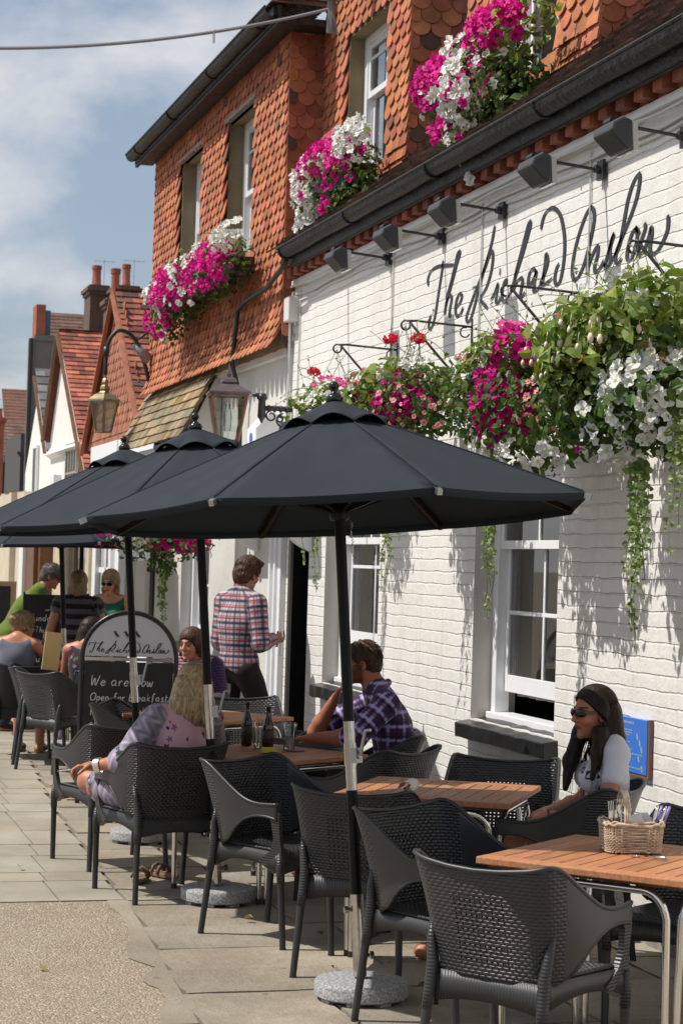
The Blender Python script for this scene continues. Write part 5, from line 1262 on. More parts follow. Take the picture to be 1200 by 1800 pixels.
mb = MB(); mb.lathe([(.235, .375), (.24, .39), (.10, .455), (.07, .458), (.088, .475), (.078, .50), (.045, .515), (.02, .52), (.03, .54), (.016, .565), (.005, .62)], (0, 0, 0), 4, rot=.65); mb.build('cap', M_lav, l2)
mb = MB(); mb.lathe([(.03, .08), (.035, .2), (.02, .3)], (0, 0, 0), 10); mb.build('gas_mantle', M_lglass, l2)
mb = MB(); mb.tube([(.20, 0, .385), (.28, 0, .385)], .018, 8); mb.lathe([(.006, .16), (.02, .19), (.035, .21), (.03, .34), (.045, .36), (.03, .4)], (.28, 0, 0), 10)
mb.tube([(.28, 0, .28), (.40, 0, .285), (.53, 0, .28)], .022, 10)
for i in range(4): mb.tube([(.33+.05*i, 0, .28), (.345+.05*i, 0, .28)], .03, 8)
for (cx_, cz, r_, s_) in ((.36, .22, .045, 1), (.46, .185, .06, 1), (.43, .20, .03, -1)):
    mb.tube([(cx_+r_*(1-.5*t)*math.cos(s_*t*7+1.6), 0, cz+r_*(1-.5*t)*math.sin(s_*t*7+1.6)) for t in np.linspace(0, 1, 24)], .008, 6)
mb.build('bracket', M_blackw, l2, smooth=True)

# festoon wire across the street
mb = MB(); mb.tube([(4.02-2.9*t, 14.35, 5.95-.60*t-.42*t*(1-t)) for t in np.linspace(0, 1.3, 60)], .013, 6)
w_o = tag(mb.build('overhead_wire', mat('wire_grey', (.24, .24, .25), .5)), 'grey wire crossing the sky to the dormer eave', 'wire')
mb = MB(); mb.tube([(3.08, 14.35, 5.68), (3.08, 14.35, 5.58)], .010, 6); d_ = mb.build('wire_clip', M_wpaint); d_.parent = w_o
mb = MB(); mb.tube([(3.97, 14.35, 6.1), (3.97, 14.35, 5.75)], .03, 8); mb.tube([(3.97, 14.3, 5.9), (4.02, 14.35, 5.75)], .012, 6); mb.box(3.90, 4.05, 14.28, 14.4, 6.0, 6.4); d_ = mb.build('insulator', M_lead); d_.parent = w_o

# ================================================================ signs
M_chalk = mat('blackboard', (.012, .012, .013), .55, var=.3, vscale=5)
M_chalkw = mat('chalk_white', (.62, .62, .6), .9)
ab = empty('arched_sign', (2.555, 14.1, 0), R(-9), 'arch topped pavement sign, white panel over a blackboard', 'sign')
hw = .335; zs = 1.03
mb = MB(); arch = [(-hw, 0, .0), (-hw, 0, zs)]+[(-hw*math.cos(a), 0, zs+.335*math.sin(a)) for a in np.linspace(.1, math.pi-.1, 28)]+[(hw, 0, zs), (hw, 0, .0)]; mb.tube(arch, .018, 10)
mb.tube([(-hw, .42, 0), (-hw, .03, 1.0)], .015, 8); mb.tube([(hw, .42, 0), (hw, .03, 1.0)], .015, 8); mb.tube([(-hw-.01, .03, .95), (-hw-.02, .25, .55)], .005, 6); mb.build('frame', M_blackp, ab, smooth=True, angle=40)
mb = MB(); ar = [(-(hw-.02)*math.cos(a), -.006, zs+.02+.295*math.sin(a)) for a in np.linspace(0, math.pi, 32)]; mb.prism([(x, y, z) for x, y, z in ar], None, (0, .012, 0)); mb.build('arched_panel', mat('sign_panel', (.52, .53, .57), .3), ab)
mb = MB(); mb.box(-hw+.02, hw-.02, -.012, .012, zs-.012, zs+.012); mb.build('cross_bar', M_alu, ab)
mb = MB(); mb.box(-hw+.02, hw-.02, -.008, .008, .14, zs-.02); mb.build('blackboard', M_chalk, ab)
mb = MB(); f = .56/3.55
for st in SCRIPT.values():
    for s_ in st if isinstance(st[0], list) else [st]: pen(mb, [((12.23-y)*f-.285, (z-3.30-(12.23-y)*0)*f*1.15+1.075) for y, z in s_], lambda x, z, h: (x, -.007-h, z), .0014, .0034, nib=(.2, .98))
mb.build('sign_writing', mat('sign_ink', (.012, .012, .02), .5), ab)
def crow(mb, x, z, s, y):
    body = [(0, .62), (.10, .80), (.22, .86), (.30, .78), (.34, .62), (.62, .30), (.78, .02), (.62, .10), (.45, .18), (.34, .16), (.22, .28), (.14, .46), (.12, .64), (-.08, .70)]
    mb.prism([(x+px*s, y, z+pz*s) for px, pz in body], None, (0, .002, 0)); mb.box(x+.34*s, x+.37*s, y, y+.002, z-.05*s, z+.2*s); mb.box(x+.44*s, x+.47*s, y, y+.002, z-.05*s, z+.2*s)
mb = MB()
for k in range(3): crow(mb, -.115+.075*k, 1.185, .055, -.010)
mb.build('bird_emblem', mat('sign_ink', (.012, .012, .02), .5), ab)
mb = MB(); t3 = lambda x, z, h: (x, -.009-h, z)
chalk(mb, 'We are now', -.27, .84, .075, t3); chalk(mb, 'Open for breakfast', -.27, .735, .054, t3); chalk(mb, 'from 7 am weekdays', -.27, .64, .050, t3); chalk(mb, 'and', -.27, .55, .05, t3)
mb.build('chalk_writing', M_chalkw, ab)
cb = empty('blackboard_sign', (2.72, 19.0, 0), R(-6), 'tall blackboard standing in front of the man in the green polo shirt', 'sign')
mb = MB(); mb.box(-.29, .29, -.015, .015, .2, 1.38); mb.build('board', M_chalk, cb)
mb = MB(); mb.box(-.31, -.29, -.02, .02, .0, 1.4); mb.box(.29, .31, -.02, .02, .0, 1.4); mb.build('frame', M_blackp, cb)
mb = MB(); t3 = lambda x, z, h: (x, -.017-h, z)
for tx, x, z, s in (('Com', -.02, 1.28, .06), ('Sunday', -.24, 1.13, .062), ('This S', -.19, 1.02, .055), ('"VINY', -.25, .88, .070), ('you b', -.25, .74, .07), ('records', -.26, .64, .06), ('the mat', -.26, .55, .055), ('30', -.18, .44, .07)): chalk(mb, tx, x, z, s, t3, w=.0045)
mb.tube([(x, -.018, 1.25+.02*math.sin(x*14)) for x in np.linspace(-.1, .25, 12)], .004, 4)
mb.build('chalk_writing', M_chalkw, cb)
fb = empty('framed_blackboard', (2.95, 26, 0), 0, 'wood framed blackboard at the far left edge', 'sign')
mb = MB(); mb.box(-.5, .18, -.02, .02, .4, 1.34); mb.build('board', M_chalk, fb)
mb = MB(); mb.box(.18, .25, -.03, .03, .35, 1.40); mb.box(-.5, .18, -.03, .03, 1.34, 1.40); mb.box(-.5, .18, -.03, .03, .35, .40); mb.build('frame', mat('oak', (.42, .30, .16), .6), fb)
mb = MB(); t3 = lambda x, z, h: (x, -.022-h, z); chalk(mb, 'of', -.05, 1.18, .08, t3, w=.006); chalk(mb, 'we', -.1, .95, .08, t3, w=.006); mb.build('chalk_writing', M_chalkw, fb)
# blue plaque on the white wall
pl = empty('blue_notice', (4.085, 8.87, .93), 0, 'blue notice board screwed to the white wall behind the woman in sunglasses', 'notice')
mb = MB(); mb.box(-.012, .01, -.17, .17, -.135, .125); mb.build('panel', mat('notice_blue', (.045, .18, .62), .4), pl)
mb = MB(); mb.box(-.008, .012, -.185, -.1705, -.15, .13); mb.box(-.008, .012, -.17, .17, -.15, -.1355); mb.build('frame', mat('notice_edge', (.2, .1, .07), .6), pl)
mb = MB(); z_ = .10
for k, (a, b) in enumerate(((-.02, .12), (.0, .12), (-.0, .12), (.03, .12), (.02, .12), (0, .12), (-.12, .12), (-.12, .12))):
    zz = (.095, .062, .050, .038, .005, -.03, -.05, -.115)[k]
    y = a
    while y < b: w_ = random.uniform(.006, .018); mb.box(-.0135, -.0115, y, min(b, y+w_), zz, zz+(.012 if k == 0 else .006)); y += w_+.005
for (y, z) in ((-.06, .06), (-.09, .03), (-.11, -.0), (-.08, -.045), (-.12, -.09)): mb.prism([(-.0135, y, z), (-.0135, y-.012, z-.03), (-.0135, y-.004, z-.04), (-.0135, y+.012, z-.012)], None, (.002, 0, 0))
mb.build('notice_print', mat('notice_print', (.30, .38, .50), .6), pl)

# ================================================================ things on the tables
M_wick = mat('white_wicker', (.55, .45, .33), .7, var=.35, vscale=25, vc=True)
def on_table(T, rz, u, v): c, s = math.cos(rz), math.sin(rz); return T[0]+u*c-v*s, T[1]+u*s+v*c
kx, ky = 3.10, 6.74
bk = empty('cutlery_basket', (kx, ky, .737), R(-12), 'pale wicker basket with a hoop handle on the nearest table', 'basket')
L_, W_, H_ = .108, .080, .104
def oct_pt(t, k=1., z=0.):   # rounded rectangle outline
    a = t*2*math.pi; c, s = math.cos(a), math.sin(a); e = .34
    return Vector((L_*k*math.copysign(abs(c)**e, c), W_*k*math.copysign(abs(s)**e, s), z))
mb = MB(); NS = 56
for row in range(16):
    z = .006+row*.0064; k = .93+.07*row/15; pts = []
    for i in range(NS*2):
        t = i/(NS*2); p = oct_pt(t, k, z); off = .0032*(1 if (i//2+row) % 2 else -1); d = Vector((p.x, p.y, 0)).normalized(); pts.append(p+d*off)
    s = random.uniform(.8, 1.15); mb.tube(pts, .0027, 5, col=(s, s, s), closed=True)
for i in range(NS//2):
    t = (i+.5)/(NS//2); mb.tube([oct_pt(t, .93, .0), oct_pt(t, 1.0, H_)], .003, 5, col=(.9, .85, .8))
pts = [oct_pt(i/48, 1.02, H_+.004*math.sin(i*1.5)) for i in range(48)]; mb.tube(pts, .0065, 6, closed=True); pts = [oct_pt(i/48, 1.0, H_+.007+.004*math.sin(i*1.5+2)) for i in range(48)]; mb.tube(pts, .005, 6, closed=True, col=(.85, .8, .75))
mb.add([tuple(oct_pt(i/24, .9, .004)) for i in range(24)], [tuple(range(24))], (.5, .4, .3))
mb.build('basket_body', M_wick, bk, smooth=True)
mb = MB(); 
for sgn, dz in ((1, 0), ):
    for off in (-.008, 0, .008):
        pts = [(-.03+.105*math.cos(a)*.0+off, -.0+W_*1.0*math.cos(a), H_+.115*math.sin(a)) for a in np.linspace(0, math.pi, 20)]; mb.tube(pts, .0048, 6)
mb.build('handle', M_wick, bk, smooth=True)
def fork(x, y, rx, ry, lab, g, z0=.0, m=M_steel):
    o = empty('fork', (x, y, z0), 0, lab, 'fork', g); mb = MB(); d = Vector((rx, ry, 1)).normalized(); A = Vector((0, 0, 0))
    mb.bar(A, A+d*.12, .008, .002, (0, 1, 0)); B = A+d*.12; sd = d.cross(Vector((0, 1, 0))).normalized()
    mb.obox(B+d*.012, d, sd, d.cross(sd), .014, .011, .001)
    for k in (-1.5, -.5, .5, 1.5): mb.bar(B+d*.024+sd*.006*k, B+d*.062+sd*.0065*k, .0022, .0016, (0, 1, 0))
    mb.build('fork_blade', m, o); return o
def wl_(u, v): p = Matrix.Rotation(R(-12), 3, 'Z') @ Vector((u, v, 0)); return kx+p.x, ky+p.y
for k in range(4):
    x, y = wl_(-.068+.010*k, -.03+.018*k); fork(x, y, -.10+.04*k, .02*k, 'steel fork standing at the left end of the wicker basket', 'forks standing in the cutlery basket', .742)
for k in range(3):
    x, y = wl_(-.032+.010*k, .01*k); o = empty('spoon', (x, y, .742), 0, 'steel spoon standing beside the forks in the basket', 'spoon', 'spoons standing in the cutlery basket'); mb = MB(); d = Vector((.05*k-.05, .02, 1)).normalized()
    mb.bar((0, 0, 0), d*.13, .006, .002, (0, 1, 0)); c = d*.15; n_ = 10; mb.add([tuple(c+d*.022*math.cos(a)+Vector((1, 0, 0))*.014*math.sin(a)) for a in np.linspace(0, 6.28, n_, endpoint=False)]+[tuple(c+Vector((0, .006, 0)))], [(i, (i+1) % n_, n_) for i in range(n_)]); mb.build('spoon_blade', M_steel, o, smooth=True)
for k in range(4):
    x, y = wl_(.052+.012*k, -.02+.014*k); o = empty('knife', (x, y, .742), 0, 'steel knife handle standing at the right end of the wicker basket', 'knife', 'knives standing in the cutlery basket'); mb = MB(); d = Vector((.32+.05*k, .1, 1)).normalized(); mb.tube([(0, 0, 0), d*.10, d*.15, d*.172], [.003, .006, .0065, .005], 8); mb.build('knife_handle', [M_alu, M_steel, M_alu, mat('violet_handle', (.25, .22, .5), .3)][k if k != 1 else 3], o, smooth=True)
M_paper = mat('white_paper', (.74, .72, .72), .8)
for k, (u, v, a) in enumerate(((.01, -.03, .2), (.05, .02, -.5), (-.01, .03, .9))):
    x, y = wl_(u*.8, v*.8); mb = MB(); c, s = math.cos(a), math.sin(a); mb.add([(-.055*c, -.055*s, .07), (.055*c, .055*s, .075), (.02*c, .02*s-.01, .135), (0, 0, .07)], [(0, 1, 2)]); mb.add([(-.055*c, -.055*s+.012, .07), (.055*c, .055*s+.012, .072), (.0, .02, .128)], [(0, 1, 2)]); mb.add([(-.055*c, -.055*s, .07), (-.055*c, -.055*s+.012, .07), (.0, .02, .128), (.02*c, .02*s-.01, .135)], [(0, 1, 2, 3)])
    o = mb.build('paper_napkin', M_paper); o.location = (x, y, .745); tag(o, 'folded white paper napkin tucked in the wicker basket', 'napkin', 'napkins in the wicker basket')
o = empty('table_knife', (3.08, 6.58, .739), R(-55), 'knife lying on the slats in front of the wicker basket', 'knife'); mb = MB(); mb.tube([(0, 0, .005), (.05, 0, .005), (.085, 0, .006), (.095, 0, .006)], [.003, .005, .007, .005], 8); mb.bar((0, 0, .004), (-.06, 0, .004), .012, .002); mb.build('knife_handle', M_steel, o, smooth=True)
# rolled paper on table two, steel tube beside it
o = empty('paper_roll', (2.80, 8.42, .737), R(60), 'loose roll of white paper on the second table', 'paper'); mb = MB()
sp = [(.038*(1-.09*t)*math.cos(t), .038*(1-.09*t)*math.sin(t)) for t in np.linspace(0, 8.5, 50)]; vs = []
for x, z in sp: vs += [(-.08, x, z+.038), (.09, x, z+.038)]
mb.add(vs, [(2*i, 2*i+2, 2*i+3, 2*i+1) for i in range(49)]); mb.build('paper_sheet', M_paper, o, smooth=True)
M_bottle = mat('brown_bottle_glass', (.035, .010, .004), .08, spec=.8)
def bottle(x, y, label, sc=1.):
    o = empty('beer_bottle', (x, y, .737), 0, label, 'bottle', 'brown beer bottles on the teak table'); mb = MB()
    mb.lathe([(.026, 0), (.031, .006), (.032, .12), (.031, .135), (.022, .165), (.014, .19), (.0125, .225), (.0145, .228), (.0145, .24), (.011, .242)], n=24); mb.build('glass_body', M_bottle, o, smooth=True, angle=60)
    mb = MB(); mb.lathe([(.0325, .045), (.0327, .11)], n=24); mb.build('paper_label', mat('dark_label', (.05, .045, .04), .6, var=.8, vscale=60), o, smooth=True); return o
bottle(2.62, 10.76, 'left and farther of the two brown beer bottles'); bottle(2.665, 10.46, 'right and nearer of the two brown beer bottles')
M_gl = glass_mat('drinking_glass', (.93, .95, .95), .10)
def tumbler(x, y, label, h=.145, drink=None, tz=.737):
    o = empty('pint_glass', (x, y, tz), 0, label, 'glass', 'drinking glasses on the teak tables'); mb = MB(); prof = [(.029, .0), (.030, .004), (.034, h*.5), (.041, h)]
    n = 24; vs = [(r_*math.cos(2*math.pi*k/n), r_*math.sin(2*math.pi*k/n), z) for r_, z in prof for k in range(n)]
    mb.add(vs, [(i*n+k, i*n+(k+1) % n, (i+1)*n+(k+1) % n, (i+1)*n+k) for i in range(len(prof)-1) for k in range(n)]+[tuple(range(n))]); mb.tube([(.041*math.cos(a), .041*math.sin(a), h) for a in np.linspace(0, 2*math.pi, 24, endpoint=False)], .0015, 5, closed=True); mb.build('glass_wall', M_gl, o, smooth=True, angle=50)
    if drink: mb = MB(); mb.lathe([(.028, .004), (.0335, drink)], n=20); mb.build('drink', mat('clear_drink', (.75, .76, .74), .05, trans=.9), o)
    return o
tumbler(2.80, 10.52, 'half full glass held by the man in purple check', drink=.075); tumbler(2.66, 10.62, 'tall glass with a yellow straw between the brown bottles', drink=.03); tumbler(2.42, 10.72, 'glass half hidden behind the blonde woman\'s arm')
mb = MB(); mb.tube([(2.652, 10.62, .745), (2.645, 10.625, .90)], .004, 6); tag(mb.build('drinking_straw', mat('straw_yellow', (.75, .5, .06), .5)), 'yellow drinking straw in the glass between the bottles', 'straw')
mb = MB(); mb.box(2.60, 2.68, 10.33, 10.36, .737, .767); tag(mb.build('tobacco_pouch', mat('pouch_yellow', (.55, .48, .03), .5), bevel=.006), 'yellow tobacco pouch lying left of the nearer bottle', 'pouch')
mb = MB(); mb.lathe([(.052, 0), (.052, .004)], (2.82, 10.46, .737), 24); tag(mb.build('coaster', mat('coaster_purple', (.16, .03, .22), .6)), 'purple coaster beneath the man\'s hand', 'coaster')
mb = MB(); mb.box(-.075, .075, -.004, .004, -.16, .16); o = mb.build('menu_card', mat('menu_paper', (.62, .46, .2), .7)); o.location = (2.40, 16.9, .945); o.rotation_euler = (0, R(6), R(15)); tag(o, 'buff menu card standing on the far table beside the striped woman', 'menu')
# sandals left under the blonde woman's chair
def sandal(x, y, rz, label, g=None):
    o = empty('sandal', (x, y, 0), rz, label, 'sandal', g); mb = MB(); out = []
    for t in np.linspace(0, 2*math.pi, 28, endpoint=False):
        yy = .125*math.cos(t); w_ = .042+.012*math.cos(t); out.append((w_*math.sin(t), yy))
    mb.prism([(a, b, .004) for a, b in out], None, (0, 0, .022)); mb.build('sole', mat('cork_sole', (.22, .13, .08), .8, var=.2, vscale=30), o, bevel=.004)
    for yy in (-.0, .055): mb = MB(); mb.tube([(-.046, yy, .02), (-.03, yy+.005, .055), (0, yy+.01, .07), (.03, yy+.005, .055), (.046, yy, .02)], .010, 8); mb.build('strap', mat('brown_strap', (.13, .07, .045), .6), o, smooth=True)
    return o
sandal(2.04, 10.72, R(-20), 'left brown strap sandal lying under the blonde woman\'s chair'); sandal(2.20, 10.86, R(25), 'right brown strap sandal lying under the blonde woman\'s chair')
# ================================================================ hanging baskets and window boxes
def leaf_mat(name, c1, c2):
    m = mat(name, c1, .5, var=.0, col2=c2, vscale=9, vc=True, spec=.35)
    t = m.node_tree; n = t.nodes; l = t.links; b = n['Principled BSDF']; o = n['Material Output']
    tl = n.new('ShaderNodeBsdfTranslucent'); src = b.inputs['Base Color'].links[0].from_socket
    sc_ = n.new('ShaderNodeVectorMath'); sc_.operation = 'MULTIPLY'; sc_.inputs[1].default_value = (1.3, 1.5, .6); l.new(src, sc_.inputs[0]); l.new(sc_.outputs[0], tl.inputs[0])
    mi = n.new('ShaderNodeMixShader'); mi.inputs[0].default_value = .3; l.new(b.outputs[0], mi.inputs[1]); l.new(tl.outputs[0], mi.inputs[2]); l.new(mi.outputs[0], o.inputs[0]); return m
def petal_mat(name, col, tr=.25):
    m = mat(name, col, .55, vc=True, spec=.2); t = m.node_tree; n = t.nodes; l = t.links; b = n['Principled BSDF']; o = n['Material Output']
    tl = n.new('ShaderNodeBsdfTranslucent'); src = b.inputs['Base Color'].links[0].from_socket; l.new(src, tl.inputs[0])
    mi = n.new('ShaderNodeMixShader'); mi.inputs[0].default_value = tr; l.new(b.outputs[0], mi.inputs[1]); l.new(tl.outputs[0], mi.inputs[2]); l.new(mi.outputs[0], o.inputs[0]); return m
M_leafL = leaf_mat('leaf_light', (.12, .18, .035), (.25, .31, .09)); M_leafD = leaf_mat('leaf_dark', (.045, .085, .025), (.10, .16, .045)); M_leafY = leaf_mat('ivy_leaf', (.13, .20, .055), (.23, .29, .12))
M_dry = leaf_mat('dry_leaf', (.22, .13, .06), (.34, .24, .12))
M_mag = petal_mat('magenta_petal', (.74, .014, .30), .35); M_whi = petal_mat('white_petal', (.80, .80, .78)); M_pnk = petal_mat('pale_pink_petal', (.80, .42, .38)); M_red = petal_mat('coral_red_petal', (.85, .045, .09)); M_mpk = petal_mat('mid_pink_petal', (.70, .08, .30))
M_stem = mat('green_stem', (.12, .15, .05), .6)
M_soil = mat('basket_liner', (.02, .015, .011), .95)
def rdir(r_):
    while True:
        v = Vector((r_.uniform(-1, 1), r_.uniform(-1, 1), r_.uniform(-1, 1)))
        if .05 < v.length < 1: return v.normalized()
def add_leaf(mb, p, nrm, up, L, w, col, fold=.25):
    n_ = nrm.normalized(); d = (up-n_*up.dot(n_))
    if d.length < 1e-3: d = Vector((0, 0, 1)).cross(n_)
    if d.length < 1e-3: d = Vector((1, 0, 0))
    d.normalize(); s = d.cross(n_); f = n_*fold*w
    a = p; b = p+d*L*.35+s*w*.5+f; c = p+d*L*.75+s*w*.38+f*.8; e = p+d*L-n_*L*.12; g = p+d*L*.75-s*w*.38+f*.8; h = p+d*L*.35-s*w*.5+f; m1 = p+d*L*.5
    mb.add([a, b, c, e, g, h, m1], [(0, 1, 2, 6), (6, 2, 3), (0, 6, 4, 5), (6, 3, 4)], col)
def add_bloom(mb, p, nrm, r_, rnd, throat=(.35, .25, .35), lobes=5, depth=.35):
    n_ = nrm.normalized(); u = n_.cross(Vector((0, 0, 1)))
    if u.length < .01: u = Vector((1, 0, 0))
    u.normalize(); v = n_.cross(u); ph = rnd.uniform(0, 6.28); N = lobes*4; C = p-n_*r_*depth*1.6
    vs = [C]; sh = rnd.uniform(.8, 1.2)
    for k in range(N): a = ph+2*math.pi*k/N; vs.append(p-n_*r_*depth*.55+(u*math.cos(a)+v*math.sin(a))*r_*.30)
    for k in range(N):
        a = ph+2*math.pi*k/N; q = .80+.20*abs(math.cos(lobes*a/2-lobes*ph/2)); zz = rnd.uniform(-.22, .22)
        vs.append(p+n_*r_*(zz+.12*math.cos(lobes*a))+(u*math.cos(a)+v*math.sin(a))*r_*q)
    b = [(0, 1+k, 1+(k+1) % N) for k in range(N)]; c = [(1+k, 1+N+k, 1+N+(k+1) % N, 1+(k+1) % N) for k in range(N)]
    i0 = len(mb.v); mb.v.extend([tuple(q) for q in vs])
    for f in b: mb.f.append(tuple(i0+i for i in f)); mb.c.append(tuple(sh*x for x in throat)); mb.m.append(0); mb.uv.append(None)
    for k, f in enumerate(c):
        s2 = sh*(.86 if k % 4 in (0,) else 1.0); mb.f.append(tuple(i0+i for i in f)); mb.c.append((s2, s2, s2)); mb.m.append(0); mb.uv.append(None)
def on_ell(c, r_, rnd, d=None, k=1.):
    d = d or rdir(rnd); return Vector((c[0]+r_[0]*d.x*k, c[1]+r_[1]*d.y*k, c[2]+r_[2]*d.z*k)), Vector((d.x/r_[0], d.y/r_[1], d.z/r_[2])).normalized()
def foliage(name, parent, ells, m, rnd, size=.045, dens=1., dry=0.):
    mb = MB()
    for (c, r_, n) in ells:
        for _ in range(int(n*dens)):
            d = rdir(rnd); k = rnd.uniform(.45, 1.08)**.7
            if rnd.random() < .12: k *= 1.13
            p, nn = on_ell(c, r_, rnd, d, k); nn = (nn+rdir(rnd)*.9+Vector((-.2, -.1, .35))).normalized()
            s = size*rnd.choice((.45, .6, .8, 1.0, 1.25, 1.5))*rnd.uniform(.85, 1.15); b = rnd.uniform(.6, 1.3); add_leaf(mb, p, nn, (Vector((0, 0, -1))*rnd.uniform(-.3, 1)+rdir(rnd)*.9), s, s*rnd.uniform(.5, .85), (b*rnd.uniform(.85, 1.25), b, b*.9))
    return mb.build(name, m, parent)
def blooms(name, parent, spots, m, rnd, r_=.03, throat=(.35, .2, .4), label=None, depth=.35):
    """spots: (ellipsoid centre, radii, count, preferred direction)"""
    mb = MB()
    for (c, rr, n, pref) in spots:
        for _ in range(n):
            d = (rdir(rnd)*1.0+Vector(pref)*1.1).normalized(); p, nn = on_ell(c, rr, rnd, d, rnd.uniform(.88, 1.1)); nn = (nn+rdir(rnd)*.5+Vector((-.45, -.45, .0))).normalized()
            add_bloom(mb, p, nn, r_*rnd.choice((.55, .8, .95, 1.1, 1.25))*rnd.uniform(.9, 1.1), rnd, throat, depth=depth)
    o = mb.build(name, m, parent, smooth=False)
    if label: o['label'] = label
    return o
def strand(mbs, mbl, p0, length, rnd, sway=(0, 0), leaf=.034, curl=.05):
    n = int(length/.022); p = Vector(p0); pts = [p.copy()]; a = rnd.uniform(0, 6)
    for i in range(n):
        t = i/n; p = p+Vector((sway[0]*.02+.004*math.sin(a+i*.35), sway[1]*.02+.005*math.cos(a*2+i*.3), -.022+.010*curl*t)); pts.append(p.copy())
        if rnd.random() < (.95 if t < .75 else .5):
            for s_ in (-1, 1):
                if rnd.random() < .2: continue
                L = leaf*(1.15-.65*t)*rnd.uniform(.7, 1.2); dd = Vector((rnd.uniform(-.6, .2)+.5*s_*0, s_*rnd.uniform(.5, 1.), rnd.uniform(-.5, .1))).normalized()
                nn = Vector((-.6, -.7, .3))+rdir(rnd)*.5; b = rnd.uniform(.65, 1.25); add_leaf(mbl, p+dd*.006, nn, dd, L, L*.95, (b, b, b*.9), .12)
    mbs.tube(pts, .0022, 4)
def trailing(parent, starts, rnd, m=None, leaf=.034):
    a, b = MB(), MB()
    for (p0, L, sw) in starts: strand(a, b, p0, L, rnd, sw, leaf)
    o = b.build('trailing_leaves', m or M_leafY, parent); a.build('trailing_stem', M_stem, o); return o
def wispy(parent, c, rnd, n=12, L=.16, m=None):
    mb = MB(); ml = MB()
    for _ in range(n):
        d = (rdir(rnd)+Vector((-.2, 0, .8))).normalized(); p = Vector(c)+Vector((rnd.uniform(-.2, .2), rnd.uniform(-.25, .25), 0)); pts = [p]
        for i in range(6): d = (d+rdir(rnd)*.22+Vector((0, 0, -.10))).normalized(); p = p+d*L/6*rnd.uniform(.7, 1.5); pts.append(p)
        mb.tube([tuple(q) for q in pts], .0018, 4)
        for q in pts[2:]:
            if rnd.random() < .7: add_leaf(ml, q, rdir(rnd), rdir(rnd), .022, .013, (rnd.uniform(.7, 1.3),)*3)
    o = mb.build('sprigs', M_stem, parent); ml.build('sprig_leaves', m or M_leafL, o)
def basket(x, y, z, label, ells, ellsD, mag=(), whi=(), pnk=(), red=(), mpk=(), strands=(), seed=1, chain_to=None, lsize=.045, liner=.2, cat='hanging basket', g='hanging baskets over the terrace', dry=(), magr=.036):
    rnd = random.Random(seed); b = empty('hanging_basket', (x, y, z), 0, label, cat, g)
    mb = MB(); mb.lathe([(.05, -.2), (liner*.7, -.15), (liner, -.0), (liner+.012, .012), (liner-.01, .012), (liner*.9, -.03)], (0, 0, 0), 24); mb.build('liner', M_soil, b, smooth=True)
    if chain_to is not None:
        mb = MB(); top = Vector(chain_to)-Vector((x, y, z))
        for k in range(3):
            a = k*2.094+.5; A = Vector((liner*math.cos(a), liner*math.sin(a), .01)); n = int((top-A).length/.017)
            for i in range(n):
                p = A.lerp(top, (i+.5)/n); q = (top-A).normalized(); s_ = q.cross(Vector((1, 0, 0)) if i % 2 else Vector((0, 1, 0))).normalized()
                mb.tube([p-q*.009, p+s_*.0045, p+q*.009, p-s_*.0045], .0016, 4, closed=True)
        mb.build('chain', M_steel, b)
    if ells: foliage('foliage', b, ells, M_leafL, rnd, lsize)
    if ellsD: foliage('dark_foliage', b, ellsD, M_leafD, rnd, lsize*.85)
    if mag: blooms('magenta_blooms', b, mag, M_mag, rnd, magr, (.42, .3, .55))
    if whi: blooms('white_blooms', b, whi, M_whi, rnd, .031, (.85, .9, .55))
    if pnk: blooms('pale_pink_blooms', b, pnk, M_pnk, rnd, .018, (.9, .12, .15), depth=.2)
    if mpk: blooms('pink_blooms', b, mpk, M_mpk, rnd, .022, (.8, .6, .7), depth=.1)
    if red:
        for (c, r_) in red:
            mb = MB()
            for _ in range(34): d = rdir(rnd); add_bloom(mb, Vector(c)+Vector((d.x, d.y, d.z*.72))*r_*rnd.uniform(.7, 1.0), (d+rdir(rnd)*.4).normalized(), r_*rnd.uniform(.28, .42), rnd, (.8, .7, .7), depth=.1)
            h = mb.build('geranium_head', M_red, b); mb = MB(); mb.tube([c, (c[0]+.01, c[1]+.01, c[2]-.08), (c[0]*.5, c[1]*.5, 0)], .003, 5); mb.build('geranium_stalk', M_stem, h)
    if dry: foliage('withered_foliage', b, dry, M_dry, rnd, lsize*.7)
    if strands: trailing(b, strands, rnd)
    return b, rnd
OUT = (-.5, -.6, 0)
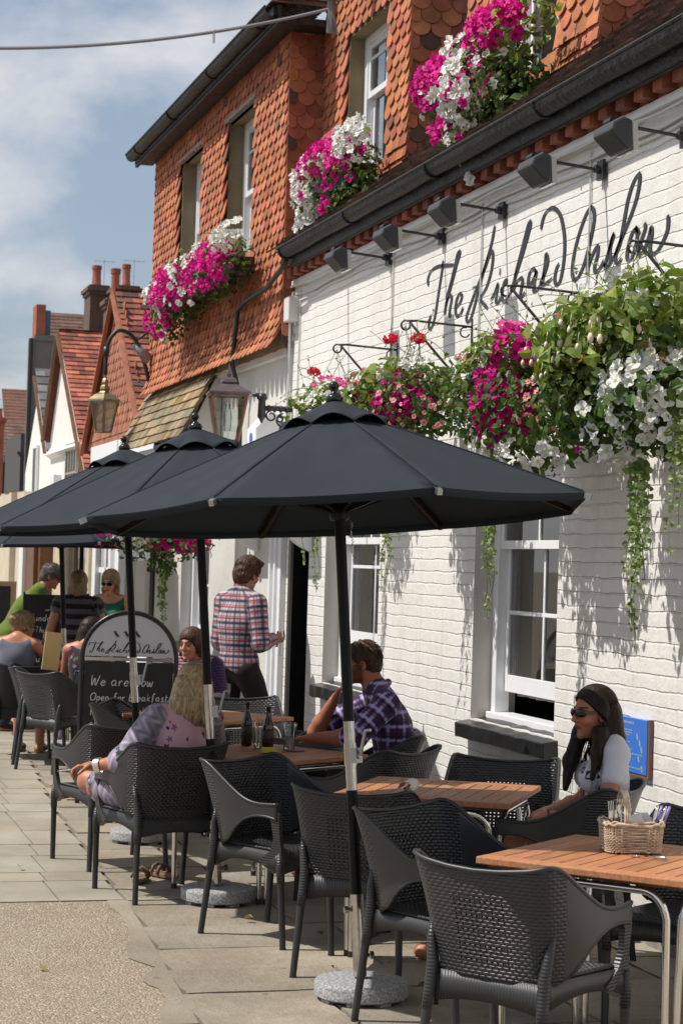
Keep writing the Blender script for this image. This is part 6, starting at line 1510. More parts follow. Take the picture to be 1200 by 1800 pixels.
# farthest basket on the white wall, mostly behind the first parasol
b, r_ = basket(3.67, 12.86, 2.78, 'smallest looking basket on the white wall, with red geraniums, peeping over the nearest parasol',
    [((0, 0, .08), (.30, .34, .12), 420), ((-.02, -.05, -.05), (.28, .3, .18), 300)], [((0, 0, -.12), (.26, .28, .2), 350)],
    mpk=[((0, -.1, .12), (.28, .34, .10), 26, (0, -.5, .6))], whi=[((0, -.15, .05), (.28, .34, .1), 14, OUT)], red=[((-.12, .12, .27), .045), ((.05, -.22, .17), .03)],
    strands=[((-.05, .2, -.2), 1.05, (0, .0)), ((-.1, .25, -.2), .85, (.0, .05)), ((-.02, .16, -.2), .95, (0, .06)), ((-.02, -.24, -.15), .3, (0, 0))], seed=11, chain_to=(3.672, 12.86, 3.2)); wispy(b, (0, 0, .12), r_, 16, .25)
b, r_ = basket(3.67, 11.38, 2.78, 'basket with coral geranium balls and a magenta petunia cluster, second along from the far end',
    [((0, 0, .08), (.32, .36, .13), 480), ((-.02, .12, .0), (.28, .3, .14), 260)], [((0, 0, -.10), (.32, .36, .22), 900), ((0, -.35, -.06), (.3, .3, .22), 600)],
    mag=[((-.05, -.18, -.05), (.2, .2, .17), 46, (-.6, -.6, .1)), ((-.05, .1, -.02), (.2, .2, .1), 10, OUT)], pnk=[((0, -.4, -.12), (.3, .28, .18), 46, (-.4, -.6, -.1))], mpk=[((-.05, .25, .1), (.22, .2, .08), 34, (0, -.4, .5))], whi=[((0, .15, .02), (.3, .3, .12), 10, OUT), ((0, -.3, .1), (.25, .2, .1), 8, OUT)],
    red=[((-.08, .02, .34), .05), ((-.05, -.42, .30), .045), ((-.15, .3, .15), .03)],
    strands=[((-.04, .02, -.2), .95, (0, .04)), ((-.06, .06, -.2), .8, (0, .12)), ((-.02, -.02, -.2), .7, (0, 0)), ((-.06, .0, -.2), 1.0, (0, .22))], seed=12, chain_to=(3.672, 11.38, 3.2), lsize=.05); wispy(b, (0, -.3, .12), r_, 18, .3)
b, r_ = basket(3.67, 9.64, 2.74, 'full basket with the big magenta petunia cascade, second from the camera',
    [((0, 0, .10), (.28, .30, .10), 300), ((0, -.30, .12), (.26, .28, .12), 360)], [((0, -.1, -.12), (.33, .38, .24), 1100), ((.0, -.45, -.2), (.30, .34, .28), 900), ((0, .25, -.05), (.24, .26, .16), 420)],
    mag=[((-.08, -.22, -.14), (.17, .20, .22), 92, (-.7, -.6, .0)), ((-.1, -.35, .12), (.1, .16, .1), 14, OUT)], whi=[((0, -.20, .06), (.2, .18, .14), 30, (-.5, -.4, .5)), ((0, -.45, -.40), (.2, .3, .08), 26, OUT), ((0, .05, -.32), (.2, .2, .08), 8, OUT)],
    pnk=[((-.0, -.62, -.18), (.2, .2, .16), 40, (-.6, -.6, 0)), ((0, .25, -.15), (.22, .22, .15), 18, OUT)], mpk=[((-.1, -.3, .2), (.1, .15, .06), 12, (0, 0, 1)), ((-.1, .3, .1), (.1, .1, .05), 10, (0, 0, 1))],
    strands=[((-.05, -.02, -.3), .95, (0, .04)), ((-.04, .04, -.3), .75, (0, .05)), ((-.05, .0, -.3), .9, (0, .12)), ((-.04, .03, -.25), .85, (0, .02)), ((.0, -.5, -.45), .25, (0, 0)), ((0, -.2, -.4), .3, (0, 0))], seed=13, chain_to=(3.672, 9.64, 3.2), lsize=.05, dry=[((0, .22, .0), (.16, .2, .12), 170)], magr=.042); wispy(b, (0, -.3, .15), r_, 22, .3)
b, r_ = basket(3.67, 8.10, 2.72, 'largest basket, nearest the camera, pale green fuchsia over white petunias',
    [((0, .05, .12), (.36, .42, .16), 900), ((-.02, .38, .08), (.30, .30, .15), 520), ((0, -.3, .16), (.3, .3, .18), 500), ((0, .0, .0), (.38, .48, .16), 420)], [((0, .1, -.14), (.34, .44, .22), 1000), ((.0, .38, -.2), (.28, .28, .22), 560), ((0, -.3, -.2), (.3, .34, .28), 800)],
    whi=[((-.02, -.34, -.22), (.26, .26, .24), 92, (-.6, -.5, 0)), ((-.02, -.1, -.30), (.24, .22, .22), 34, (-.6, -.5, -.2)), ((0, -.2, .22), (.3, .3, .12), 10, OUT)], pnk=[((-.02, .45, -.22), (.26, .26, .16), 12, OUT)],
    mag=[((0, .75, .25), (.05, .05, .05), 2, OUT), ((-.1, .25, -.42), (.04, .04, .03), 1, OUT)], strands=[((-.07, -.25, -.35), .85, (0, .01)), ((-.05, -.22, -.35), .95, (0, .02)), ((-.08, -.28, -.3), .7, (0, .0)), ((-.05, -.2, -.35), .62, (0, .10)), ((-.06, -.27, -.4), .7, (0, -.12)), ((-.04, -.24, -.4), .6, (0, 0)), ((-.05, -.6, -.3), .5, (0, 0)), ((-.05, -.55, -.3), .6, (0, 0))],
    seed=14, chain_to=(3.672, 8.10, 3.2), lsize=.062, dry=[((0, -.1, -.05), (.32, .45, .1), 130)]); wispy(b, (0, .1, .18), r_, 34, .34)
mb = MB()   # drooping pale fuchsia buds
for _ in range(70):
    p = Vector((r_.uniform(-.36, -.1), r_.uniform(-.45, .55), r_.uniform(-.08, .15))); s_ = r_.uniform(.7, 1.2); mb.lathe([(.003, -.04*s_), (.011*s_, -.028*s_), (.012*s_, -.014*s_), (.005*s_, 0)], tuple(p), 8); mb.tube([p, p+Vector((.01, .01, .05))], .0012, 4)
bb = mb.build('fuchsia_buds', mat('bud_cream', (.72, .60, .46), .5), b, smooth=True)
b, r_ = basket(3.36, 17.2, 2.02, 'far hanging basket of magenta and white petunias below the parasol rims', [((-.1, 0, 0), (.4, .35, .14), 420)], [((0, 0, -.1), (.46, .4, .2), 800), ((.02, 0, -.3), (.12, .12, .12), 160)],
    mag=[((.08, 0, -.05), (.3, .3, .18), 64, (0, -1, -.1)), ((-.5, 0, -.08), (.14, .14, .1), 22, (0, -1, 0)), ((.34, 0, -.1), (.1, .1, .12), 16, (0, -1, 0))], whi=[((-.25, 0, -.05), (.25, .3, .14), 46, (0, -1, 0)), ((.1, 0, 0), (.4, .3, .14), 18, (0, -1, 0))],
    strands=[((.02, -.05, -.3), .5, (.0, 0)), ((.05, -.06, -.3), .55, (0, 0)), ((.0, -.08, -.3), .42, (-.02, 0)), ((.06, -.03, -.3), .36, (.03, 0)), ((.03, -.03, -.3), .62, (.02, 0))], seed=15, chain_to=(3.4, 17.2, 2.75))
WBS = 1.083
def wsc(L): return [tuple([tuple(x*WBS for x in e[0]), tuple(x*WBS for x in e[1])]+list(e[2:])) for e in L]
def window_box(y0, y1, x, z,  label, ells, ellsD, mag, whi, mpk=(), seed=3, strands=()):
    rnd = random.Random(seed); yc = (y0+y1)/2; ells, ellsD, mag, whi, mpk = map(wsc, (ells, ellsD, mag, whi, mpk)); b = empty('window_box', (x, yc, z), 0, label, 'window box', 'window boxes of petunias on the upper storey')
    mb = MB(); mb.box(-.07, .14, y0-yc+.42, y1-yc-.1, -.12, .02); mb.build('trough', M_blackp, b, bevel=.008)
    if ells: foliage('foliage', b, ells, M_leafL, rnd, .048)
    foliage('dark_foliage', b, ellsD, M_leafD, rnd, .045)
    blooms('magenta_blooms', b, mag, M_mag, rnd, .042, (.42, .3, .55)); blooms('white_blooms', b, whi, M_whi, rnd, .038, (.85, .9, .6))
    if mpk: blooms('pink_blooms', b, mpk, M_mpk, rnd, .024, (.8, .6, .7), depth=.1)
    if strands: trailing(b, strands, rnd)
    return b
FR = (-.9, -.3, .15)
window_box(15.98, 19.72, 3.80, 4.32, 'window box on the tile hung bay, farthest up the street', [((-.05, .9, .1), (.16, .9, .16), 380), ((-.05, -.6, .1), (.16, .9, .14), 200)], [((-.02, .9, -.05), (.20, .95, .26), 900), ((-.02, -.7, -.02), (.20, .9, .22), 800), ((-.02, 1.4, -.22), (.16, .35, .18), 260), ((-.04, .1, .1), (.2, 1.7, .2), 300)],
    [((-.05, .7, .0), (.20, .8, .24), 150, FR), ((-.05, -.7, -.02), (.20, .75, .22), 130, FR), ((-.05, 1.4, -.2), (.16, .4, .2), 30, FR)], [((-.04, -1.35, .14), (.18, .35, .14), 44, FR), ((-.04, 1.5, .02), (.18, .4, .2), 22, FR), ((-.04, 0, .1), (.18, 1.3, .16), 18, FR), ((-.04, 1.3, -.35), (.08, .15, .08), 10, FR), ((-.05, .3, .0), (.22, 1.5, .26), 60, FR)], seed=21)
window_box(13.44, 15.0, 4.08, 4.67, 'window box spilling white petunias from the first dormer', [((-.04, 0, .1), (.16, .7, .14), 200)], [((-.02, 0, -.02), (.18, .75, .22), 700), ((-.02, .5, -.2), (.15, .3, .2), 260), ((0, -.3, -.2), (.14, .5, .14), 320)],
    [((-.04, .2, .10), (.18, .6, .14), 60, FR), ((-.04, -.25, -.02), (.17, .3, .12), 20, FR), ((-.04, .1, -.22), (.1, .12, .06), 10, FR), ((-.05, .1, 0), (.2, .75, .26), 26, FR)], [((-.04, .55, -.02), (.18, .25, .26), 62, FR), ((-.04, .62, -.25), (.13, .2, .2), 44, FR), ((-.04, -.5, .1), (.17, .28, .16), 58, FR), ((-.04, .1, .08), (.18, .5, .14), 34, FR)], mpk=[((-.04, -.1, .2), (.14, .4, .06), 24, (0, 0, 1))], seed=22)
window_box(10.35, 11.9, 4.05, 4.66, 'window box nearest the camera, magenta petunias with a white trail', [((-.04, 0, .1), (.16, .7, .16), 220), ((-.04, -.6, .2), (.16, .3, .2), 160)], [((-.02, 0, -.02), (.20, .75, .24), 900), ((-.02, .1, -.25), (.16, .35, .16), 320), ((0, -.35, -.15), (.15, .4, .22), 500)],
    [((-.05, .42, .06), (.20, .32, .16), 84, FR), ((-.05, -.4, .18), (.18, .35, .15), 66, FR), ((-.04, .4, -.2), (.12, .16, .14), 18, FR), ((-.04, -.3, -.12), (.1, .1, .06), 6, FR), ((-.05, .1, -.05), (.2, .5, .3), 22, FR)], [((-.06, .05, -.06), (.18, .25, .24), 66, FR), ((-.05, .15, -.32), (.1, .18, .12), 26, FR), ((-.05, .0, -.52), (.05, .06, .05), 6, FR), ((-.05, .0, .2), (.15, .6, .06), 14, FR), ((-.05, .1, .02), (.21, .7, .26), 34, FR)], mpk=[((-.05, .0, .22), (.14, .5, .06), 26, (0, 0, 1))], seed=23)
# ================================================================ people
def skin_mat(name, col): return mat(name, (1, 1, 1), .48, vc='only', bump=.0006, bscale=220, sub=.12)
M_skin = skin_mat('skin', None)
M_cloth = mat('cloth_pattern', (1, 1, 1), .85, vc='only', bump=.0012, bscale=90, sheen=.1)
def hair_mat(name, c1, c2):
    m = mat(name, c1, .5, col2=c2, vscale=30, detail=3, spec=.25); t = m.node_tree; n = t.nodes
    z = [q for q in n if q.type == 'TEX_NOISE'][0]; tcn = [q for q in n if q.type == 'TEX_COORD'][0]; mp_ = n.new('ShaderNodeMapping'); mp_.inputs['Scale'].default_value = (3.2, 3.2, .22)
    t.links.new(tcn.outputs['Object'], mp_.inputs['Vector']); t.links.new(mp_.outputs[0], z.inputs['Vector'])
    bp = n.new('ShaderNodeBump'); bp.inputs['Distance'].default_value = .0025; t.links.new(z.outputs['Fac'], bp.inputs['Height']); t.links.new(bp.outputs[0], n['Principled BSDF'].inputs['Normal']); return m
M_hbrown = hair_mat('hair_dark_brown', (.008, .004, .0025), (.028, .013, .007)); M_hblond = hair_mat('hair_blonde', (.26, .165, .08), (.66, .50, .30)); M_hmid = hair_mat('hair_brown', (.028, .013, .007), (.10, .05, .026)); M_hgrey = hair_mat('hair_grey', (.05, .045, .04), (.14, .13, .12)); M_hdb = hair_mat('hair_dark_blonde', (.13, .08, .04), (.36, .25, .14))
M_shades = mat('sunglass_black', (.006, .005, .006), .08)
V3 = lambda *a: np.array(a, float)
def frame(fwd, up):
    f = V3(*fwd)/np.linalg.norm(fwd); u = V3(*up); r_ = np.cross(f, u); r_ /= np.linalg.norm(r_); u = np.cross(r_, f); return np.stack([r_, f, u], 1)   # columns right, forward, up
def head_prims(S, c, M, sc=1., male=False, k=.012):
    T = lambda x, y, z: c+M@(V3(x, y, z)*sc); e = lambda p, r_, kk=k, sub=False, tg=1: S.ell(T(*p), V3(*r_)*sc, M, kk, sub, tg)
    e((0, -.014, .030), (.075, .095, .088)); e((0, .026, -.022), (.058, .062, .080)); e((0, .036, -.070), (.046 if male else .040, .044, .040)); e((0, .068, -.098), (.022 if male else .018, .018, .016))
    e((0, .076, .026), (.044, .014, .012)); e((.034, .060, -.030), (.022, .022, .022)); e((-.034, .060, -.030), (.022, .022, .022))
    S.cap(T(0, .086, .010), T(0, .105, -.026), .007*sc, .0105*sc, .009, tag_=1); e((.010, .094, -.030), (.008, .009, .007), .006); e((-.010, .094, -.030), (.008, .009, .007), .006)
    e((0, .081, -.054), (.021, .011, .0050), .005, tg=2); e((0, .079, -.064), (.018, .011, .0058), .005, tg=2)
    for s in (-1, 1):
        e((s*.077, -.004, -.010), (.009, .020, .031), .006); e((s*.080, .002, -.008), (.006, .010, .016), .004, True)
        e((s*.030, .094, .006), (.017, .012, .010), .010, True); e((s*.030, .080, .006), (.015, .010, .010), .003, tg=3)
    return T
def hand_prims(S, w, d, n, side=1, curl=.5, sc=1., spread=.12, thumb=.8, curls=None):
    """wrist w, hand direction d, palm normal n; side +1 puts the thumb at d x n"""
    d = V3(*d)/np.linalg.norm(d); n = V3(*n); n = n-d*(n@d); n /= np.linalg.norm(n); s = np.cross(d, n)*side; w = V3(*w); tg = 5
    S.cap(w-d*.01*sc, w+d*.03*sc, .021*sc, .024*sc, .012, tag_=tg)
    for q in (-.027, -.009, .009, .027): S.cap(w+d*.02*sc+s*q*.7*sc, w+d*.078*sc+s*q*sc, .0135*sc, .0115*sc, .012, tag_=tg)
    for i, (q, L) in enumerate(((.029, .070), (.010, .080), (-.009, .074), (-.027, .058))):
        a = (curls[i] if curls else curl*(1+.08*i)); p = w+d*.082*sc+s*q*sc; ang = a*.6; dd = d*math.cos(ang)+n*math.sin(ang)+s*(q/.03)*spread
        for L_, r0, r1 in ((.44, .0092, .0085), (.31, .0085, .0078), (.25, .0078, .0066)):
            dd = dd/np.linalg.norm(dd); p2 = p+dd*L*L_*sc; S.cap(p, p2, r0*sc, r1*sc, .003, tag_=tg); p = p2; ang += a*.9; dd = d*math.cos(ang)+n*math.sin(ang)+s*(q/.03)*spread*.6
    p = w+d*.025*sc+s*.026*sc; dd = d*.55+s*thumb+n*.35; dd /= np.linalg.norm(dd); p2 = p+dd*.038*sc; S.cap(p, p2, .0135*sc, .0105*sc, .006, tag_=tg); dd = dd*.7+d*.4+n*.35*curl; dd /= np.linalg.norm(dd); p3 = p2+dd*.028*sc; S.cap(p2, p3, .0100*sc, .0092*sc, .003, tag_=tg); dd = dd+n*.4*curl+d*.2; dd /= np.linalg.norm(dd); S.cap(p3, p3+dd*.024*sc, .009*sc, .0072*sc, .003, tag_=tg)
def torso(S, J, fat=1., off=0., k=.04, female=False, tg=20, top=True):
    p, c, n = V3(*J['pelvis']), V3(*J['chest']), V3(*J['neck']); sl, sr = V3(*J['shL']), V3(*J['shR']); side = sr-sl; side /= np.linalg.norm(side); up = c-p; up /= np.linalg.norm(up); fw = np.cross(up, side); M = np.stack([side, fw, np.cross(side, fw)], 1)
    S.ell(p, V3(.155, .115, .12)*fat+off, M, k, tag_=tg); S.ell(p*.5+c*.5, V3(.122 if female else .14, .098, .16)*fat+off, M, k, tag_=tg); up2 = n-c; up2 /= np.linalg.norm(up2)
    M2 = np.stack([side, np.cross(up2, side), up2], 1); S.ell(c, V3(.138 if female else .158, .100, .165)*fat+off, M2, k, tag_=tg)
    S.cap(sl*.82+sr*.18, sl*.18+sr*.82, .052*fat+off, tag_=tg, k=k)
    if top: S.cap(sl*.9+n*.1, n, .046+off, .050+off, k, tag_=tg); S.cap(sr*.9+n*.1, n, .046+off, .050+off, k, tag_=tg)
    if female:
        for s in (-1, 1): S.ell(c+M2@V3(s*.068, .085, .0), V3(.058, .052, .058)*fat+off, M2, .03, tag_=tg)
    return M2
def arm(S, sh, el, wr, r_=(.050, .040, .026), off=0., k=.025, tg=30, upto=1., fore=1.):
    sh, el, wr = V3(*sh), V3(*el), V3(*wr); S.cap(sh, sh+(el-sh)*upto, r_[0]+off, r_[0]+(r_[1]-r_[0])*upto+off, k, tag_=tg)
    if fore > 0 and upto >= 1: m_ = el+(wr-el)*.3; S.cap(el, m_ if fore > .3 else el+(wr-el)*fore, r_[1]+off, r_[1]*.98+off, k, tag_=tg+1); 
    if fore > .3 and upto >= 1: m_ = el+(wr-el)*.3; S.cap(m_, el+(wr-el)*fore, r_[1]*.98+off, r_[1]+(r_[2]-r_[1])*fore+off, k, tag_=tg+1)
def leg(S, hp, kn, an, off=0., k=.03, r_=(.088, .058, .038), tg=40, upto=1., foot=True, toe=None, shin=1.):
    hp, kn, an = V3(*hp), V3(*kn), V3(*an); S.cap(hp, hp+(kn-hp)*upto, r_[0]+off, r_[0]+(r_[1]-r_[0])*upto+off, k, tag_=tg)
    if upto >= 1 and shin > 0: m_ = kn+(an-kn)*.35*shin; S.cap(kn, m_, r_[1]+off, r_[1]*.98+off, k, tag_=tg+1); S.cap(m_, kn+(an-kn)*shin, r_[1]*.98+off, (r_[2] if shin > .8 else r_[1]*.85)+off, k, tag_=tg+1)
    if foot and upto >= 1:
        toe = V3(*toe); heel = an-(toe-an)*.28; heel[2] = .035 if an[2] < .2 else an[2]-.05; S.cap(an, heel, .036, .032, .015, tag_=tg+2); S.cap(heel, toe, .034, .030, .02, tag_=tg+2); S.cap(an, toe, .034, .024, .02, tag_=tg+2)
def uvcloth(S, V, J):
    """coordinates that run along and around each limb, for woven patterns"""
    best = np.full(len(V), 9e9); uv = np.zeros((len(V), 2)); tg = np.zeros(len(V), int)
    for p in S.p:
        if p[6]: continue
        d = S.dist(p, V); m = d < best; best[m] = d[m]; tg[m] = p[7]
        if p[7] >= 30 and p[0] == 'c':
            a, b = p[1], p[2]; ax = (b-a)/max(np.linalg.norm(b-a), 1e-6); t = (V[m]-a)@ax; e1 = np.cross(ax, V3(.3, .9, .2)); e1 /= np.linalg.norm(e1); e2 = np.cross(ax, e1); q = V[m]-a
            uv[m, 1] = t+p[7]*.013; uv[m, 0] = np.arctan2(q@e2, q@e1)*.055
        else:
            c = V3(*J['chest']); q = V[m]-c; uv[m, 0] = np.arctan2(q[:, 0], -q[:, 1])*.14; uv[m, 1] = q[:, 2]
    return uv, tg
def skin_cols(S, V, base, T=None, M=None, c=None, sc=1., lip=(.50, .22, .18), brow=None, beard=None, smile=False, eyes=True):
    tg = S.nearest(V); C = np.tile(V3(*base), (len(V), 1))
    nz_ = wrinkle(V, 1, 60, 3); C *= (1+.05*nz_)[:, None]
    if c is not None:
        q = (V-c)@M/sc
        ck = np.exp(-(((np.abs(q[:, 0])-.036)/.022)**2+((q[:, 2]+.03)/.022)**2))*(q[:, 1] > .03); C += ck[:, None]*V3(.05, -.02, -.02)
        m = ((q[:, 0]/.022)**2+((q[:, 2]+.059)/.0095)**2 < 1) & (q[:, 1] > .07); C[m] = lip
        if smile: m = ((q[:, 0]/.019)**2+((q[:, 2]+.0585+.0*q[:, 0])/.0065)**2 < 1) & (q[:, 1] > .07); C[m] = (.75, .72, .68)
        if eyes:
            m = (((np.abs(q[:, 0])-.030)/.014)**2+((q[:, 2]-.006)/.0065)**2 < 1) & (q[:, 1] > .05); C[m] = (.32, .27, .25); m = (((np.abs(q[:, 0])-.030)/.0062)**2+((q[:, 2]-.006)/.0068)**2 < 1) & (q[:, 1] > .05); C[m] = (.03, .02, .015)
            m = (((np.abs(q[:, 0])-.030)/.017)**2+((q[:, 2]-.0135)/.003)**2 < 1) & (q[:, 1] > .05); C[m] = (.04, .025, .02)
        if brow is not None: m = (((np.abs(q[:, 0])-.032)/.02)**2+((q[:, 2]-.030+.1*np.abs(np.abs(q[:, 0])-.03))/.0045)**2 < 1) & (q[:, 1] > .05); C[m] = brow
        if beard is not None:
            m = (q[:, 2] < -.035) & (q[:, 1] > .0) & (q[:, 2] > -.125) & ~(((q[:, 0]/.024)**2+((q[:, 2]+.060)/.012)**2 < 1) & (q[:, 1] > .07)); m |= (np.abs(q[:, 0]) > .052) & (q[:, 2] < -.005) & (q[:, 1] > .0) & (q[:, 2] > -.1)
            C[m] = C[m]*.35+V3(*beard)*.65
    return np.clip(C, 0, 1)
def person(loc_, face, label): return empty('person', (loc_[0], loc_[1], 0), math.atan2(-face[0], face[1]), label, 'person')
def skin(root, S, base, h=.006, **k):
    V, F = S.mesh(h); return mesh_obj('body', V, F, M_skin, root, cols=skin_cols(S, V, base, **k))
def garment(root, name, S, J, colf, h=.007, wr=.004, seed=1, cut=None, label=None, m=None):
    V, F = S.mesh(h, disp=(lambda P: wrinkle(P, wr, 26, seed, (1, 1, .6))+wrinkle(P, wr*.5, 60, seed+5)) if wr else None, cut=cut)
    uv, tg = uvcloth(S, V, J); C = np.clip(colf(uv, V, tg), 0, 1); o = mesh_obj(name, V, F, m or M_cloth, root, cols=C)
    if label: o['label'] = label
    return o
def solid(c, v=.04): return lambda uv, V, tg: np.tile(V3(*c), (len(V), 1))*(1+v*wrinkle(V, 1, 30, 9))[:, None]
def headlocal(P, c, M, sc=1.): return (P-c)@M/sc
def hair_cap(root, name, c, M, m, sc=1., front=.045, tilt=.62, nape=-.075, puff=1., extra=None, h=.006, rough=.004, seed=2, side=None):
    S = SDF(.02); T = lambda x, y, z: c+M@(V3(x, y, z)*sc); S.ell(T(0, -.014, .038), V3(.087, .104, .096)*sc*puff, M); S.ell(T(0, -.050, -.01), V3(.074, .068, .075)*sc*puff, M)
    if extra: extra(S, T)
    def cut(P):
        q = headlocal(P, c, M, sc); a = (q[:, 1]*.80-q[:, 2]*tilt)-front; b = nape-q[:, 2]; e = np.minimum(q[:, 1]-.012, -.012-q[:, 2]) if side is None else side(q)
        if side is not None and puff >= 1: a = np.minimum(a, q[:, 2]+.05)
        return np.maximum(np.maximum(a, b), np.minimum(e, .02))*sc
    def disp(P): q = headlocal(P, c, M, sc); lg_ = side is not None and puff >= 1; return wrinkle(P, rough*(.35 if lg_ else 1), 120, seed)+(.001 if lg_ else .0025)*np.sin(np.arctan2(q[:, 0], q[:, 1])*34+q[:, 2]*(6 if lg_ else 30)+seed)
    V, F = S.mesh(h, disp=disp, cut=cut); o = mesh_obj(name, V, F, m, root)
    if side is None or puff < 1: tufts(root, o, c, M, m, 320, puff*sc, front, tilt, nape, seed)
    return o
def tufts(root, hair, c, M, m, n=260, puff=1., front=.036, tilt=.62, nape=-.08, seed=1, L=.035):
    r_ = random.Random(seed); pa = []; k = 0
    while len(pa) < n and k < n*8:
        k += 1; d = np.array(rdir(r_)); p = V3(0, -.014, .038)+d*V3(.087, .104, .096)*puff
        if p[1]*.8-p[2]*tilt > front-.004 or p[2] < nape+.02 or (p[1] > .01 and p[2] < 0): continue
        t = V3(r_.uniform(-.3, .3), -.35 if p[2] > .06 else .1, -1.); t -= d*(t@d); t /= max(np.linalg.norm(t), 1e-6); l_ = L*r_.uniform(.6, 1.3)
        pa.append([c+M@(p+d*.0), c+M@(p+t*l_*.5+d*.005), c+M@(p+t*l_+d*r_.uniform(-.002, .007))])
    return strands(root, 'hair_tufts', c, M, m, pa, .0016, hair)
def strands(root, name, c, M, m, paths, r_=.0022, parent=None):
    mb = MB()
    for p in paths: mb.tube([tuple(q) for q in p], [r_]*(len(p)-1)+[r_*.3], 4)
    return mb.build(name, m, parent or root, smooth=True)
def sunglasses(root, c, M, sc=1., wrap=True):
    T = lambda x, y, z: tuple(c+M@(V3(x, y, z)*sc)); mb = MB()
    for s in (-1, 1):
        pts = [(s*(.033+.029*math.cos(a)), .094-.020*((.033+.029*math.cos(a))/.06)**2, .006+.019*math.sin(a)) for a in np.linspace(0, 6.28, 16, endpoint=False)]
        n = len(pts); mb.add([T(*p) for p in pts]+[T(p[0], p[1]+.006, p[2]) for p in pts]+[T(s*.033, .102, .006)], [(i, (i+1) % n, n+(i+1) % n, n+i) for i in range(n)]+[(n+i, n+(i+1) % n, 2*n) for i in range(n)])
        mb.bar(T(s*.060, .082, .010), T(s*.079, .0, .006), .010*sc, .003, tuple(M@V3(1, 0, 0)))
    mb.bar(T(-.008, .101, .012), T(.008, .101, .012), .004, .004); return mb.build('sunglasses', M_shades, root, smooth=True, angle=50)

SK1 = (.66, .42, .31); SK2 = (.60, .36, .26); SK3 = (.70, .46, .36)
def seated(hd=(0, -.02, 1.13), lean=0.): 
    return dict(pelvis=(0, -.06, .55), chest=(0, -.07+lean*.5, .86), neck=(0, -.06+lean, 1.025), shL=(-.165, -.07+lean*.9, .975), shR=(.165, -.07+lean*.9, .975), hipL=(-.09, -.04, .53), hipR=(.09, -.04, .53), kneeL=(-.10, .37, .53), kneeR=(.10, .37, .53), ankL=(-.10, .36, .09), ankR=(.10, .36, .09), toeL=(-.10, .49, .035), toeR=(.10, .49, .035), head=hd)
def legs2(S, J, off=0., tg=40, **k): leg(S, J['hipL'], J['kneeL'], J['ankL'], off, tg=tg, toe=J['toeL'], **k); leg(S, J['hipR'], J['kneeR'], J['ankR'], off, tg=tg+3, toe=J['toeR'], **k)

# ---- woman in sunglasses, right
P1 = person((3.655, 8.33), (-.96, .28), 'seated woman with long dark hair, sunglasses and white t-shirt, by the white wall')
J = seated((0, .02, 1.118)); J.update(shL=(-.138, -.07, .942), shR=(.138, -.07, .942), neck=(0, -.05, 1.0), chest=(0, -.05, .83), elL=(-.235, -.02, .70), wrL=(-.215, .225, .675), elR=(.235, .03, .70), wrR=(.02, .235, .66), kneeL=(-.09, .40, .53), kneeR=(.12, .38, .53), ankL=(-.06, .64, .09), toeL=(-.05, .77, .035), ankR=(.10, .52, .09), toeR=(.10, .65, .035))
hc = V3(*J['head']); HM = frame((-.42, 1, -.04), (0, .03, 1))
S = SDF(.022); T_ = head_prims(S, hc, HM); S.cap(hc+HM@V3(0, -.02, -.06), J['neck'], .046, .050, .02, tag_=6); torso(S, J, .90, female=True)
arm(S, J['shL'], J['elL'], J['wrL'], (.043, .034, .022)); arm(S, J['shR'], J['elR'], J['wrR'], (.043, .034, .022)); hand_prims(S, J['wrL'], (.25, .85, -.1), (.2, .1, -1), side=-1, curl=.75, sc=.92); hand_prims(S, J['wrR'], (-.9, .35, .0), (0, .1, -1), side=1, curl=.6, sc=.92)
legs2(S, J, r_=(.078, .052, .035)); skin(P1, S, SK1, .0055, M=HM, c=hc, brow=(.06, .03, .02))
S = SDF(.03); torso(S, J, .90, .010, female=True, top=True); arm(S, J['shL'], J['elL'], J['wrL'], (.043, .040, .03), .010, upto=.40, fore=0); arm(S, J['shR'], J['elR'], J['wrR'], (.043, .040, .03), .010, upto=.40, fore=0)
def tee(uv, V, tg):
    C = solid((.80, .79, .84), .02)(uv, V, tg); b = tg < 30
    def blk(u0, v0, a, h_, inner=True):
        du, dv = uv[:, 0]-u0, uv[:, 1]-v0; m = b & (np.abs(du) < a) & (np.abs(dv) < h_)
        if inner: m &= ~((np.abs(du+.001) < a*.45) & (np.abs(dv) < h_*.5))
        C[m] = (.02, .02, .03)
    blk(-.315, .02, .014, .019); blk(-.28, .015, .006, .006, False); blk(-.375, .045, .010, .013); blk(-.352, .04, .008, .013); blk(-.33, -.075, .012, .014); blk(-.365, -.06, .010, .010)
    for (u0, v0, a, b) in ((-.36, .05, .015, .02), (-.30, -.06, .012, .02), (-.26, -.05, .01, .018)): pass
    return C
nk = V3(*J['neck'])
garment(P1, 't_shirt', S, J, tee, .006, .003, 4, cut=lambda P: np.maximum(.075-np.linalg.norm((P-nk-V3(0, .03, .02))*V3(.85, .8, 1), axis=1), .50-P[:, 2]))
mb = MB()   # black print on the shirt, set on its surface
def shirt_pt(x, z): return (x, 0, z)
for (t_, x, z, s_) in (('D', -.105, .83, .045), ('E', -.02, .86, .03), ('n', -.06, .755, .035), ('a', .0, .74, .03)):
    gl = {'D': [[(0, 0), (0, 1)], [(0, 1), (.5, .8), (.5, .2), (0, 0)]], 'E': [[(0, 0), (0, 1)], [(0, 1), (.5, 1)], [(0, .5), (.4, .5)], [(0, 0), (.5, 0)]]}.get(t_, GL.get(t_, []))
    for st in gl: pass
S = SDF(.03); torso(S, dict(J, chest=(0, -.06, .70)), .9, .006, tg=20, top=False); S.p = S.p[:1]; legs2(S, J, .012, foot=False, upto=.52, r_=(.085, .07, .04))
garment(P1, 'shorts', S, J, solid((.012, .012, .014)), .008, .003, 5)
